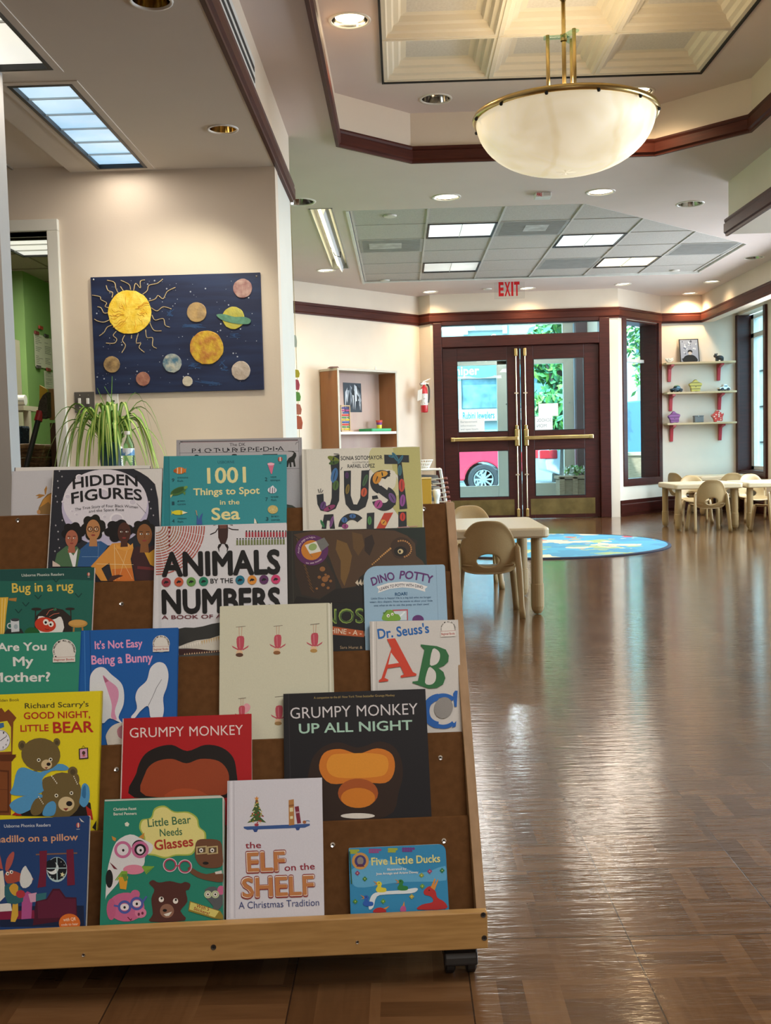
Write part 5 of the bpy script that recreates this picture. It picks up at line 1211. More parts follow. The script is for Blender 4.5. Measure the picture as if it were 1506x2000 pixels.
# ------------------------------------------------------------------ rack behind the cart: slanted wire display
RY = 11.15
def ry(px, d=0): return on_y(px, RY+d)
rk = thing('wire_rack', 'slanted white wire display rack with hooks behind the top of the book cart', 'rack', (ry((850, 950)).x, RY, 0))
tl_, tr_, br_ = ry((816, 918)), ry((861, 917)), ry((871, 985)); WIRE = M('white_wire', (.72, .72, .70), None, .4)
bx = br_.x+(br_.x-tr_.x)*1.05
m_ = MB()
for yy in (RY, RY+.4):
    o = Vector((0, yy-RY, 0)); m_.tube([Vector((tl_.x-.22, RY, tl_.z))+o, tr_+o, Vector((bx, RY, .02))+o], .013, 8); m_.tube([Vector((tl_.x-.22, RY, tl_.z))+o, Vector((tl_.x-.3, RY, .02))+o], .013, 8)
m_.tube([tr_, tr_+Vector((0, .4, 0))], .013, 8); m_.tube([(tl_.x-.22, RY, tl_.z), (tl_.x-.22, RY+.4, tl_.z)], .013, 8)
m_.build('rack_frame', WIRE, rk)
m_ = MB(); m_.box(tl_.x-.2, RY+.02, tl_.z-.012, tr_.x, RY+.38, tl_.z); m_.build('top_tray', WHITE, rk)
for k in range(6):
    f = (935-917+9*k)/68; ex = tr_.x+(br_.x-tr_.x)*f; z = tr_.z+(br_.z-tr_.z)*f
    m_ = MB(); m_.tube([(ex-.14, RY+.3, z+.01), (ex-.1, RY+.03, z-.004), (ex+.045, RY-.03, z+.004)], .0075, 6); h = m_.build('wire_hook', WIRE, rk)
    m_ = MB(); m_.tube([(ex+.02, RY-.022, z+.003), (ex+.052, RY-.033, z+.005)], .014, 8); m_.build('hook_tip', M('hook_tip_brown', (.22, .07, .06), None, .4), h)
m_ = MB()
for k in range(5):
    f = (930+11*k-917)/68; z = tr_.z+(br_.z-tr_.z)*f; ex = tr_.x+(br_.x-tr_.x)*f; m_.obox((tl_.x-.15, RY+.05, z-.012), (ex-tl_.x+.12, 0, -.02), (0, .3, .03), (0, 0, .006))
m_.build('slanted_shelf', M('dark_wire_shelf', (.10, .10, .10), (.3, .28, .25), .5, scale=30), rk)
a, b_ = ry((812, 934), -.3), ry((843.5, 990), -.3)
yb = thing('yellow_box', 'mustard yellow box standing before the wire rack', 'box', ((a.x+b_.x)/2, RY-.2, 0)); m_ = MB(); m_.box(a.x-.1, RY-.3, 0.001, b_.x, RY-.1, a.z-.012); m_.build('body', M('mustard_board', (.50, .27, .02), (.46, .25, .02), .5, scale=5), yb, bevel=.004)
m_ = MB(); m_.box(a.x-.105, RY-.305, a.z-.012, b_.x+.005, RY-.095, a.z); m_.build('lid', M('mustard_lid', (.62, .42, .14), None, .5), yb, bevel=.003)
a, b_ = ry((843.5, 956), -.25), ry((858, 972), -.25); r_ = .04
wx = (a.x+b_.x)/2+.012
m_ = MB(); m_.lathe([(.035, .001), (.03, .02), (.026, b_.z-.03), (.03, b_.z), (r_, b_.z+.02), (r_*1.02, a.z-.02), (r_*.8, a.z), (0, a.z)], (wx, RY-.22, 0), 24); tag(m_.build('white_stand', M('white_plastic', (.78, .79, .78), None, .3), smooth=True), 'white plastic stand with a rounded head beside the yellow box', 'stand')
a, b_ = ry((819, 899), .1), ry((846, 917), .1); cx_ = (a.x+b_.x)/2-.02
m_ = MB(); r0, r1, hz_ = .045, .095, a.z-b_.z
for k in range(20):
    an = 6.2832*k/20
    for tw in (-.5, .5): m_.tube([(cx_+r0*math.cos(an), RY+.15+r0*math.sin(an), tl_.z+.004), (cx_+r1*math.cos(an+tw), RY+.15+r1*math.sin(an+tw), tl_.z+hz_)], .003, 5)
for r_, z in ((r0, .004), (.062, hz_*.35), (.08, hz_*.7), (r1, hz_)):
    m_.tube([(cx_+r_*math.cos(6.2832*k/24), RY+.15+r_*math.sin(6.2832*k/24), tl_.z+z) for k in range(25)], .004, 5)
tag(m_.build('wire_bowl', WIRE), 'white wire basket bowl on top of the display rack', 'bowl')

# ------------------------------------------------------------------ three wall shelves
SY = 13.5; PLY = M('pale_ply_shelf', (.56, .42, .24), (.50, .37, .20), .45, scale=4, stretch=(.6, 6, 6)); REDB = M('red_bracket', (.48, .035, .05), None, .35)
sh_z = []
for lab, pl_, pr_, bl, br2, g in (('top wall shelf, carrying the framed photo', (1300, 708), (1430, 705), 1311, 1408, .004), ('middle wall shelf, carrying the yellow star', (1302, 766), (1432, 763), 1313, 1409, 0), ('bottom wall shelf, carrying the purple and red stars', (1303, 827), (1432, 823), 1314, 1410, 0)):
    a, b_ = on_y(pl_, 13.28), on_y(pr_, 13.40); z = (on_y(((pl_[0]+pr_[0])/2, (pl_[1]+pr_[1])/2), 13.3)).z
    t = thing('wall_shelf', lab, 'shelf', ((a.x+b_.x)/2, SY, z), group='pale wall shelves on red brackets')
    xa, xb = on_y(pl_, 13.3).x, on_y(pr_, 13.42).x
    m_ = MB(); m_.box(xa, 13.27, z-.024, xb, SY-.001, z); m_.build('board', PLY, t, bevel=.003); sh_z.append((z, xa, xb))
    for bx_ in (bl, br2):
        x = on_y((bx_, 720), 13.38).x; m_ = MB()
        m_.prism([(13.3, z-.025), (13.499, z-.025), (13.499, z-.235), (13.47, z-.235), (13.44, z-.075), (13.3, z-.045)], (x-.02, 0, 0), (0, 1, 0), (0, 0, 1), (.04, 0, 0)); m_.build('bracket', REDB, t, bevel=.003)
zt_, zm_, zb_ = (s[0] for s in sh_z)
def sx(px): return on_y((px, 750), 13.38).x
# framed photo leaning
fw0, fw1 = sx(1330), sx(1368); fh = .305
fr = thing('framed_photo', 'black framed grey photograph leaning on the top wall shelf', 'picture frame', ((fw0+fw1)/2, 13.42, zt_))
up_ = Vector((0, .07, fh)); ux = Vector((fw1-fw0, 0, 0)); o0 = Vector((fw0, 13.395, zt_+.001))
m_ = MB(); m_.obox(o0, ux, up_, (0, .012, -.003)); m_.build('frame', BLACK, fr)
m_ = MB(); nf = Vector((0, -1, .23)).normalized(); A = Art(m_, lambda x, y, k: o0+ux*x+up_*(1-y)+nf*(k*3+.0006))
A.poly('#8791a5', [(.05, .04), (.95, .04), (.95, .96), (.05, .96)]); rd = random.Random(8)
for _ in range(30): A.ell(rd.choice(['#5a667c', '#b3bccb', '#74809a', '#c9d0da', '#3d4656']), rd.uniform(.12, .88), rd.uniform(.1, .9), rd.uniform(.02, .08), rd.uniform(.015, .05), rd.uniform(0, 90), 10)
A.poly('#191d22', [(.16, .96), (.2, .78), (.38, .69), (.66, .69), (.84, .8), (.86, .96)], 3); A.ell('#b0a8a2', .53, .60, .095, .085); A.poly('#1d2025', [(.42, .60), (.42, .50), (.54, .46), (.65, .51), (.64, .60), (.58, .55), (.47, .55)], 2)
m_.build('photograph', PRINT, fr)
# white flower ornament, black animal, cars
x = sx(1300)+.0; m_ = MB()
for k in range(10):
    a = 6.28*k/10; c = Vector((x+.045, 13.36, zt_+.012)); e = c+Vector((math.cos(a)*.055, math.sin(a)*.045, .028+.02*(k % 2))); m_.tube([c, (c+e)/2+Vector((0, 0, .004)), e], [.006, .016, .003], 6)
m_.ell((x+.045, 13.36, zt_+.016), (.03, .03, .016), 10); tag(m_.build('white_flower', M('white_ceramic', (.75, .73, .66), None, .4), smooth=True), 'small white flower ornament at the left end of the top wall shelf', 'ornament')
x = sx(1404); z = zt_; m_ = MB(); m_.ell((x+.01, 13.37, z+.05), (.052, .028, .03), 12); m_.ell((x-.045, 13.365, z+.072), (.026, .022, .022), 12)
for sx_ in (-.035, -.012, .03, .05):
    m_.tube([(x+sx_, 13.36+(.02 if sx_ in (-.012, .05) else 0), z+.001), (x+sx_, 13.365, z+.05)], .012, 8)
m_.ell((x-.055, 13.345, z+.094), (.009, .007, .01), 8); m_.ell((x-.03, 13.35, z+.096), (.009, .007, .01), 8)
tag(m_.build('toy_bear', M('black_toy', (.015, .017, .02), None, .5), smooth=True), 'small black toy animal at the right of the top wall shelf', 'toy')
def toy_car(name, label, px, z, body, roof, rz):
    t = thing(name, label, 'toy', (0, 0, 0)); m_ = MB(); m_.prism(cat_rom([(-.07, .022), (-.072, .045), (-.03, .052), (-.012, .078), (.03, .078), (.05, .05), (.072, .044), (.07, .02)], 3), (0, -.032, 0), (1, 0, 0), (0, 0, 1), (0, .064, 0)); m_.build('car_body', body, t, bevel=.004)
    m_ = MB(); m_.box(-.012, -.034, .052, .034, .034, .07); m_.build('car_window', CGL, t); m_ = MB(); m_.ell((.008, 0, .078), (.035, .03, .012), 12); m_.build('roof', roof, t)
    for wx in (-.042, .044):
        for wy in (-.034, .034): m_ = MB(); m_.lathe([(0, -.008), (.02, -.008), (.02, .008), (0, .008)], (wx, wy, .0205), 16, axis=(0, 1, 0)); m_.build('wheel', TYRE, t)
    t.location = (sx(px), 13.37, z+.0005); t.rotation_euler = (0, 0, rz); return t
toy_car('toy_car', 'dark toy car with a green roof on the middle wall shelf', 1320.5, zm_, M('toy_navy', (.02, .04, .06), None, .4), M('toy_green', (.25, .42, .18), None, .4), .4)
toy_car('toy_car', 'white and black toy car at the right of the middle wall shelf', 1413, zm_, M('toy_white', (.72, .72, .7), None, .4), M('toy_white2', (.7, .7, .68), None, .4), .3)
# star boxes
def star_mat(n, base_, dot, stripes):
    m = bpy.data.materials.new(n); m.use_nodes = True; ns, ls = nodes(m); b = ns['Principled BSDF']; b.inputs['Roughness'].default_value = .5
    tc = ns.new('ShaderNodeTexCoord'); mx = ns.new('ShaderNodeMix'); mx.data_type = 'RGBA'; mx.inputs[6].default_value = (*base_, 1); mx.inputs[7].default_value = (*dot, 1)
    g = ns.new('ShaderNodeMath'); g.operation = 'LESS_THAN'
    if stripes:
        tx = ns.new('ShaderNodeTexWave'); tx.bands_direction = 'Z'; tx.inputs['Scale'].default_value = stripes; g.inputs[1].default_value = .35; ls.new(tc.outputs['Object'], tx.inputs[0]); ls.new(tx.outputs[0], g.inputs[0])
    else:
        tx = ns.new('ShaderNodeTexVoronoi'); tx.inputs['Scale'].default_value = 36; g.inputs[1].default_value = .33; ls.new(tc.outputs['Object'], tx.inputs[0]); ls.new(tx.outputs['Distance'], g.inputs[0])
    ls.new(g.outputs[0], mx.inputs[0]); ls.new(mx.outputs[2], b.inputs['Base Color']); return m
def star(label, px, z, mt, R, tilt=0):
    t = thing('star_box', label, 'box', (sx(px), 13.38, z), group='padded star boxes'); m_ = MB(); pts = []
    for k in range(10):
        a = math.pi/2+math.pi*k/5+tilt; r = R if k % 2 == 0 else R*.74; pts.append((r*math.cos(a), r*math.sin(a)))
    lo = min(p_[1] for p_ in pts); pts = cat_rom([(x_, y_-lo) for x_, y_ in pts], 3)
    lo = min(p_[1] for p_ in pts); pts = [(x_, y_-lo) for x_, y_ in pts]
    m_.prism(pts, (sx(px), 13.35, z+.001), (1, 0, 0), (0, 0, 1), (0, .06, 0)); o = m_.build('star_body', mt, t, bevel=.006)
    m_ = MB(); m_.ell((sx(px), 13.349, z-lo*.0+R*.74), (.006, .004, .006), 8); m_.build('centre_button', BLACK, t); return t
star('yellow striped star box on the middle wall shelf', 1358, zm_, star_mat('yellow_stripe', (.55, .48, .10), (.25, .22, .05), 8), .087)
star('purple striped star box on the bottom wall shelf', 1316, zb_, star_mat('purple_stripe', (.24, .07, .25), (.13, .03, .14), 8), .082, .1)
star('red star box with white dots on the bottom wall shelf', 1401, zb_, star_mat('red_dots', (.55, .04, .03), (.75, .62, .5), 0), .082, .12)
x0_, x1_ = sx(1354.5), sx(1372); m_ = MB(); m_.box(x0_, 13.33, zb_+.001, x1_, 13.42, zb_+.078); t = m_.build('grey_tin', M('grey_tin', (.10, .12, .13), (.14, .16, .17), .5, scale=8), bevel=.006)
tag(t, 'small dark grey lidded tin on the bottom wall shelf', 'tin')
m_ = MB(); m_.box(x0_-.003, 13.327, zb_+.078, x1_+.003, 13.423, zb_+.09); m_.build('lid', M('grey_tin_lid', (.16, .18, .19), None, .5), t, bevel=.003)
m_ = MB(); m_.ell(((x0_+x1_)/2-.01, 13.326, zb_+.078), (.008, .004, .008), 8); m_.build('clasp', CHROME, t)
# ------------------------------------------------------------------ rolling book display cart
YA = math.radians(3.35); CO = Vector((.124, 1.725, 0)); CU = Vector((math.cos(YA), math.sin(YA), 0)); CV = Vector((-math.sin(YA), math.cos(YA), 0)); CZ = Vector((0, 0, 1))
def cp3(u, v, w): return CO+CU*u+CV*v+CZ*w
def cbox(m, u0, v0, w0, u1, v1, w1, mi=0): return m.obox(cp3(u0, v0, w0), CU*(u1-u0), CV*(v1-v0), CZ*(w1-w0), mi)
HARD = M('brown_hardboard', (.115, .050, .015), (.095, .040, .011), .75, scale=70, bump=.05, detail=8, spec=.15)
OAK = M('oak_rail', (.46, .27, .095), (.37, .205, .065), .42, scale=7, stretch=(1.4, 14, 22), detail=6)
PLYE = M('plywood_edge', (.27, .16, .07), (.33, .20, .095), .6, scale=6, stretch=(9, 9, .8))
WL = -1.22                                  # left end of the cart, out of the frame
ct = thing('book_display_cart', 'rolling wooden book display with brown pocket tiers and an oak front rail', 'book display', CO)
m_ = MB(); cbox(m_, WL, -.018, .069, .002, 0, .133); rail = m_.build('front_rail', OAK, ct, bevel=.002)
for s, a in ((0, -.0145), (1, WL)):
    m_ = MB(); m_.prism([(0.0, .069), (.0, .125), (.362, .808), (.395, .808), (.43, .07)], cp3(a, 0, 0), CV, CZ, CU*.017); m_.build('side_panel', PLYE, ct, bevel=.001)
TV = [(-.002, .133), (.086, .261), (.154, .394), (.228, .537), (.298, .675), (.365, .805)]
m_ = MB(); cbox(m_, WL+.018, 0, .072, -.02, .42, .09); m_.build('bottom_board', HARD, ct)
SCR = [[], [(650, 1650), (867, 1642)], [(228, 1503), (860, 1480)], [], [(238, 1180)], [(35, 1016), (828, 994)]]
for k in range(1, 6):
    v1, w1 = TV[k]; v0, w0 = TV[k-1]; vb, wb = v0+.034, w0-.055
    if k == 1: wb = .092
    vb = v1-.36*(w1-wb)
    m_ = MB(); d = CV*(vb-v1)+CZ*(wb-w1); n_ = CV*(.0045)+CZ*.0012
    m_.obox(cp3(WL+.019, v1, w1), CU*(-.015-WL-.019), d, n_); pan = m_.build('display_panel', HARD, ct)
    m_ = MB(); cbox(m_, WL+.02, v0-.014 if k > 1 else .001, wb-.008, -.015, vb+.004, wb); m_.build('pocket_floor', HARD, pan)
    nn = d.cross(CU).normalized(); nn = nn if nn.dot(CV) < 0 else -nn
    for p_ in SCR[k]:
        q = on_plane(p_, cp3(0, v1, w1), nn); m_ = MB(); m_.lathe([(.0018, .0001), (.0018, .0012), (.0042, .0016), (.0046, .0001)], q, 14, axis=nn); m_.lathe([(0, .0002), (.0018, .0004)], q, 10, 1, axis=nn); m_.build('screw', [CHROME, DARK], pan)
m_ = MB(); m_.obox(cp3(WL+.019, .405, .07), CU*(-.04-WL), CZ*.70, CV*.006); cbox(m_, WL+.019, .37, .735, -.015, .405, .742); m_.build('back_board', HARD, ct)
for p_, big in (((163, 1865), 0), ((417, 1850), 1), ((698, 1840), 0), ((944, 1787), 1), ((946, 1832), 1)):
    q = on_plane(p_, cp3(0, -.018, 0), -CV); r_ = .0045 if big else .003; m_ = MB()
    m_.lathe([(r_*.55, .0004), (r_, .0010), (r_*1.05, .0001)], q, 14, axis=-CV); m_.lathe([(0, .0003), (r_*.55, .0004)], q, 10, 1, axis=-CV); m_.build('rail_screw', [M('dark_screw', (.10, .09, .08), None, .4, .8) if big else CHROME, DARK], rail)
for u, v in ((-.04, .045), (WL+.05, .045), (-.04, .36), (WL+.05, .36)):
    c = cp3(u, v, 0); m_ = MB()
    for sx_ in (-.0185, .0185): m_.lathe([(0, -.009), (.017, -.009), (.0215, -.006), (.0215, .006), (.017, .009), (0, .009)], c+CU*sx_+CZ*.0217, 22, axis=CU)
    cw = m_.build('caster', BLACK, ct, smooth=False)
    m_ = MB(); m_.prism(cat_rom([(-.024, .02), (-.02, .042), (0, .05), (.022, .046), (.026, .03), (.02, .02), (.0, .03)], 3), c-CU*.029, CV, CZ, CU*.058); m_.build('caster_hood', M('caster_hood', (.02, .02, .022), None, .35), cw, bevel=.003)
    m_ = MB(); cbox(m_, u-.026, v-.026, .064, u+.026, v+.026, .071); m_.lathe([(.008, .045), (.008, .066)], c, 12); m_.build('caster_plate', CHROME, cw)

# ------------------------------------------------------------------ books
PG = M('page_block', (.72, .70, .64), (.62, .60, .55), .85, scale=60, stretch=(1, 1, 1))
BKG = {0: 'books on the bottom rail', 1: 'books in the first pocket', 2: 'books in the second pocket', 3: 'books in the third pocket', 4: 'books in the fourth pocket', 5: 'books on top of the cart'}
def book(label, tier, TL, TR, H, th, col, off=.0, tilt=20, spine='L', rad=(0, 0, 0, 0), art=None, board=False, edge=None, du=0, rot=None):
    """TL, TR: top corners of the front cover in the photograph; H: real height; tier: pocket it stands in"""
    v, w = TV[tier]; a = math.radians(tilt); upv = CV*math.sin(a)+CZ*math.cos(a); n = -CV*math.cos(a)+CZ*math.sin(a)
    p0 = cp3(0, v+.008+off, w) if tier else cp3(0, .004+off, w)
    tl, tr = on_plane(TL, p0, n), on_plane(TR, p0, n); ex = (tr-tl); W = ex.length; ex /= W; ey = ex.cross(n)*-1
    if ey.z > 0: ey = -ey
    H = (min(tl.z, tr.z)-(w-.0545 if 0 < tier < 5 else .0925 if tier == 0 else .7425))/-ey.z      # stands on its pocket floor
    t = thing('picture_book', label, 'book', tl+ey*H+ex*(W/2)-n*th/2, group=BKG[tier])
    def outline(q, r4):
        pts = []
        for (cx, cy), r, a0 in zip(((q, q), (W-q, q), (W-q, H-q), (q, H-q)), r4, (180, 270, 0, 90)):
            r = max(r-q, 0)
            if r < 1e-4: pts.append((cx, cy)); continue
            sx_, sy_ = (1 if cx < W/2 else -1), (1 if cy < H/2 else -1)
            for k in range(7): an = math.radians(a0+15*k); pts.append((cx+sx_*r+r*math.cos(an), cy+sy_*r+r*math.sin(an)))
        return pts
    cth = .0022 if not board else .0012
    m = MB(); m.prism(outline(0, rad), tl, ex, ey, -n*cth, 0, lin(col), None)
    if art:
        def on_cover(x, y, k):       # print never leaves the cover
            d = on_plane((x, y), tl, n)-tl; return tl+ex*min(max(d.dot(ex), .0006), W-.0006)+ey*min(max(d.dot(ey), .0006), H-.0006)+n*k
        art(Art(m, on_cover))
    m.build('front_cover', PRINT, t)
    q = .003 if not board else .0004
    m = MB(); m.prism(outline(q, rad), tl-n*cth, ex, ey, -n*(th-2*cth)); m.build('page_block', PG, t)
    m = MB(); m.prism(outline(0, rad), tl-n*(th-cth), ex, ey, -n*cth, 0, lin(edge or col)); m.build('back_cover', PRINT, t)
    if not board:
        s0 = -.0012 if spine == 'L' else W-.0008
        m = MB(); m.prism([(s0, 0), (s0+.002, 0), (s0+.002, H), (s0, H)], tl, ex, ey, -n*th, 0, lin(edge or col)); m.build('spine', PRINT, t)
    return t
C1, C2, C3, C4, C5, C6, C7, C8 = (0, 840, 4.5636), (300, 840, 4.763), (550, 840, 4.07), (0, 1200, 4.183), (230, 1160, 4.5636), (540, 1160, 3.765), (0, 1540, 3.3467), (430, 1480, 2.8415)
def px(c, x, y): return (c[0]+x/c[2], c[1]+y/c[2])
# ---- top of the cart
def a_(A):
    A.crop(*C1); A.poly('#8a6a3c', [(335, 750), (345, 690), (380, 620), (420, 575), (475, 550), (475, 752)], 0); A.poly('#c08a3e', [(355, 690), (390, 615), (440, 575), (475, 565), (475, 690), (430, 640)])
    for p in ([(400, 575), (395, 530), (415, 495), (420, 520), (408, 575)], [(400, 578), (350, 570), (315, 585), (350, 592), (395, 588)], [(398, 582), (350, 590), (325, 610), (360, 604)]): A.poly('#a87838', p)
    A.ell('#b98a5a', 345, 730, 16, 20)
book('white book with a tuft of blond hair, at the far left of the top row', 5, px(C1, 112, 367), px(C1, 660, 350), .13, .006, '#c2c3c8', off=.012, tilt=13, art=a_)
book('thin maroon-edged book, only its dark top edge showing in the top row', 5, px(C1, 135, 334), px(C1, 1335, 314), .145, .010, '#d8d6d0', off=.021, tilt=13, edge='#3a1a20')
def a_(A):
    A.crop(*C2); A.poly('#b4b3b6', [(238, 105), (1352, 88), (1378, 725), (238, 740)])
    A.line('#241c20', 6, [(245, 108), (1345, 92)]); A.line('#7a2430', 3, [(262, 116), (1340, 99)]); A.line('#4a484c', 3, [(1348, 95), (1372, 720)]); A.line('#4a484c', 3, [(240, 110), (246, 240)])
    A.line('#55535a', 3, [(240, 214), (1352, 196)]); A.line('#55535a', 3, [(1235, 360), (1360, 357)])
    A.text('#2a282c', 'The DK', 707, 150, 855, 147, 30); A.text('#232126', 'P I C T U R E P E D I A', 357, 214, 1213, 192, 44)
    for i, x in enumerate((425, 530, 612, 700, 775, 850, 930, 1000, 1090, 1145)): A.ell('#232126', x, 190-(x-357)*.02, 11, 7, 20*i)
    for x in (250, 1330): A.line('#4a484c', 4, [(x-10, 135), (x, 115), (x+18, 112)])
    A.poly('#20241f', [(1236, 345), (1240, 290), (1255, 262), (1290, 240), (1305, 210), (1285, 202), (1250, 200), (1255, 194), (1300, 196), (1325, 215), (1328, 240), (1312, 275), (1322, 340), (1305, 342), (1298, 300), (1280, 300), (1284, 345), (1268, 346), (1262, 300), (1250, 345)])
    A.poly('#3d463c', [(1235, 690), (1290, 700), (1330, 724), (1235, 726)]); A.ell('#2b2b2e', 400, 238, 20, 9); A.ell('#2b2b2e', 752, 232, 24, 9); A.poly('#2b2b2e', [(1015, 225), (1155, 222), (1150, 232), (1015, 234)])
book('large grey encyclopedia standing tallest behind the teal sea book', 5, px(C2, 212, 92), px(C2, 1372, 68), .165, .012, '#a09fa3', off=.014, tilt=13, spine='R', art=a_)
# ---- fourth pocket
def a_(A):
    A.crop(*C1); A.ell('#b6b2cc', 938, 690, 388, 340, n=48); A.ell('#d3d1da', 938, 640, 376, 290, n=48)
    for x, y, r in ((600, 590, 26), (640, 720, 14), (680, 750, 16), (910, 570, 66), (1150, 560, 50), (705, 420, 30), (1180, 640, 34), (930, 770, 18), (850, 420, 34), (560, 640, 12), (1040, 790, 62)): A.ell('#e2e0e6', x, y, r, r*.85); A.ell('#c5c2cf', x+3, y+3, r*.8, r*.66)
    A.poly('#d4d3cf', [(1195, 349), (1450, 343), (1450, 860), (1425, 850), (1408, 600), (1380, 480), (1320, 420), (1250, 378)]); A.line('#8c8a88', 3, [(1382, 480), (1410, 620), (1425, 850)])
    A.poly('#23242c', [(1195, 349), (1255, 378), (1320, 420), (1380, 480), (1365, 480), (1300, 440), (1240, 400)])
    for x, y in ((530, 365), (553, 415), (515, 455), (520, 515), (498, 590), (510, 640), (555, 805), (497, 850), (518, 905), (520, 975), (530, 1050), (490, 1080), (1350, 530), (1330, 640), (1345, 700), (1368, 760)):
        A.poly('#d6d6dc', [(x-9, y), (x-2, y-2), (x, y-11), (x+2, y-2), (x+9, y), (x+2, y+2), (x, y+11), (x-2, y+2)])
    A.text('#17181c', 'HIDDEN', 650, 526, 1228, 502, 96, 1.1, arc=26); A.text('#17181c', 'FIGURES', 638, 658, 1268, 628, 100, 1, arc=30)
    A.text('#3b3b44', 'The True Story of Four Black Women', 668, 722, 1230, 700, 26, arc=22); A.text('#3b3b44', 'and the Space Race', 793, 738, 1106, 722, 26, arc=6)
    A.line('#55545c', 3, [(1220, 655), (1250, 685), (1300, 740)])
    def head(x, y, rx, ry, skin, hair, hx, hy, hrx, hry, glasses=False, rot=0):
        for q in range(7): A.ell(hair, hx+hrx*.75*math.cos(q), hy+hry*.72*math.sin(q), hrx*.42, hry*.42)
        A.ell(hair, hx, hy, hrx*.95, hry*.95); A.poly(skin, [(x-rx*.45, y+ry*.5), (x+rx*.45, y+ry*.5), (x+rx*.6, y+ry*1.6), (x-rx*.6, y+ry*1.6)]); A.ell(skin, x, y, rx, ry, rot)
        for s_ in (-1, 1):
            A.ell('#e4ded4', x+s_*rx*.42, y-ry*.08, rx*.2, ry*.075); A.ell('#1c1714', x+s_*rx*.42+3, y-ry*.08, rx*.09, ry*.075); A.line('#1c1714', 5, [(x+s_*rx*.2, y-ry*.28), (x+s_*rx*.68, y-ry*.3)])
        A.line('#5c3326', 4, [(x, y), (x+5, y+ry*.25), (x-6, y+ry*.28)]); A.ell('#8a3a34', x, y+ry*.52, rx*.3, ry*.085)
        if glasses:
            for s_ in (-1, 1): A.ring('#1b1b1e', x+s_*rx*.44, y-ry*.06, rx*.3, rx*.39)
    A.poly('#3b2023', [(1165, 1085), (1225, 1035), (1300, 1060), (1385, 1020), (1392, 1345), (1215, 1340), (1182, 1200)]); A.poly('#c9962f', [(1285, 1085), (1330, 1095), (1378, 1060), (1388, 1225), (1340, 1200)])
    head(1288, 935, 68, 98, '#83552f', '#17140f', 1278, 885, 92, 78); A.line('#6a2b2c', 26, [(1225, 1225), (1385, 1240)])
    A.poly('#2b5688', [(690, 1218), (715, 1065), (790, 1000), (900, 990), (965, 1030), (900, 1130), (850, 1218)]); A.line('#7fa0c4', 3, [(730, 1130), (880, 1130)]); A.line('#7fa0c4', 2, [(880, 1010), (875, 1140)])
    head(832, 890, 62, 92, '#b07c4e', '#17150f', 832, 868, 96, 104, True)
    A.poly('#486a4a', [(480, 1218), (508, 1100), (590, 1035), (690, 1040), (718, 1080), (690, 1218)]); A.poly('#dedfe0', [(605, 1060), (650, 1218), (672, 1218), (695, 1055), (655, 1120)])
    head(640, 970, 56, 78, '#a4614a', '#131114', 655, 915, 92, 84)
    A.poly('#cf8f3e', [(812, 1215), (900, 1118), (1000, 1012), (1130, 1000), (1192, 1050), (1165, 1150), (1200, 1348), (1010, 1348), (975, 1185), (905, 1235), (960, 1345), (900, 1345)])
    A.poly('#c8702e', [(1000, 1240), (1180, 1230), (1200, 1348), (1010, 1348)]); A.line('#e9d9a8', 3, [(860, 1195), (1190, 1200)]); A.line('#e9d9a8', 3, [(1020, 1020), (1030, 1340)]); A.line('#e9d9a8', 2, [(1030, 1050), (1180, 1330)]); A.line('#e9d9a8', 2, [(1150, 1020), (1060, 1330)])
    A.poly('#46281f', [(960, 1345), (1000, 1300), (1060, 1290), (1100, 1300), (1050, 1320), (1000, 1349)]); head(1108, 915, 58, 92, '#4a2a20', '#120f12', 1060, 900, 112, 92); A.poly('#d99a44', [(1030, 1010), (1070, 1045), (1150, 1040), (1185, 1010), (1190, 1050), (1120, 1080), (1040, 1060)])
    A.poly('#c9b8ac', [(470, 1165), (535, 1205), (540, 1218), (470, 1218)])
book('dark picture book with a big pale moon and four women on its cover', 4, px(C1, 478, 357), px(C1, 1450, 340), .292, .004, '#23262f', off=.003, tilt=19.5, art=a_, edge='#cfcdc8')
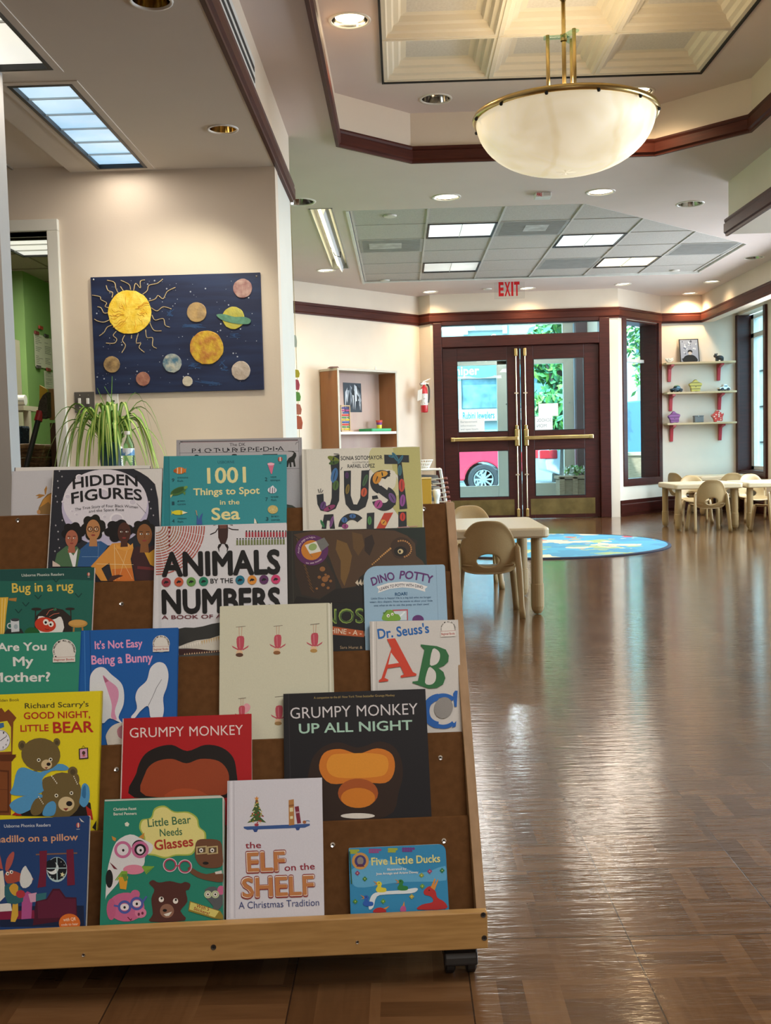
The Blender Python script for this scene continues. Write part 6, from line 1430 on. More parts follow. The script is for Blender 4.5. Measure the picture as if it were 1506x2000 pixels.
def a_(A):
    A.crop(*C2); A.poly('#257f88', [(100, 246), (140, 245), (150, 900), (95, 900)]); A.line('#1d666e', 5, [(143, 245), (150, 900)])
    A.text('#1b5563', 'USBORNE', 597, 312, 753, 308, 26); Y = '#e0da9c'
    A.text(Y, '1001', 500, 495, 862, 484, 148, 1); A.text(Y, 'Things to Spot', 370, 607, 988, 590, 66, 1); A.text(Y, 'in the', 618, 694, 800, 690, 46, .6); A.text(Y, 'Sea', 540, 836, 805, 828, 115, 1)
    D = '#164752'
    for n_, x, y, w1, w2 in (('9', 170, 482, 'anemone', 'fish'), ('1', 170, 698, 'green', 'turtle'), ('4', 172, 862, 'racoon', 'fish'), ('2', 1035, 474, 'vase', 'sponges'), ('7', 1040, 660, 'spade', 'fish'), ('3', 1045, 842, 'brain', 'corals')):
        A.text(D, n_, x, y, x+24, y, 34, .5); A.text(D, w1, x+52, y-32, x+52+len(w1)*14, y-33, 18); A.text(D, w2, x+52, y, x+52+len(w2)*13, y-1, 18)
    A.ell('#c9742b', 245, 378, 50, 32); A.poly('#c9742b', [(285, 378), (305, 350), (300, 405)]); A.line('#e5d6b8', 7, [(225, 350), (222, 405)]); A.line('#e5d6b8', 7, [(260, 352), (258, 404)]); A.ell('#a8561e', 200, 380, 14, 16)
    A.ell('#3f6b36', 232, 568, 78, 34, -22); A.ell('#2f5529', 230, 562, 60, 22, -22); A.ell('#6f9a4a', 300, 535, 20, 13, -25); A.poly('#5a8a44', [(270, 580), (300, 575), (292, 608)]); A.poly('#b8c07c', [(155, 605), (180, 600), (160, 632)])
    A.ell('#d8cf2e', 232, 768, 56, 22); A.poly('#d8cf2e', [(180, 768), (168, 745), (168, 795)]); A.poly('#e8e6c8', [(270, 755), (318, 768), (270, 785)]); A.line('#2b2b20', 4, [(255, 750), (258, 790)])
    A.poly('#d2708e', [(1060, 310), (1092, 302), (1126, 312), (1112, 360), (1102, 410), (1092, 405), (1075, 360)]); A.ell('#e8b6c6', 1092, 318, 32, 12)
    A.ell('#d5dbe2', 1104, 560, 42, 30); A.line('#54465e', 7, [(1085, 535), (1082, 588)]); A.line('#54465e', 7, [(1108, 530), (1106, 592)]); A.line('#54465e', 6, [(1128, 540), (1126, 580)]); A.poly('#d5dbe2', [(1085, 535), (1110, 515), (1130, 540)])
    A.ell('#c2b06c', 1110, 740, 48, 40)
    for i in range(14): A.ell('#d9cb8c', 1110+38*math.cos(i*2.4)*(i/14), 740+32*math.sin(i*2.4)*(i/14), 5, 4)
    A.poly('#3a5c9a', [(400, 880), (405, 800), (390, 760), (410, 790), (420, 835), (440, 790), (460, 770), (448, 830), (455, 880)]); A.poly('#a89a7c', [(390, 745), (400, 790), (410, 800), (402, 750)]); A.poly('#e4e2d2', [(935, 870), (938, 820), (960, 850), (972, 870)]); A.poly('#2e5a4a', [(950, 830), (972, 870), (962, 872)])
    A.ell('#b8463a', 1178, 272, 20, 22); A.poly('#d8d2c4', [(1172, 252), (1184, 252), (1186, 292), (1172, 292)]); A.line('#1b5563', 3, [(1165, 308), (1192, 308)])
book('teal sea-life spotting book with yellow lettering, in front of the grey encyclopedia', 4, px(C2, 100, 243), px(C2, 1237, 228), .20, .010, '#338f97', off=.002, tilt=19.5, art=a_)
def a_(A):
    A.crop(*C3); A.poly('#b5b372', [(870, 145), (1085, 134), (1098, 145), (1120, 770), (1020, 775), (900, 640), (840, 520), (960, 420), (860, 300), (820, 220)], 4); A.poly('#c6c494', [(720, 140), (880, 135), (880, 300), (960, 470), (900, 520), (830, 420), (700, 300)], 4); A.poly('#d8d7c6', [(790, 330), (900, 330), (900, 450), (830, 470)], 4)
    A.line('#a9a79c', 4, [(182, 156), (205, 790)]); A.line('#bebcae', 8, [(192, 156), (215, 790)])
    K = '#22282d'; A.text(K, 'SONIA SOTOMAYOR', 470, 240, 802, 232, 33, .8); A.text('#5a5a54', 'ILLUSTRATED BY', 565, 264, 700, 261, 13); A.text(K, 'RAFAEL L\u00d3PEZ', 525, 301, 742, 296, 29, .6)
    A.poly(K, [(385, 212), (460, 195), (462, 420), (458, 560), (430, 625), (370, 652), (310, 640), (285, 590), (278, 515), (333, 505), (336, 570), (358, 605), (385, 590), (398, 540), (400, 400)])
    A.poly(K, [(495, 325), (552, 322), (550, 520), (572, 590), (600, 592), (625, 540), (635, 322), (697, 318), (690, 540), (668, 610), (610, 642), (550, 638), (510, 590), (497, 500)])
    A.ring(K, 800, 415, 32, 96, 110, 315); A.poly(K, [(735, 470), (790, 440), (870, 500), (912, 560), (905, 600), (870, 570), (800, 520)]); A.ring(K, 815, 545, 34, 98, -70, 165); A.poly(K, [(862, 322), (862, 368), (845, 372), (840, 325)]); A.poly(K, [(718, 525), (760, 518), (770, 545), (722, 552)])
    A.poly(K, [(815, 196), (1012, 200), (1014, 258), (955, 256), (1000, 625), (938, 632), (920, 270), (818, 270)])
    A.poly(K, [(318, 785), (338, 672), (412, 668), (425, 785), (385, 785), (382, 720), (362, 720), (355, 785)]); A.ring(K, 560, 770, 55, 108, 180, 320); A.poly(K, [(675, 785), (678, 660), (738, 655), (735, 785)]); A.poly('#b8402c', [(752, 785), (815, 660), (888, 655), (820, 785)]); A.poly(K, [(928, 775), (928, 650), (992, 648), (996, 772)])
    for c, x, y, rx, ry, r in (('#6d7a2a', 412, 230, 48, 20, 20), ('#3f5c2a', 415, 260, 40, 15, -10), ('#5c3c74', 330, 600, 22, 34, 20), ('#8a3a66', 380, 620, 50, 18, -25), ('#3b6ca0', 420, 360, 26, 60, 12), ('#4a6a36', 430, 440, 24, 40, 10), ('#4d2a5e', 520, 360, 14, 26, 0), ('#7a6a30', 525, 470, 16, 40, 10), ('#c0563a', 655, 495, 24, 36, 10), ('#3f6240', 665, 400, 16, 50, 20), ('#c5872a', 760, 380, 34, 50, 20), ('#cf9a3a', 800, 350, 44, 24, -10),
                            ('#a84a8a', 770, 590, 32, 36, 30), ('#6a4a84', 880, 540, 24, 44, -30), ('#2f6a80', 905, 215, 14, 44, -35), ('#2f6a80', 945, 235, 12, 40, 30), ('#2f6a80', 870, 210, 22, 10, 20), ('#bb3f34', 955, 440, 24, 52, 0), ('#8c4a94', 962, 560, 22, 48, 5), ('#3f6f78', 940, 320, 16, 44, 0), ('#7a4a86', 398, 730, 12, 46, 15), ('#2f7a4a', 325, 745, 10, 34, -25), ('#3f6aa0', 500, 715, 24, 22, 0), ('#3f6aa0', 565, 685, 26, 18, 0), ('#94407a', 505, 765, 26, 20, 0), ('#d8963a', 812, 735, 26, 20, 40), ('#4a8a4a', 700, 720, 16, 34, 0), ('#c0392c', 962, 690, 22, 34, 0)):
        A.ell(c, x, y, rx, ry, r); A.ell('#1d2a26', x, y, rx*.12, ry*.75, r)
    for p in ([(300, 500), (290, 470)], [(308, 498), (312, 465)], [(316, 500), (330, 478)], [(470, 320), (482, 295)], [(690, 330), (704, 312)], [(415, 190), (455, 192)]): A.line(K, 5, p)
    A.line('#c08a8a', 5, [(920, 775), (1080, 764)])
book('white and olive board book with huge flower-filled black letters', 4, px(C3, 160, 153), px(C3, 1100, 130), .255, .011, '#d6d5c9', off=.001, tilt=19.5, rad=(0, .008, .008, 0), board=True, art=a_)
# ---- third pocket
def a_(A):
    A.crop(*C1); A.poly('#174a46', [(0, 1246), (840, 1226), (846, 1340), (600, 1330), (300, 1345), (0, 1345)]); A.text('#c4cfc6', 'Usborne Phonics Readers', 193, 1306, 571, 1296, 25, .4)
    A.text('#d4bc52', 'Bug in a rug', 108, 1448, 655, 1428, 86, .8); A.ell('#b8564a', 790, 1285, 13, 16); A.line('#d8d2c4', 4, [(782, 1310), (800, 1310)]); A.ell('#d8d2c4', 792, 1285, 4, 15)
    for x, y in ((500, 1345), (340, 1495), (165, 1620), (700, 1480), (230, 1560)): A.line('#123f3a', 9, [(x-30, y-25), (x, y+10), (x+30, y-25)])
    A.poly('#d3ac3c', [(-5, 1492), (75, 1490), (55, 1650), (40, 1818), (-5, 1818)]); A.line('#e8d18a', 5, [(20, 1500), (12, 1815)]); A.line('#e8d18a', 5, [(48, 1500), (30, 1815)]); A.poly('#a8793a', [(80, 1500), (150, 1495), (145, 1528), (78, 1518)])
    A.poly('#2a2420', [(305, 1800), (320, 1660), (380, 1600), (470, 1582), (560, 1600), (630, 1660), (640, 1800)], 0); A.line('#2a2420', 10, [(318, 1600), (312, 1800)]); A.line('#2a2420', 10, [(630, 1595), (640, 1800)]); A.ell('#2a2420', 325, 1596, 45, 13); A.ell('#2a2420', 625, 1594, 42, 12)
    A.poly('#dcdcd8', [(345, 1660), (470, 1690), (545, 1665), (558, 1800), (350, 1805)], 3); A.ell('#bf3a22', 405, 1735, 95, 66, 8); A.ell('#e6e2da', 410, 1712, 26, 27); A.ell('#e6e2da', 455, 1730, 24, 25); A.ell('#161413', 408, 1715, 11, 12); A.ell('#161413', 452, 1733, 10, 11)
    A.line('#c06a55', 5, [(415, 1650), (440, 1610), (500, 1590)]); A.line('#c06a55', 5, [(440, 1665), (480, 1640), (530, 1632)]); A.ell('#2f6a4a', 490, 1600, 16, 10); A.line('#161413', 4, [(400, 1770), (420, 1780), (440, 1775)]); A.poly('#1f5a2c', [(220, 1810), (260, 1760), (330, 1770), (350, 1815)], 3)
    A.poly('#262e2c', [(35, 1815), (60, 1775), (190, 1770), (215, 1815)]); A.poly('#c5ccd0', [(95, 1690), (170, 1685), (174, 1795), (102, 1802)]); A.ell('#3a3f44', 135, 1692, 38, 14); A.ring('#c5ccd0', 90, 1745, 18, 27); A.ell('#9aa8b0', 142, 1752, 18, 22)
    A.ell('#b58a44', 695, 1725, 86, 36); A.ell('#c89a52', 692, 1718, 76, 26); A.line('#a87a3c', 14, [(660, 1760), (655, 1815)]); A.line('#a87a3c', 14, [(735, 1758), (740, 1815)])
book('dark green phonics reader with a red bug in bed, at the left edge', 3, px(C1, -190, 1247), px(C1, 840, 1222), .19, .011, '#1f6155', off=.001, tilt=19.5, edge='#d8c8c4', art=a_)
def a_(A):
    A.crop(*C2); A.line('#b9bbbf', 5, [(62, 895), (70, 2060)]); A.line('#c4c6ca', 14, [(48, 895), (56, 2060)])
    for k in range(17): A.ring('#a8544a' if k > 7 else '#a06a50', 22, 893, 60+24*k, 72+24*k, 0, 90, 30)
    for k in range(1, 8): an = math.radians(90*k/8); A.line('#d8d8da', 4, [(22, 893), (22+462*math.cos(an), 893+462*math.sin(an))])
    for k in range(5): A.ell('#7d2a28', 147, 905+42*k, 11, 10); A.poly('#7d2a28', [(136, 908+42*k), (158, 908+42*k), (147, 922+42*k)])
    A.poly('#3b2420', [(600, 878), (690, 876), (694, 930), (690, 1000), (672, 1052), (660, 1060), (640, 1060), (622, 1052), (602, 1000), (600, 930)]); A.poly('#6b4238', [(610, 880), (684, 878), (680, 915), (614, 917)])
    for s_ in (-1, 1):
        X = lambda x: 647+s_*x
        A.poly('#17100e', [(X(8), 1050), (X(42), 1065), (X(52), 1090), (X(38), 1135), (X(34), 1130), (X(36), 1100), (X(20), 1078)]); A.line('#201614', 9, [(X(48), 910), (X(85), 925), (X(145), 928)] if s_ > 0 else [(X(48), 915), (X(70), 950), (X(120), 972)]); A.line('#201614', 8, [(X(60), 878), (X(90), 885)])
    for i in range(14): x = 855+28.3*i; A.poly('#a03440', [(x, 948), (x+17, 947), (x+19, 996-i*.2), (x, 998)]); A.ell('#1e1a1c', x+9, 940, 7, 7)
    for i in range(17): x = 770+27*i; A.poly('#6f7a4c', [(x, 1024-i*.5), (x+17, 1023-i*.5), (x+18, 1071-i*.5), (x, 1072-i*.5)]); A.ell('#1e1a1c', x+9, 1013-i*.5, 7, 7)
    A.text('#101010', 'ANIMALS', 76, 1357, 1182, 1330, 222, 1.9); A.text('#101010', 'NUMBERS', 78, 1704, 1184, 1682, 222, 1.9); A.text('#1b1b1d', 'BY THE', 530, 1427, 740, 1421, 46, .5)
    for x, y, c in ((118, 1417, '#8f3440'), (236, 1413, '#bc5a3c'), (351, 1412, '#5e9044'), (466, 1409, '#1f7a5e'), (805, 1396, '#1c6f86'), (917, 1395, '#d08a34'), (1027, 1392, '#5b2f5e'), (1137, 1389, '#c43f6e')):
        A.ell(c, x, y, 43); A.poly('#15151a', [(x-24, y+8), (x-8, y-14), (x+14, y-10), (x+26, y+4), (x+8, y+6), (x+4, y+16), (x-4, y+6), (x-14, y+16)])
    A.text('#6b2a34', 'A BOOK OF ANIMAL', 76, 1760, 905, 1744, 36, .6); A.text('#6b2a34', 'INFOGRAPHICS', 920, 1744, 1190, 1738, 36, .6)
    A.crop(*C5); A.poly('#2f302e', [(540, 312), (600, 300), (680, 303), (760, 290), (840, 268), (912, 256), (912, 380), (820, 400), (700, 415), (620, 440), (545, 470)]); A.poly('#c7c4b8', [(545, 470), (620, 440), (700, 415), (820, 400), (912, 370), (912, 500), (840, 505), (700, 490), (600, 485), (545, 488)])
    for i in range(17):
        x = 555+21*i; y = 470-i*5.5; A.poly('#dedbd0' if i < 9 else '#c3a878', [(x, y), (x+16, y-4), (x+9, y+26+i)])
    A.poly('#3b211f', [(545, 490), (700, 492), (840, 508), (912, 502), (912, 545), (700, 550), (545, 548)]); A.poly('#4a4a46', [(540, 548), (640, 540), (760, 530), (912, 525), (912, 570), (540, 575)])
    for i in range(15): x = 590+22*i; A.poly('#c9a985', [(x, 545-i*2), (x+14, 544-i*2), (x+8, 528-i*2)])
book('white book with giant black letters, a stag beetle and a red web on its cover', 3, px(C2, 20, 897), px(C2, 1237, 862), .305, .011, '#d0d1d5', off=.001, tilt=19.5, art=a_)
def a_(A):
    A.crop(*C3); A.line('#3b3a30', 4, [(82, 805), (95, 1375)]); A.poly('#12221a', [(880, 780), (1138, 776), (1145, 1075), (1050, 1000), (1080, 880), (980, 830)], 0)
    A.poly('#4a3520', [(95, 830), (250, 800), (480, 796), (700, 790), (900, 800), (1000, 840), (1060, 900), (1070, 1000), (1120, 1040), (1140, 1075), (700, 1110), (620, 1170), (590, 1240), (480, 1260), (430, 1150), (380, 1010), (300, 870), (180, 900)], 0)
    A.poly('#33251a', [(95, 850), (200, 880), (330, 1000), (420, 1160), (430, 1260), (300, 1340), (160, 1310), (110, 1150)]); A.poly('#6e5226', [(440, 870), (520, 900), (560, 1000), (540, 1120), (500, 1240), (470, 1180), (470, 1040), (430, 950)]); A.poly('#5d4422', [(560, 810), (640, 830), (660, 920), (610, 1000), (570, 940)]); A.poly('#2a1d14', [(660, 860), (720, 830), (740, 900), (700, 1000), (660, 960)])
    A.poly('#3a2818', [(870, 900), (940, 850), (1020, 880), (1040, 960), (1000, 1010), (920, 1020), (880, 980)], 3); A.ell('#17120d', 945, 965, 52, 40); A.ell('#c9b98a', 945, 965, 22, 20); A.ell('#120e0a', 940, 966, 9, 11)
    for i in range(12): A.ell('#b88a4e', 865-13*i, 942+11*i+(i > 6)*4, 8-.2*i, 8-.2*i)
    for i in range(14): an = math.radians(-110+14*i); A.ell('#b0804a', 955+76*math.cos(an), 945+66*math.sin(an), 7, 7)
    for x, y, r in ((325, 1105, 22), (345, 1185, 26), (300, 1170, 14), (370, 1165, 14), (330, 1230, 16), (390, 1200, 12), (350, 1150, 10), (280, 1260, 10), (370, 1255, 12)): A.ell('#8a5c30', x, y, r, r*.9)
    A.poly('#181410', [(430, 1262), (590, 1250), (650, 1180), (700, 1120), (1145, 1080), (1145, 1372), (95, 1375), (120, 1320), (300, 1350)])
    for i in range(7): A.poly('#c9bda6', [(585+26*i, 1215+i*4), (605+26*i, 1190-i*6), (615+26*i, 1240-i*2)])
    for i in range(14): A.line('#6a4a26', 5, [(120+8*i, 860+30*i), (140+9*i, 900+30*i)])
    A.ell('#57265a', 240, 955, 132, 122); A.ell('#c17a26', 238, 955, 82, 80); A.poly('#d4d6cc', [(185, 915), (275, 885), (315, 965), (225, 985)]); A.ell('#8fa868', 248, 930, 34, 28, -20); A.poly('#6d6f6c', [(275, 882), (340, 855), (378, 915), (315, 965)]); A.line('#8a6a50', 6, [(225, 985), (245, 1010)])
    A.text('#cdb6c8', 'hold the page to light', 140, 985, 272, 858, 18, .4, arc=48); A.text('#cdb6c8', 'to see inside', 195, 1062, 320, 1030, 16, .4, arc=-14)
    A.crop(*C6); A.poly('#121211', [(100, 90), (650, 60), (650, 420), (100, 425)]); A.text('#8aa548', 'DINOSAURS', 195, 222, 1010, 205, 112, .6); A.text('#3f5a2c', 'DINOSAURS', 205, 218, 1004, 202, 98, -.3)
    A.poly('#b0572c', [(330, 225), (410, 238), (640, 272), (645, 318), (410, 300), (330, 285)]); A.text('#e0cdb4', 'SHINE - A - LIGHT', 372, 284, 790, 322, 38, .6); A.text('#b09672', 'Sara Hurst &', 468, 404, 632, 404, 22)
book('dark dinosaur book with an orange ribbon and a round purple badge', 3, px(C3, 45, 803), px(C3, 1140, 772), .262, .006, '#26231c', off=.0085, tilt=19.5, art=a_)
def a_(A):
    A.crop(*C3); A.line('#7f9fb8', 4, [(1228, 1075), (1245, 1510)]); P = '#5c2f6e'
    A.text(P, 'DINO', 722, 1238, 905, 1188, 66, 1.2, arc=6); A.text(P, 'POTTY', 935, 1182, 1198, 1222, 66, 1.2, arc=12)
    A.poly('#dfe2e2', [(755, 1245), (850, 1215), (960, 1205), (1060, 1212), (1162, 1245), (1140, 1262), (1142, 1285), (1050, 1258), (960, 1250), (860, 1262), (765, 1295), (775, 1268)]); A.text('#38384a', 'LEARN TO POTTY WITH DINO', 780, 1278, 1125, 1262, 24, .8, arc=26); A.text('#24567e', 'ROAR!', 902, 1318, 1000, 1312, 26, 1.4)
    for i, s_ in enumerate(('Little Dino is happy! He is a big kid who no longer', 'wears dino diapers. Now he wants to show your little', 'one what to do to use the potty on their own!')): A.text('#3f6484', s_, 712+(22 if i == 2 else -12*i), 1346+28*i, 1190+(-18 if i == 2 else 10*i), 1334+28*i, 15, .5)
    A.poly('#b05a66', [(880, 1428), (1004, 1424), (1006, 1512), (884, 1512)]); A.poly('#c3d2d8', [(892, 1440), (994, 1436), (996, 1512), (896, 1512)]); A.line('#dfe9ec', 12, [(910, 1510), (980, 1445)])
    A.poly('#74a23a', [(805, 1512), (812, 1460), (840, 1432), (880, 1432), (900, 1460), (932, 1468), (940, 1512)], 3); A.ell('#e8e8d8', 848, 1476, 13, 13); A.ell('#e8e8d8', 880, 1464, 11, 11); A.ell('#1c1c1c', 850, 1478, 5, 5); A.ell('#1c1c1c', 881, 1466, 4, 4); A.poly('#4f7a2a', [(812, 1470), (806, 1450), (822, 1448), (830, 1434), (845, 1430), (830, 1450)]); A.ell(P, 1085, 1508, 46, 38)
book('pale blue potty board book with a rounded corner and purple title', 3, px(C3, 650, 1083), px(C3, 1298, 1068), .205, .006, '#93b5cd', off=.0, tilt=19.5, rad=(.026, .005, .005, .0), board=True, art=a_)
# ---- second pocket
def emblem(A, x, y, r, by):
    A.ell('#d9d7d0', x, y, r, r); A.poly('#d9d7d0', [(x-r*.92, y), (x+r*.92, y), (x+r*.92, by-20), (x-r*.92, by-20)])
    T_ = 'I CAN READ IT ALL BY MYSELF'
    for i, ch in enumerate(T_):
        if ch == ' ': continue
        an = math.radians(205-i*230/len(T_)+10); cx, cy = x+r*.82*math.cos(an), y-r*.82*math.sin(an); tx, ty = math.sin(an), math.cos(an); w_ = r*.075
        A.text('#2d2b2c', ch, cx-tx*w_, cy-ty*w_, cx+tx*w_, cy+ty*w_, r*.13, .6)
    A.poly('#d9d7d0', [(x-r*.95, by-36), (x+r*.95, by-42), (x+r*.95, by), (x-r*.95, by+5)]); A.text('#a8403a', 'Beginner Books', x-r*.85, by-8, x+r*.85, by-13, 17, .8)
    A.line('#a8403a', 2, [(x-r*.95, by-36), (x+r*.95, by-42)])
def a_(A):
    A.crop(*C4); Wt = '#d9dedb'; A.text(Wt, 'Are You', -22, 300, 380, 292, 68, 1.1); A.text(Wt, 'My', 108, 422, 275, 414, 76, 1.1); A.text(Wt, 'Mother?', -75, 552, 412, 546, 78, 1.1); emblem(A, 525, 298, 96, 388)
book('green beginner book with white title, left edge of the second pocket', 2, px(C4, -60, 163), px(C4, 665, 140), .225, .011, '#2e8870', off=.002, tilt=19.5, spine='R', art=a_)
def a_(A):
    A.crop(*C4); A.line('#0f447f', 6, [(735, 132), (745, 640)]); A.line('#3a7cc0', 6, [(690, 135), (698, 640)]); Pk = '#dd9cc4'
    A.text(Pk, "It's Not Easy", 775, 283, 1165, 265, 66, 1); A.text(Pk, 'Being a Bunny', 748, 408, 1250, 385, 74, 1.2); emblem(A, 1317, 240, 70, 303)
    Wt = '#d5dae0'; A.poly(Wt, [(735, 560), (745, 490), (790, 440), (850, 435), (910, 490), (990, 560), (1015, 640), (1010, 740), (970, 840), (1000, 890), (900, 850), (840, 890), (790, 800), (740, 680)], 4)
    A.poly('#cf8fb0', [(842, 500), (890, 540), (960, 600), (970, 680), (940, 790), (955, 860), (910, 840), (915, 740), (880, 620)], 4); A.poly('#a8607e', [(842, 500), (890, 545), (860, 560)])
    A.poly(Wt, [(1072, 838), (1120, 770), (1108, 680), (1130, 610), (1200, 540), (1230, 440), (1290, 392), (1350, 410), (1378, 490), (1365, 590), (1335, 680), (1340, 790), (1310, 870), (1235, 850), (1212, 750), (1150, 790), (1100, 850)], 4); A.line('#6a7078', 4, [(1322, 532), (1280, 600), (1250, 670), (1212, 748)])
    A.poly('#c9c5bd', [(870, 980), (920, 910), (1010, 885), (1060, 950), (1040, 1083), (900, 1083), (872, 1030)], 4); A.poly('#b07684', [(960, 940), (1010, 905), (1040, 960), (1020, 1020), (970, 1000)], 3); A.ell('#a9a49c', 960, 1070, 30, 12)
book('blue beginner book with long white rabbit ears', 2, px(C4, 668, 132), px(C4, 1455, 108), .232, .011, '#1559a3', off=.001, tilt=19.5, art=a_)
def a_(A):
    A.crop(*C5)
    def girl(x, y, s_=1, leg=1, hair='#5a3a2a', flip=1):
        A.line('#7c7566', 5, [(x-42*s_, y+4), (x+44*s_, y-4)])
        if leg: A.line('#c0a088', 6*s_, [(x-14*s_, y+4), (x-12*s_, y+90*s_)]); A.line('#c0a088', 6*s_, [(x+12*s_, y+2), (x+8*s_, y+90*s_)])
        A.poly('#b84a5a', [(x-28*s_, y+90*s_), (x+26*s_, y+86*s_), (x+32*s_, y+140*s_), (x+20*s_, y+205*s_), (x-22*s_, y+205*s_), (x-36*s_, y+140*s_)], 2)
        A.poly('#b84a5a', [(x-20*s_, y+200*s_), (x-80*s_, y+168*s_), (x-70*s_, y+185*s_), (x-20*s_, y+212*s_)]); A.poly('#b84a5a', [(x+20*s_, y+200*s_), (x+74*s_, y+165*s_), (x+66*s_, y+184*s_), (x+20*s_, y+212*s_)])
        A.ell('#d9b894', x-10*s_, y+232*s_, 30*s_, 24*s_); A.ell(hair, x-10*s_, y+252*s_, 34*s_, 18*s_); A.line('#d58a94', 4, [(x-10*s_, y+100*s_), (x-6*s_, y+195*s_)])
    girl(1095, 292); girl(1428, 285, .95, hair='#8a5c34')
    A.crop(*C6); girl(282, 222, .78, hair='#b08a4c'); A.crop(*C5); girl(1440, 915, .95, 0, '#9a7a4a'); A.poly('#d99aa4', [(1120, 1000), (1150, 975), (1182, 1000), (1170, 1040), (1130, 1062)], 3); girl(1108, 930, .8, 1)
    A.crop(*C6); A.line('#b4b49e', 6, [(372, 66), (392, 1060)]); A.line('#dcdcca', 10, [(386, 66), (406, 1060)])
book('cream book standing upside down with small girls in red dresses', 2, px(C5, 910, 110), px(C6, 403, 65), .272, .011, '#cbcbb4', off=.001, tilt=19.5, spine='R', rad=(.002, .006, .006, .002), art=a_)
def a_(A):
    A.crop(*C6); A.line('#a6a49e', 4, [(735, 198), (742, 1020)]); A.line('#e2e0dc', 8, [(712, 200), (720, 1020)]); A.line('#b5b3ad', 4, [(696, 200), (704, 1020)])
    A.text('#1f63ab', "Dr. Seuss's", 748, 330, 1125, 284, 74, 1.2); emblem(A, 1262, 255, 58, 312); R_, G_, B_ = '#c8412a', '#2a6a3c', '#1f5fae'
    A.poly(R_, [(812, 333), (872, 327), (945, 465), (1003, 575), (1030, 588), (1028, 602), (915, 617), (913, 602), (938, 592), (912, 535), (818, 548), (795, 618), (822, 630), (822, 642), (755, 650), (752, 637), (772, 622), (845, 400)])
    A.poly('#cfcdc8', [(842, 432), (822, 520), (900, 508)])
    A.poly(G_, [(1060, 372), (1180, 385), (1245, 410), (1268, 455), (1262, 500), (1230, 530), (1190, 545), (1228, 575), (1242, 620), (1225, 665), (1180, 692), (1120, 697), (1000, 655), (1000, 645), (1040, 640), (1088, 412), (1062, 385)], 0)
    A.poly('#cfcdc8', [(1148, 408), (1185, 415), (1202, 445), (1196, 490), (1170, 520), (1128, 520)], 3); A.poly('#cfcdc8', [(1118, 545), (1150, 552), (1172, 585), (1168, 640), (1135, 668), (1092, 652)], 3)
    A.ring(B_, 1225, 862, 100, 130, 48, 312, 40); A.ring(B_, 1200, 862, 78, 128, 95, 265, 40); A.poly(B_, [(1298, 735), (1312, 712), (1332, 712), (1325, 830), (1308, 830)]); A.poly(B_, [(1300, 955), (1322, 935), (1318, 975), (1290, 985)])
    A.ell('#8d8b88', 1228, 838, 68, 80, 20)
book('white alphabet book with big red A, green B and blue C', 2, px(C6, 690, 202), px(C6, 1336, 190), .238, .013, '#cac8c3', off=.001, tilt=19.5, art=a_)
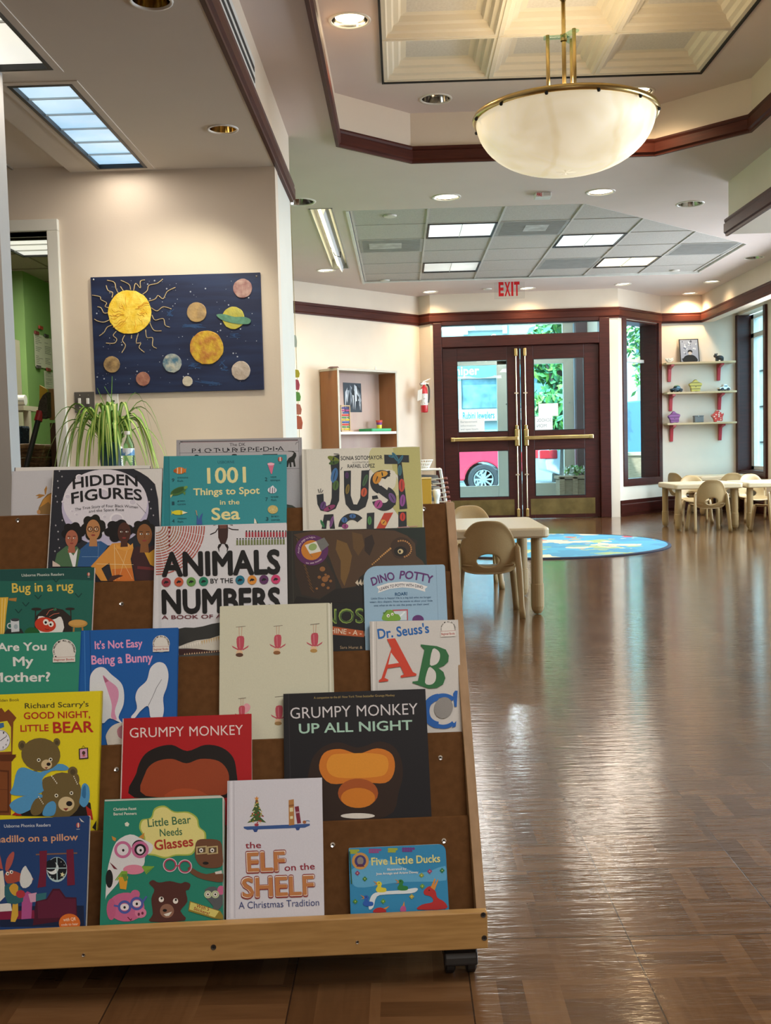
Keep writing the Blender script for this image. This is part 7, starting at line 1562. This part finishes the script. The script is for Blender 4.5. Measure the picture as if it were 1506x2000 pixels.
# ---- first pocket
def a_(A):
    A.crop(*C4); A.text('#57521c', 'Golden Book', -45, 716, 158, 708, 24, .4); A.text('#4a4620', "Richard Scarry's", 203, 768, 725, 752, 44, .6); Rd = '#b0281c'
    A.text(Rd, 'GOOD NIGHT,', 195, 855, 738, 842, 56, .8); A.text(Rd, 'LITTLE', 168, 958, 398, 952, 56, .8); A.text(Rd, 'BEAR', 434, 968, 765, 960, 92, 1)
    W1, W2 = '#7a4420', '#5a2e14'
    A.poly(W1, [(-5, 770), (15, 765), (40, 800), (70, 775), (95, 800), (135, 845), (110, 880), (100, 1150), (135, 1160), (95, 1200), (90, 1640), (-5, 1640)]); A.poly(W2, [(-5, 1145), (135, 1145), (100, 1200), (-5, 1200)]); A.poly('#d8cf30', [(-5, 880), (60, 870), (90, 920), (92, 1120), (-5, 1125)]); A.ell('#dfe0e6', 0, 1030, 82, 88); A.ring('#6a6a70', 0, 1030, 80, 84, -90, 90); A.line('#20242c', 5, [(0, 1035), (50, 1000)]); A.poly('#3c6a9a', [(-5, 890), (30, 885), (35, 920), (-5, 935)])
    for n_, x, y in (('1', 25, 975), ('2', 48, 1000), ('3', 58, 1035), ('4', 45, 1072), ('5', 22, 1095)): A.text('#20242c', n_, x, y, x+10, y, 16, .6)
    A.poly(W2, [(0, 1270), (75, 1275), (75, 1620), (0, 1620)]); A.poly(W1, [(0, 1285), (62, 1290), (62, 1605), (0, 1605)]); A.line(W2, 4, [(0, 1430), (62, 1432)])
    Br, Bd, Bl, Bk = '#6a5a34', '#4e4228', '#4f94c4', '#2f6e9e'
    A.poly('#1a1512', [(130, 1645), (210, 1560), (420, 1520), (640, 1500), (740, 1540), (755, 1660), (400, 1650)]); A.poly('#a8281c', [(95, 1640), (150, 1600), (180, 1645)]); A.poly('#a8281c', [(700, 1560), (750, 1600), (762, 1680), (720, 1660)])
    A.ell(Br, 505, 1480, 165, 190, 8); A.ell(Br, 595, 1285, 40, 42); A.ell(Bd, 597, 1288, 22, 24); A.ell(Br, 285, 1310, 34, 36)
    A.poly(Bl, [(140, 1280), (200, 1250), (330, 1290), (480, 1220), (560, 1250), (540, 1275), (420, 1280), (345, 1350), (360, 1440), (250, 1480), (90, 1470), (110, 1400)], 3); A.poly(Br, [(350, 1350), (420, 1320), (465, 1340), (470, 1385), (420, 1430), (360, 1440)], 3); A.poly(Br, [(605, 1310), (640, 1310), (650, 1365), (625, 1390)], 3)
    A.poly(Bl, [(78, 1560), (150, 1500), (280, 1470), (350, 1480), (300, 1560), (200, 1620), (140, 1625)], 3); A.poly(Br, [(250, 1590), (290, 1510), (350, 1500), (370, 1560), (330, 1630), (270, 1640)], 3)
    A.poly(Bl, [(660, 1480), (670, 1400), (700, 1380), (730, 1420), (730, 1520), (690, 1575), (650, 1540)], 4); A.poly(Bl, [(350, 1640), (375, 1560), (430, 1525), (460, 1560), (440, 1640)], 4); A.poly(Bk, [(670, 1480), (678, 1415), (700, 1400), (700, 1500)], 3)
    A.ell(Br, 335, 1145, 160, 135, 6); A.ell(Br, 182, 1070, 32, 40); A.ell(Br, 465, 1045, 28, 34); A.ell(Bd, 182, 1072, 17, 22); A.ell(Bd, 465, 1048, 15, 18)
    for mx_, my, s_ in ((390, 1220, 1), (555, 1540, 1.5)): A.ell('#cbb78c', mx_-8*s_, my+6*s_, 44*s_, 40*s_); A.ell('#1a1412', mx_+8*s_, my+4*s_, 17*s_, 14*s_); A.poly('#7a2a22', [(mx_-25*s_, my+30*s_), (mx_+5*s_, my+28*s_), (mx_-10*s_, my+44*s_)])
    for x, y in ((318, 1190), (415, 1186), (462, 1480), (585, 1460)): A.ell('#dedac6', x, y, 15, 15); A.ell('#15110d', x, y, 8, 8)
    for i in range(5): A.ell('#ddd9c8', 425+10*i, 1322+14*i, 4, 7); A.ell('#ddd9c8', 605+7*i, 1325+15*i, 4, 6); A.ell('#ddd9c8', 318+9*i, 1490+14*i, 4, 6)
    A.poly('#2a2420', [(645, 1098), (720, 1088), (724, 1178), (648, 1184)]); A.poly('#cf9ab4', [(654, 1104), (712, 1096), (716, 1170), (656, 1176)]); A.ell('#4a3424', 685, 1132, 14, 16); A.ell('#b05a4a', 686, 1155, 12, 7); A.line('#2a2420', 3, [(668, 1095), (682, 1072), (700, 1092)]); A.poly('#1a1512', [(755, 1740), (830, 1680), (832, 1720), (790, 1768)])
book('bright yellow picture book with two brown bears and a clock', 1, px(C4, -55, 657), px(C4, 828, 624), .275, .009, '#dccc1c', off=.001, tilt=19.5, spine='R', edge='#c9b91c', art=a_)
def a_(A):
    A.crop(*C5); A.text('#e3d3cf', 'GRUMPY', 108, 1282, 592, 1268, 92, -.1); A.text('#e3d3cf', 'MONKEY', 640, 1268, 1118, 1254, 92, -.1)
    A.poly('#191210', [(150, 1815), (165, 1600), (225, 1450), (330, 1375), (480, 1345), (620, 1400), (780, 1345), (930, 1370), (1030, 1460), (1060, 1600), (1060, 1700), (985, 1815)], 4); A.poly('#94401f', [(250, 1800), (245, 1600), (330, 1500), (480, 1470), (612, 1510), (740, 1470), (900, 1490), (985, 1590), (980, 1720), (900, 1800)], 4)
    A.poly('#a84a24', [(420, 1815), (520, 1740), (700, 1745), (800, 1815)], 3)
book('red picture book with white title, a dark dome and rust oval below it', 1, px(C5, 50, 1110), px(C5, 1192, 1068), .245, .010, '#a9151b', off=.003, tilt=19.5, art=a_, edge='#d8c9c4')
def a_(A):
    A.crop(*C6); A.line('#2a282c', 5, [(88, 735), (108, 1640)]); A.text('#a8945a', 'A companion to the #1 New York Times bestseller Grumpy Monkey', 275, 772, 870, 752, 17, .2)
    A.text('#cfcdd0', 'GRUMPY', 103, 918, 548, 902, 86, -.1); A.text('#cfcdd0', 'MONKEY', 592, 901, 1040, 884, 86, -.1); A.text('#a4cab8', 'UP ALL NIGHT', 166, 1026, 1000, 998, 74, .8)
    A.poly('#2b1a10', [(250, 1640), (240, 1300), (310, 1150), (450, 1090), (600, 1130), (760, 1085), (880, 1140), (930, 1290), (900, 1450), (800, 1640)], 4); A.poly('#c9741f', [(315, 1290), (350, 1170), (470, 1140), (600, 1175), (740, 1135), (850, 1180), (868, 1300), (800, 1390), (600, 1380), (400, 1395)], 4); A.poly('#d98f2a', [(370, 1280), (400, 1190), (500, 1175), (700, 1172), (810, 1200), (815, 1300), (740, 1345), (450, 1350)], 4); A.ell('#a0501c', 600, 1465, 148, 108); A.ell('#c9781f', 600, 1500, 126, 74); A.ell('#d6d2c8', 598, 1632, 126, 20)
book('black picture book with white and mint title above plain orange shapes', 1, px(C6, 55, 735), px(C6, 1095, 698), .262, .011, '#131217', off=.001, tilt=19.5, art=a_)
# ---- bottom rail
def a_(A):
    A.crop(*C7); A.text('#c3ccd6', 'Usborne Phonics Readers', 27, 256, 331, 248, 21, .4); A.text('#cf9c78', 'Armadillo on a pillow', -128, 356, 510, 338, 46, .8); A.ell('#b04a44', 511, 240, 13, 17); A.ell('#d8d2c4', 512, 240, 4, 17); A.line('#c3ccd6', 3, [(500, 267), (522, 266)])
    A.poly('#c9c8c4', [(518, 190), (552, 222), (530, 215)]); A.poly('#12203f', [(0, 770), (548, 765), (552, 900), (0, 905)])
    A.line('#7a5a48', 9, [(235, 432), (505, 422)]); A.ell('#aac4c8', 372, 530, 68, 82); A.ell('#10161e', 372, 525, 64, 74); A.ell('#dfe6e6', 345, 520, 38, 42); A.ell('#10161e', 332, 505, 36, 38); A.line('#aac4c8', 6, [(372, 450), (374, 605)]); A.line('#aac4c8', 6, [(305, 522), (440, 520)]); A.poly('#d8d6a8', [(410, 545), (414, 558), (426, 560), (415, 567), (416, 580), (407, 571), (396, 576), (401, 563), (394, 553), (406, 554)])
    for x, y in ((330, 575), (350, 590), (400, 590), (355, 545), (400, 480), (420, 500)): A.ell('#cdd6d6', x, y, 3, 3)
    A.poly('#6a1a34', [(258, 410), (308, 405), (300, 640), (245, 650), (262, 540)]); A.poly('#6a1a34', [(435, 400), (480, 396), (490, 630), (440, 635)])
    A.poly('#451228', [(215, 895), (235, 735), (305, 720), (345, 655), (390, 655), (430, 710), (500, 712), (505, 850), (450, 860), (240, 890)]); A.poly('#5a1a34', [(245, 740), (310, 730), (350, 668), (388, 668), (425, 720), (495, 722), (498, 840), (250, 850)])
    A.poly('#d6d6d2', [(0, 755), (70, 748), (80, 800), (0, 805)]); A.poly('#7a1a3c', [(0, 805), (225, 795), (225, 850), (0, 858)]); A.poly('#a8508a', [(145, 700), (180, 672), (215, 690), (205, 850), (140, 855)]); A.poly('#c99ab4', [(185, 690), (240, 680), (235, 740), (200, 745)]); A.poly('#2f6a72', [(235, 690), (305, 680), (300, 722), (235, 738)]); A.poly('#c9a23a', [(85, 740), (118, 745), (120, 830), (100, 872), (70, 870)])
    A.poly('#d8d4c6', [(0, 540), (20, 535), (40, 700), (0, 740)]); A.poly('#a04a3a', [(32, 560), (60, 535), (110, 545), (170, 570), (215, 585), (210, 602), (120, 608), (60, 625), (35, 600)], 2); A.poly('#a8524a', [(35, 530), (45, 460), (80, 415), (95, 425), (80, 490), (50, 540)], 2); A.poly('#a8524a', [(20, 530), (0, 430), (-5, 520)]); A.poly('#cfd3d2', [(140, 540), (165, 505), (180, 525), (215, 590), (190, 640), (150, 650), (130, 610)], 2)
    A.poly('#2a5e66', [(30, 640), (90, 620), (140, 660), (150, 740), (50, 750)], 2); A.poly('#c79a35', [(60, 650), (90, 620), (120, 640), (110, 700), (80, 690)], 2); A.ell('#a8323c', 135, 690, 30, 26); A.ell('#e8e2d8', 50, 556, 11, 12); A.ell('#e8e2d8', 75, 546, 11, 12); A.ell('#15110d', 52, 557, 5, 6); A.ell('#15110d', 77, 547, 5, 6)
    A.ell('#cf6a26', 455, 880, 70, 62); A.text('#efd9c0', 'with QR', 415, 868, 497, 862, 22, .4); A.text('#efd9c0', 'code to hear', 402, 898, 512, 892, 17, .3)
book('navy phonics reader with a night window and bed, bottom left corner', 0, px(C7, -60, 206), px(C7, 585, 177), .196, .010, '#1e3d70', off=.0, tilt=20, rad=(0, .003, .003, 0), board=True, edge='#c9c8c4', art=a_)
def a_(A):
    A.crop(*C7); A.poly('#c3c6bc', [(683, 70), (820, 66), (1100, 56), (1440, 42), (1462, 60), (1440, 62), (1100, 74), (900, 76), (686, 84)]); A.poly('#c9ccc2', [(1455, 55), (1464, 60), (1474, 855), (1462, 855)])
    A.text('#dfe3d6', 'Christine Faust', 742, 145, 892, 139, 19, .4); A.text('#dfe3d6', 'Bernd Penners', 743, 176, 893, 171, 19, .4); A.poly('#d5d9c8', [(815, 228), (832, 218), (846, 232), (838, 248), (820, 246)])
    cl = [(910, 260), (925, 205), (985, 190), (1010, 130), (1075, 112), (1140, 150), (1230, 152), (1290, 190), (1305, 250), (1345, 290), (1340, 360), (1290, 385), (1250, 435), (1150, 440), (1080, 458), (1010, 440), (960, 430), (935, 380), (940, 320)]
    A.poly('#9db24c', cl, 4); A.poly('#dcd486', [(1127+(x-1127)*.95, 285+(y-285)*.94) for x, y in cl], 4)
    A.text('#3b6a48', 'Little Bear', 968, 252, 1250, 226, 54, .6); A.text('#3b6a48', 'Needs', 1046, 313, 1192, 303, 50, .6); A.text('#a8382a', 'Glasses', 1012, 403, 1266, 374, 66, 1.2)
    A.poly('#d5d6d8', [(690, 720), (700, 560), (720, 460), (760, 350), (850, 300), (930, 330), (1000, 370), (985, 420), (950, 440), (940, 500), (880, 540), (800, 560), (770, 620), (700, 700)], 3); A.poly('#c08a3a', [(730, 310), (760, 325), (755, 345), (738, 338)]); A.poly('#c08a3a', [(905, 320), (945, 288), (940, 330)]); A.ell('#1a1a1a', 715, 590, 24, 60); A.poly('#6a1f2c', [(715, 480), (740, 500), (770, 530), (745, 525)])
    A.ell('#1d1a1a', 910, 388, 48, 52); A.ell('#d4829a', 875, 530, 70, 32)
    for x in (803, 917): A.ell('#d9d3da', x, 402, 24, 26); A.ring('#c06a94', x, 400, 38, 56); A.ell('#161616', x+3, 404, 8, 9)
    A.line('#c06a94', 10, [(850, 395), (868, 390)])
    for i in range(7): A.line('#7aa63a', 7, [(800+5*i, 540), (755+12*i, 600)]); A.line('#7aa63a', 7, [(930, 510), (960+8*i, 560-8*i)])
    A.poly('#d39a2c', [(775, 580), (838, 575), (825, 660), (785, 655)]); A.poly('#5f8a34', [(795, 560), (830, 560), (835, 600), (815, 608)])
    A.ell('#c0628a', 825, 775, 120, 95); A.ell('#c0628a', 885, 690, 30, 28); A.ell('#cf7a9c', 920, 812, 38, 34); A.ell('#6a2a44', 908, 822, 8, 11); A.ell('#6a2a44', 932, 815, 8, 10); A.ell('#b85a80', 728, 790, 30, 70)
    for x, y in ((815, 775), (895, 752)): A.ell('#e0d8dc', x, y, 30, 22); A.ring('#4a58a0', x, y, 28, 44); A.ell('#161616', x, y+2, 8, 9)
    A.line('#4a58a0', 12, [(745, 765), (775, 770)]); A.line('#4a58a0', 12, [(935, 740), (960, 705)]); A.line('#6a1a34', 6, [(835, 840), (855, 862), (862, 850)])
    A.poly('#4e2a24', [(985, 870), (1000, 820), (990, 720), (1010, 660), (975, 620), (1000, 598), (1040, 615), (1110, 605), (1180, 620), (1210, 610), (1245, 625), (1235, 660), (1215, 670), (1225, 740), (1180, 800), (1210, 862)], 3); A.ell('#8a6452', 1092, 800, 46, 46); A.ell('#1a1210', 1078, 797, 14, 10); A.poly('#dcd6cc', [(1070, 822), (1125, 805), (1105, 832), (1085, 834)])
    for x, y in ((1055, 725), (1148, 735)): A.ell('#e2ded6', x, y, 17, 18); A.ell('#17110d', x+2, y-7, 7, 8)
    A.poly('#6a4630', [(1275, 400), (1290, 340), (1360, 330), (1440, 345), (1455, 420), (1455, 500), (1400, 520), (1320, 510), (1280, 460)], 3); A.poly('#6a4630', [(1240, 510), (1290, 540), (1350, 560), (1420, 545), (1460, 560), (1458, 610), (1380, 605), (1290, 580), (1230, 535)], 2); A.ell('#161210', 1345, 488, 20, 10)
    for x in (1318, 1390): A.poly('#b9a878', [(x-36, 380), (x+34, 374), (x+36, 425), (x-34, 432)]); A.poly('#5a4632', [(x-26, 388), (x+26, 383), (x+26, 418), (x-26, 424)]); A.ell('#e2ded6', x-2, 404, 13, 14); A.ell('#161210', x-2, 405, 6, 6)
    for x, y in ((1112, 500), (1210, 510)): A.ring('#d3c4cc', x, y, 33, 46); A.ring('#a83a5a', x, y, 33, 41)
    A.line('#a83a5a', 8, [(1150, 505), (1172, 505)]); A.poly('#cfcac2', [(1405, 545), (1450, 535), (1452, 556), (1410, 560)])
    A.poly('#55595c', [(1340, 660), (1400, 640), (1450, 680), (1455, 760), (1420, 800), (1400, 840), (1375, 835), (1395, 770), (1350, 720)], 2); A.ell('#c0628a', 1445, 665, 24, 30)
    for x in (1360, 1408): A.ring('#b8c49a', x, 692, 16, 25); A.ell('#dedad0', x, 692, 14, 14); A.ell('#161210', x, 692, 6, 6)
    A.poly('#8a7a2c', [(1240, 735), (1440, 800), (1475, 830), (1472, 855), (1400, 850), (1232, 800)]); A.poly('#cfc56c', [(1247, 742), (1432, 802), (1405, 842), (1238, 790)]); A.text('#8c2c22', 'With 5', 1282, 776, 1365, 800, 24, .6); A.text('#8c2c22', 'Stickers!', 1265, 792, 1365, 828, 22, .6)
book('green board book with animals in spectacles and a yellow cloud title', 0, px(C7, 683, 72), px(C7, 1466, 42), .232, .012, '#22806b', off=.0, tilt=20, rad=(.002, .012, .01, .002), board=True, edge='#c9ccc2', art=a_)
def a_(A):
    A.crop(*C8); A.line('#a9a9b4', 3, [(76, 125), (82, 890)]); A.line('#dcdce4', 8, [(62, 126), (66, 890)]); A.line('#aeb0ba', 4, [(48, 128), (48, 890)]); Rd = '#8c1f34'
    A.poly('#35558f', [(130, 382), (498, 366), (498, 376), (470, 388), (150, 400), (132, 392)]); A.poly('#2c4684', [(180, 396), (212, 394), (204, 412), (190, 413)]); A.poly('#2c4684', [(416, 386), (446, 384), (438, 402), (424, 403)])
    for k in range(4): y = 228+32*k; w_ = 14+13*k; A.poly('#3f5a2c', [(203, y-14), (203+w_, y+36), (203, y+28), (203-w_, y+38)])
    A.poly('#d08a3a', [(203, 212), (207, 222), (217, 222), (209, 229), (212, 240), (203, 233), (194, 240), (197, 229), (189, 222), (199, 222)]); A.ell('#9c3440', 202, 372, 12, 8); rd_ = random.Random(3)
    for k in range(26): y = rd_.uniform(240, 360); A.ell(rd_.choice(['#b8a04a', '#a0302c', '#c9c08a']), 203+rd_.uniform(-1, 1)*(y-225)*.38, y, 4.2, 4.2)
    A.poly('#b07c44', [(380, 235), (409, 230), (412, 372), (382, 376)]); A.poly('#8a5a2c', [(381, 262), (410, 258), (410, 268), (381, 272)]); A.poly('#d8d2a8', [(386, 278), (404, 276), (405, 298), (387, 300)]); A.poly('#d8d2a8', [(388, 325), (404, 323), (404, 338), (389, 340)]); A.poly('#7a2338', [(414, 272), (436, 268), (449, 362), (428, 366)]); A.poly('#b08a94', [(420, 300), (438, 297), (440, 306), (421, 309)]); A.ell('#a0643c', 468, 357, 10, 9); A.line('#6a86a8', 4, [(475, 350), (488, 348), (497, 353)])
    A.text(Rd, 'the', 140, 503, 228, 500, 36, .4); A.text(Rd, 'on the', 358, 628, 526, 618, 38, .4)
    for s_, x0, y0, x1, y1, h in (('ELF', 148, 632, 366, 624, 112), ('SHELF', 120, 774, 526, 758, 112)):
        A.text('#8c3a34', s_, x0-4, y0+5, x1+4, y1+5, h+8, 2.2); A.text('#e4dcd2', s_, x0, y0+1, x1, y1+1, h+2, 1.1); A.text('#b97a48', s_, x0+4, y0-2, x1-4, y1-2, h-6, 1.1)
    A.text('#3f4a7c', 'A Christmas Tradition', 104, 838, 550, 820, 40, -.1)
book('white Christmas book with a small decorated tree on a blue shelf', 0, px(C8, 44, 128), px(C8, 565, 110), .278, .010, '#cfcfd8', off=.001, tilt=20, art=a_)
def a_(A):
    A.crop(*C8); A.poly('#5aa4cc', [(730, 620), (900, 560), (1100, 640), (1250, 600), (1255, 680), (1000, 690), (800, 720), (735, 700)], 3)
    for x, c in ((745, '#9aa63a'), (860, '#8c4a84'), (958, '#9aa63a'), (1045, '#6a3a84')):
        for i in range(9): A.ell(c, x+(i % 5-2)*(14 if c[1] != '9' else 10), 515+(i//5)*12-(x-745)*.035, 8, 7)
    A.ell('#c09050', 778, 573, 47, 47); A.ell('#3f3a74', 778, 573, 32, 33); A.ell('#8a8078', 778, 572, 18, 22); A.poly('#5a2a4a', [(755, 605), (770, 590), (790, 590), (802, 605)])
    A.text('#d9d58a', 'Five', 840, 597, 930, 592, 44, 1); A.text('#d9d58a', 'Little', 945, 591, 1072, 586, 44, 1); A.text('#d9d58a', 'Ducks', 1090, 585, 1222, 578, 44, 1); A.text('#e0e4e0', 'Illustrated by', 928, 626, 1034, 621, 13, .8); A.text('#e0e4e0', 'Jose Aruego and Ariane Dewey', 866, 650, 1100, 640, 13, .8)
    A.poly('#d3dfe4', [(830, 790), (850, 755), (900, 742), (1000, 735), (1085, 722), (1095, 735), (1060, 752), (930, 758), (870, 770), (850, 830), (825, 840)], 3)
    def duck(x, y, s_, c, f=1, beak='#cf8a3a'):
        A.poly(c, [(x-f*20*s_, y-28*s_), (x-f*4*s_, y-32*s_), (x+f*8*s_, y-20*s_), (x+f*4*s_, y), (x+f*30*s_, y+6*s_), (x+f*28*s_, y+26*s_), (x-f*14*s_, y+28*s_), (x-f*26*s_, y+12*s_), (x-f*16*s_, y-6*s_)], 3); A.poly(beak, [(x-f*18*s_, y-24*s_), (x-f*42*s_, y-36*s_), (x-f*22*s_, y-18*s_)]); A.poly(beak, [(x-f*18*s_, y-20*s_), (x-f*38*s_, y-10*s_), (x-f*18*s_, y-14*s_)]); A.ell('#161616', x-f*8*s_, y-22*s_, 3*s_, 3*s_)
    duck(890, 718, 1, '#d3c93a'); duck(1010, 708, 1, '#2a7a3c'); duck(818, 795, 1, '#2a5cb0')
    A.poly('#b02c2c', [(1098, 842), (1120, 815), (1180, 800), (1170, 770), (1135, 760), (1132, 735), (1165, 712), (1195, 740), (1205, 775), (1245, 800), (1252, 838)], 3); A.poly('#cf8a3a', [(1168, 720), (1190, 668), (1196, 676), (1182, 728)]); A.poly('#cf8a3a', [(1178, 726), (1208, 672), (1210, 684), (1190, 735)]); A.ell('#161616', 1160, 735, 4, 4)
    A.poly('#b02c2c', [(850, 858), (860, 838), (890, 830), (915, 842), (920, 856)], 2); A.poly('#cf8a3a', [(905, 835), (940, 822), (920, 842)]); A.poly('#b8568a', [(1000, 852), (1005, 825), (1025, 820), (1032, 850)], 2); A.poly('#cf8a3a', [(1012, 822), (1022, 795), (1024, 822)])
    for x, y, c in ((762, 640, '#8a3a6a'), (803, 672, '#3a7a3a'), (1118, 652, '#8a9a3a'), (1163, 630, '#a03a6a'), (1232, 625, '#2a7a4a'), (1122, 712, '#6a9a3a'), (1063, 770, '#b0a03a'), (905, 796, '#5a9a3a'), (750, 797, '#4a8a3a')):
        for i in range(4): A.ell(c, x+7*math.cos(i*1.57), y+7*math.sin(i*1.57), 6, 6)
        A.ell('#d9d28a', x, y, 3, 3)
    A.line('#2a5a3a', 7, [(718, 520), (730, 700)])
book('small blue duckling board book at the right end of the bottom rail', 0, px(C8, 713, 502), px(C8, 1250, 478), .142, .012, '#2f86b4', off=.016, tilt=20, rad=(.002, .012, .008, .002), board=True, edge='#c9ccc2', art=a_)
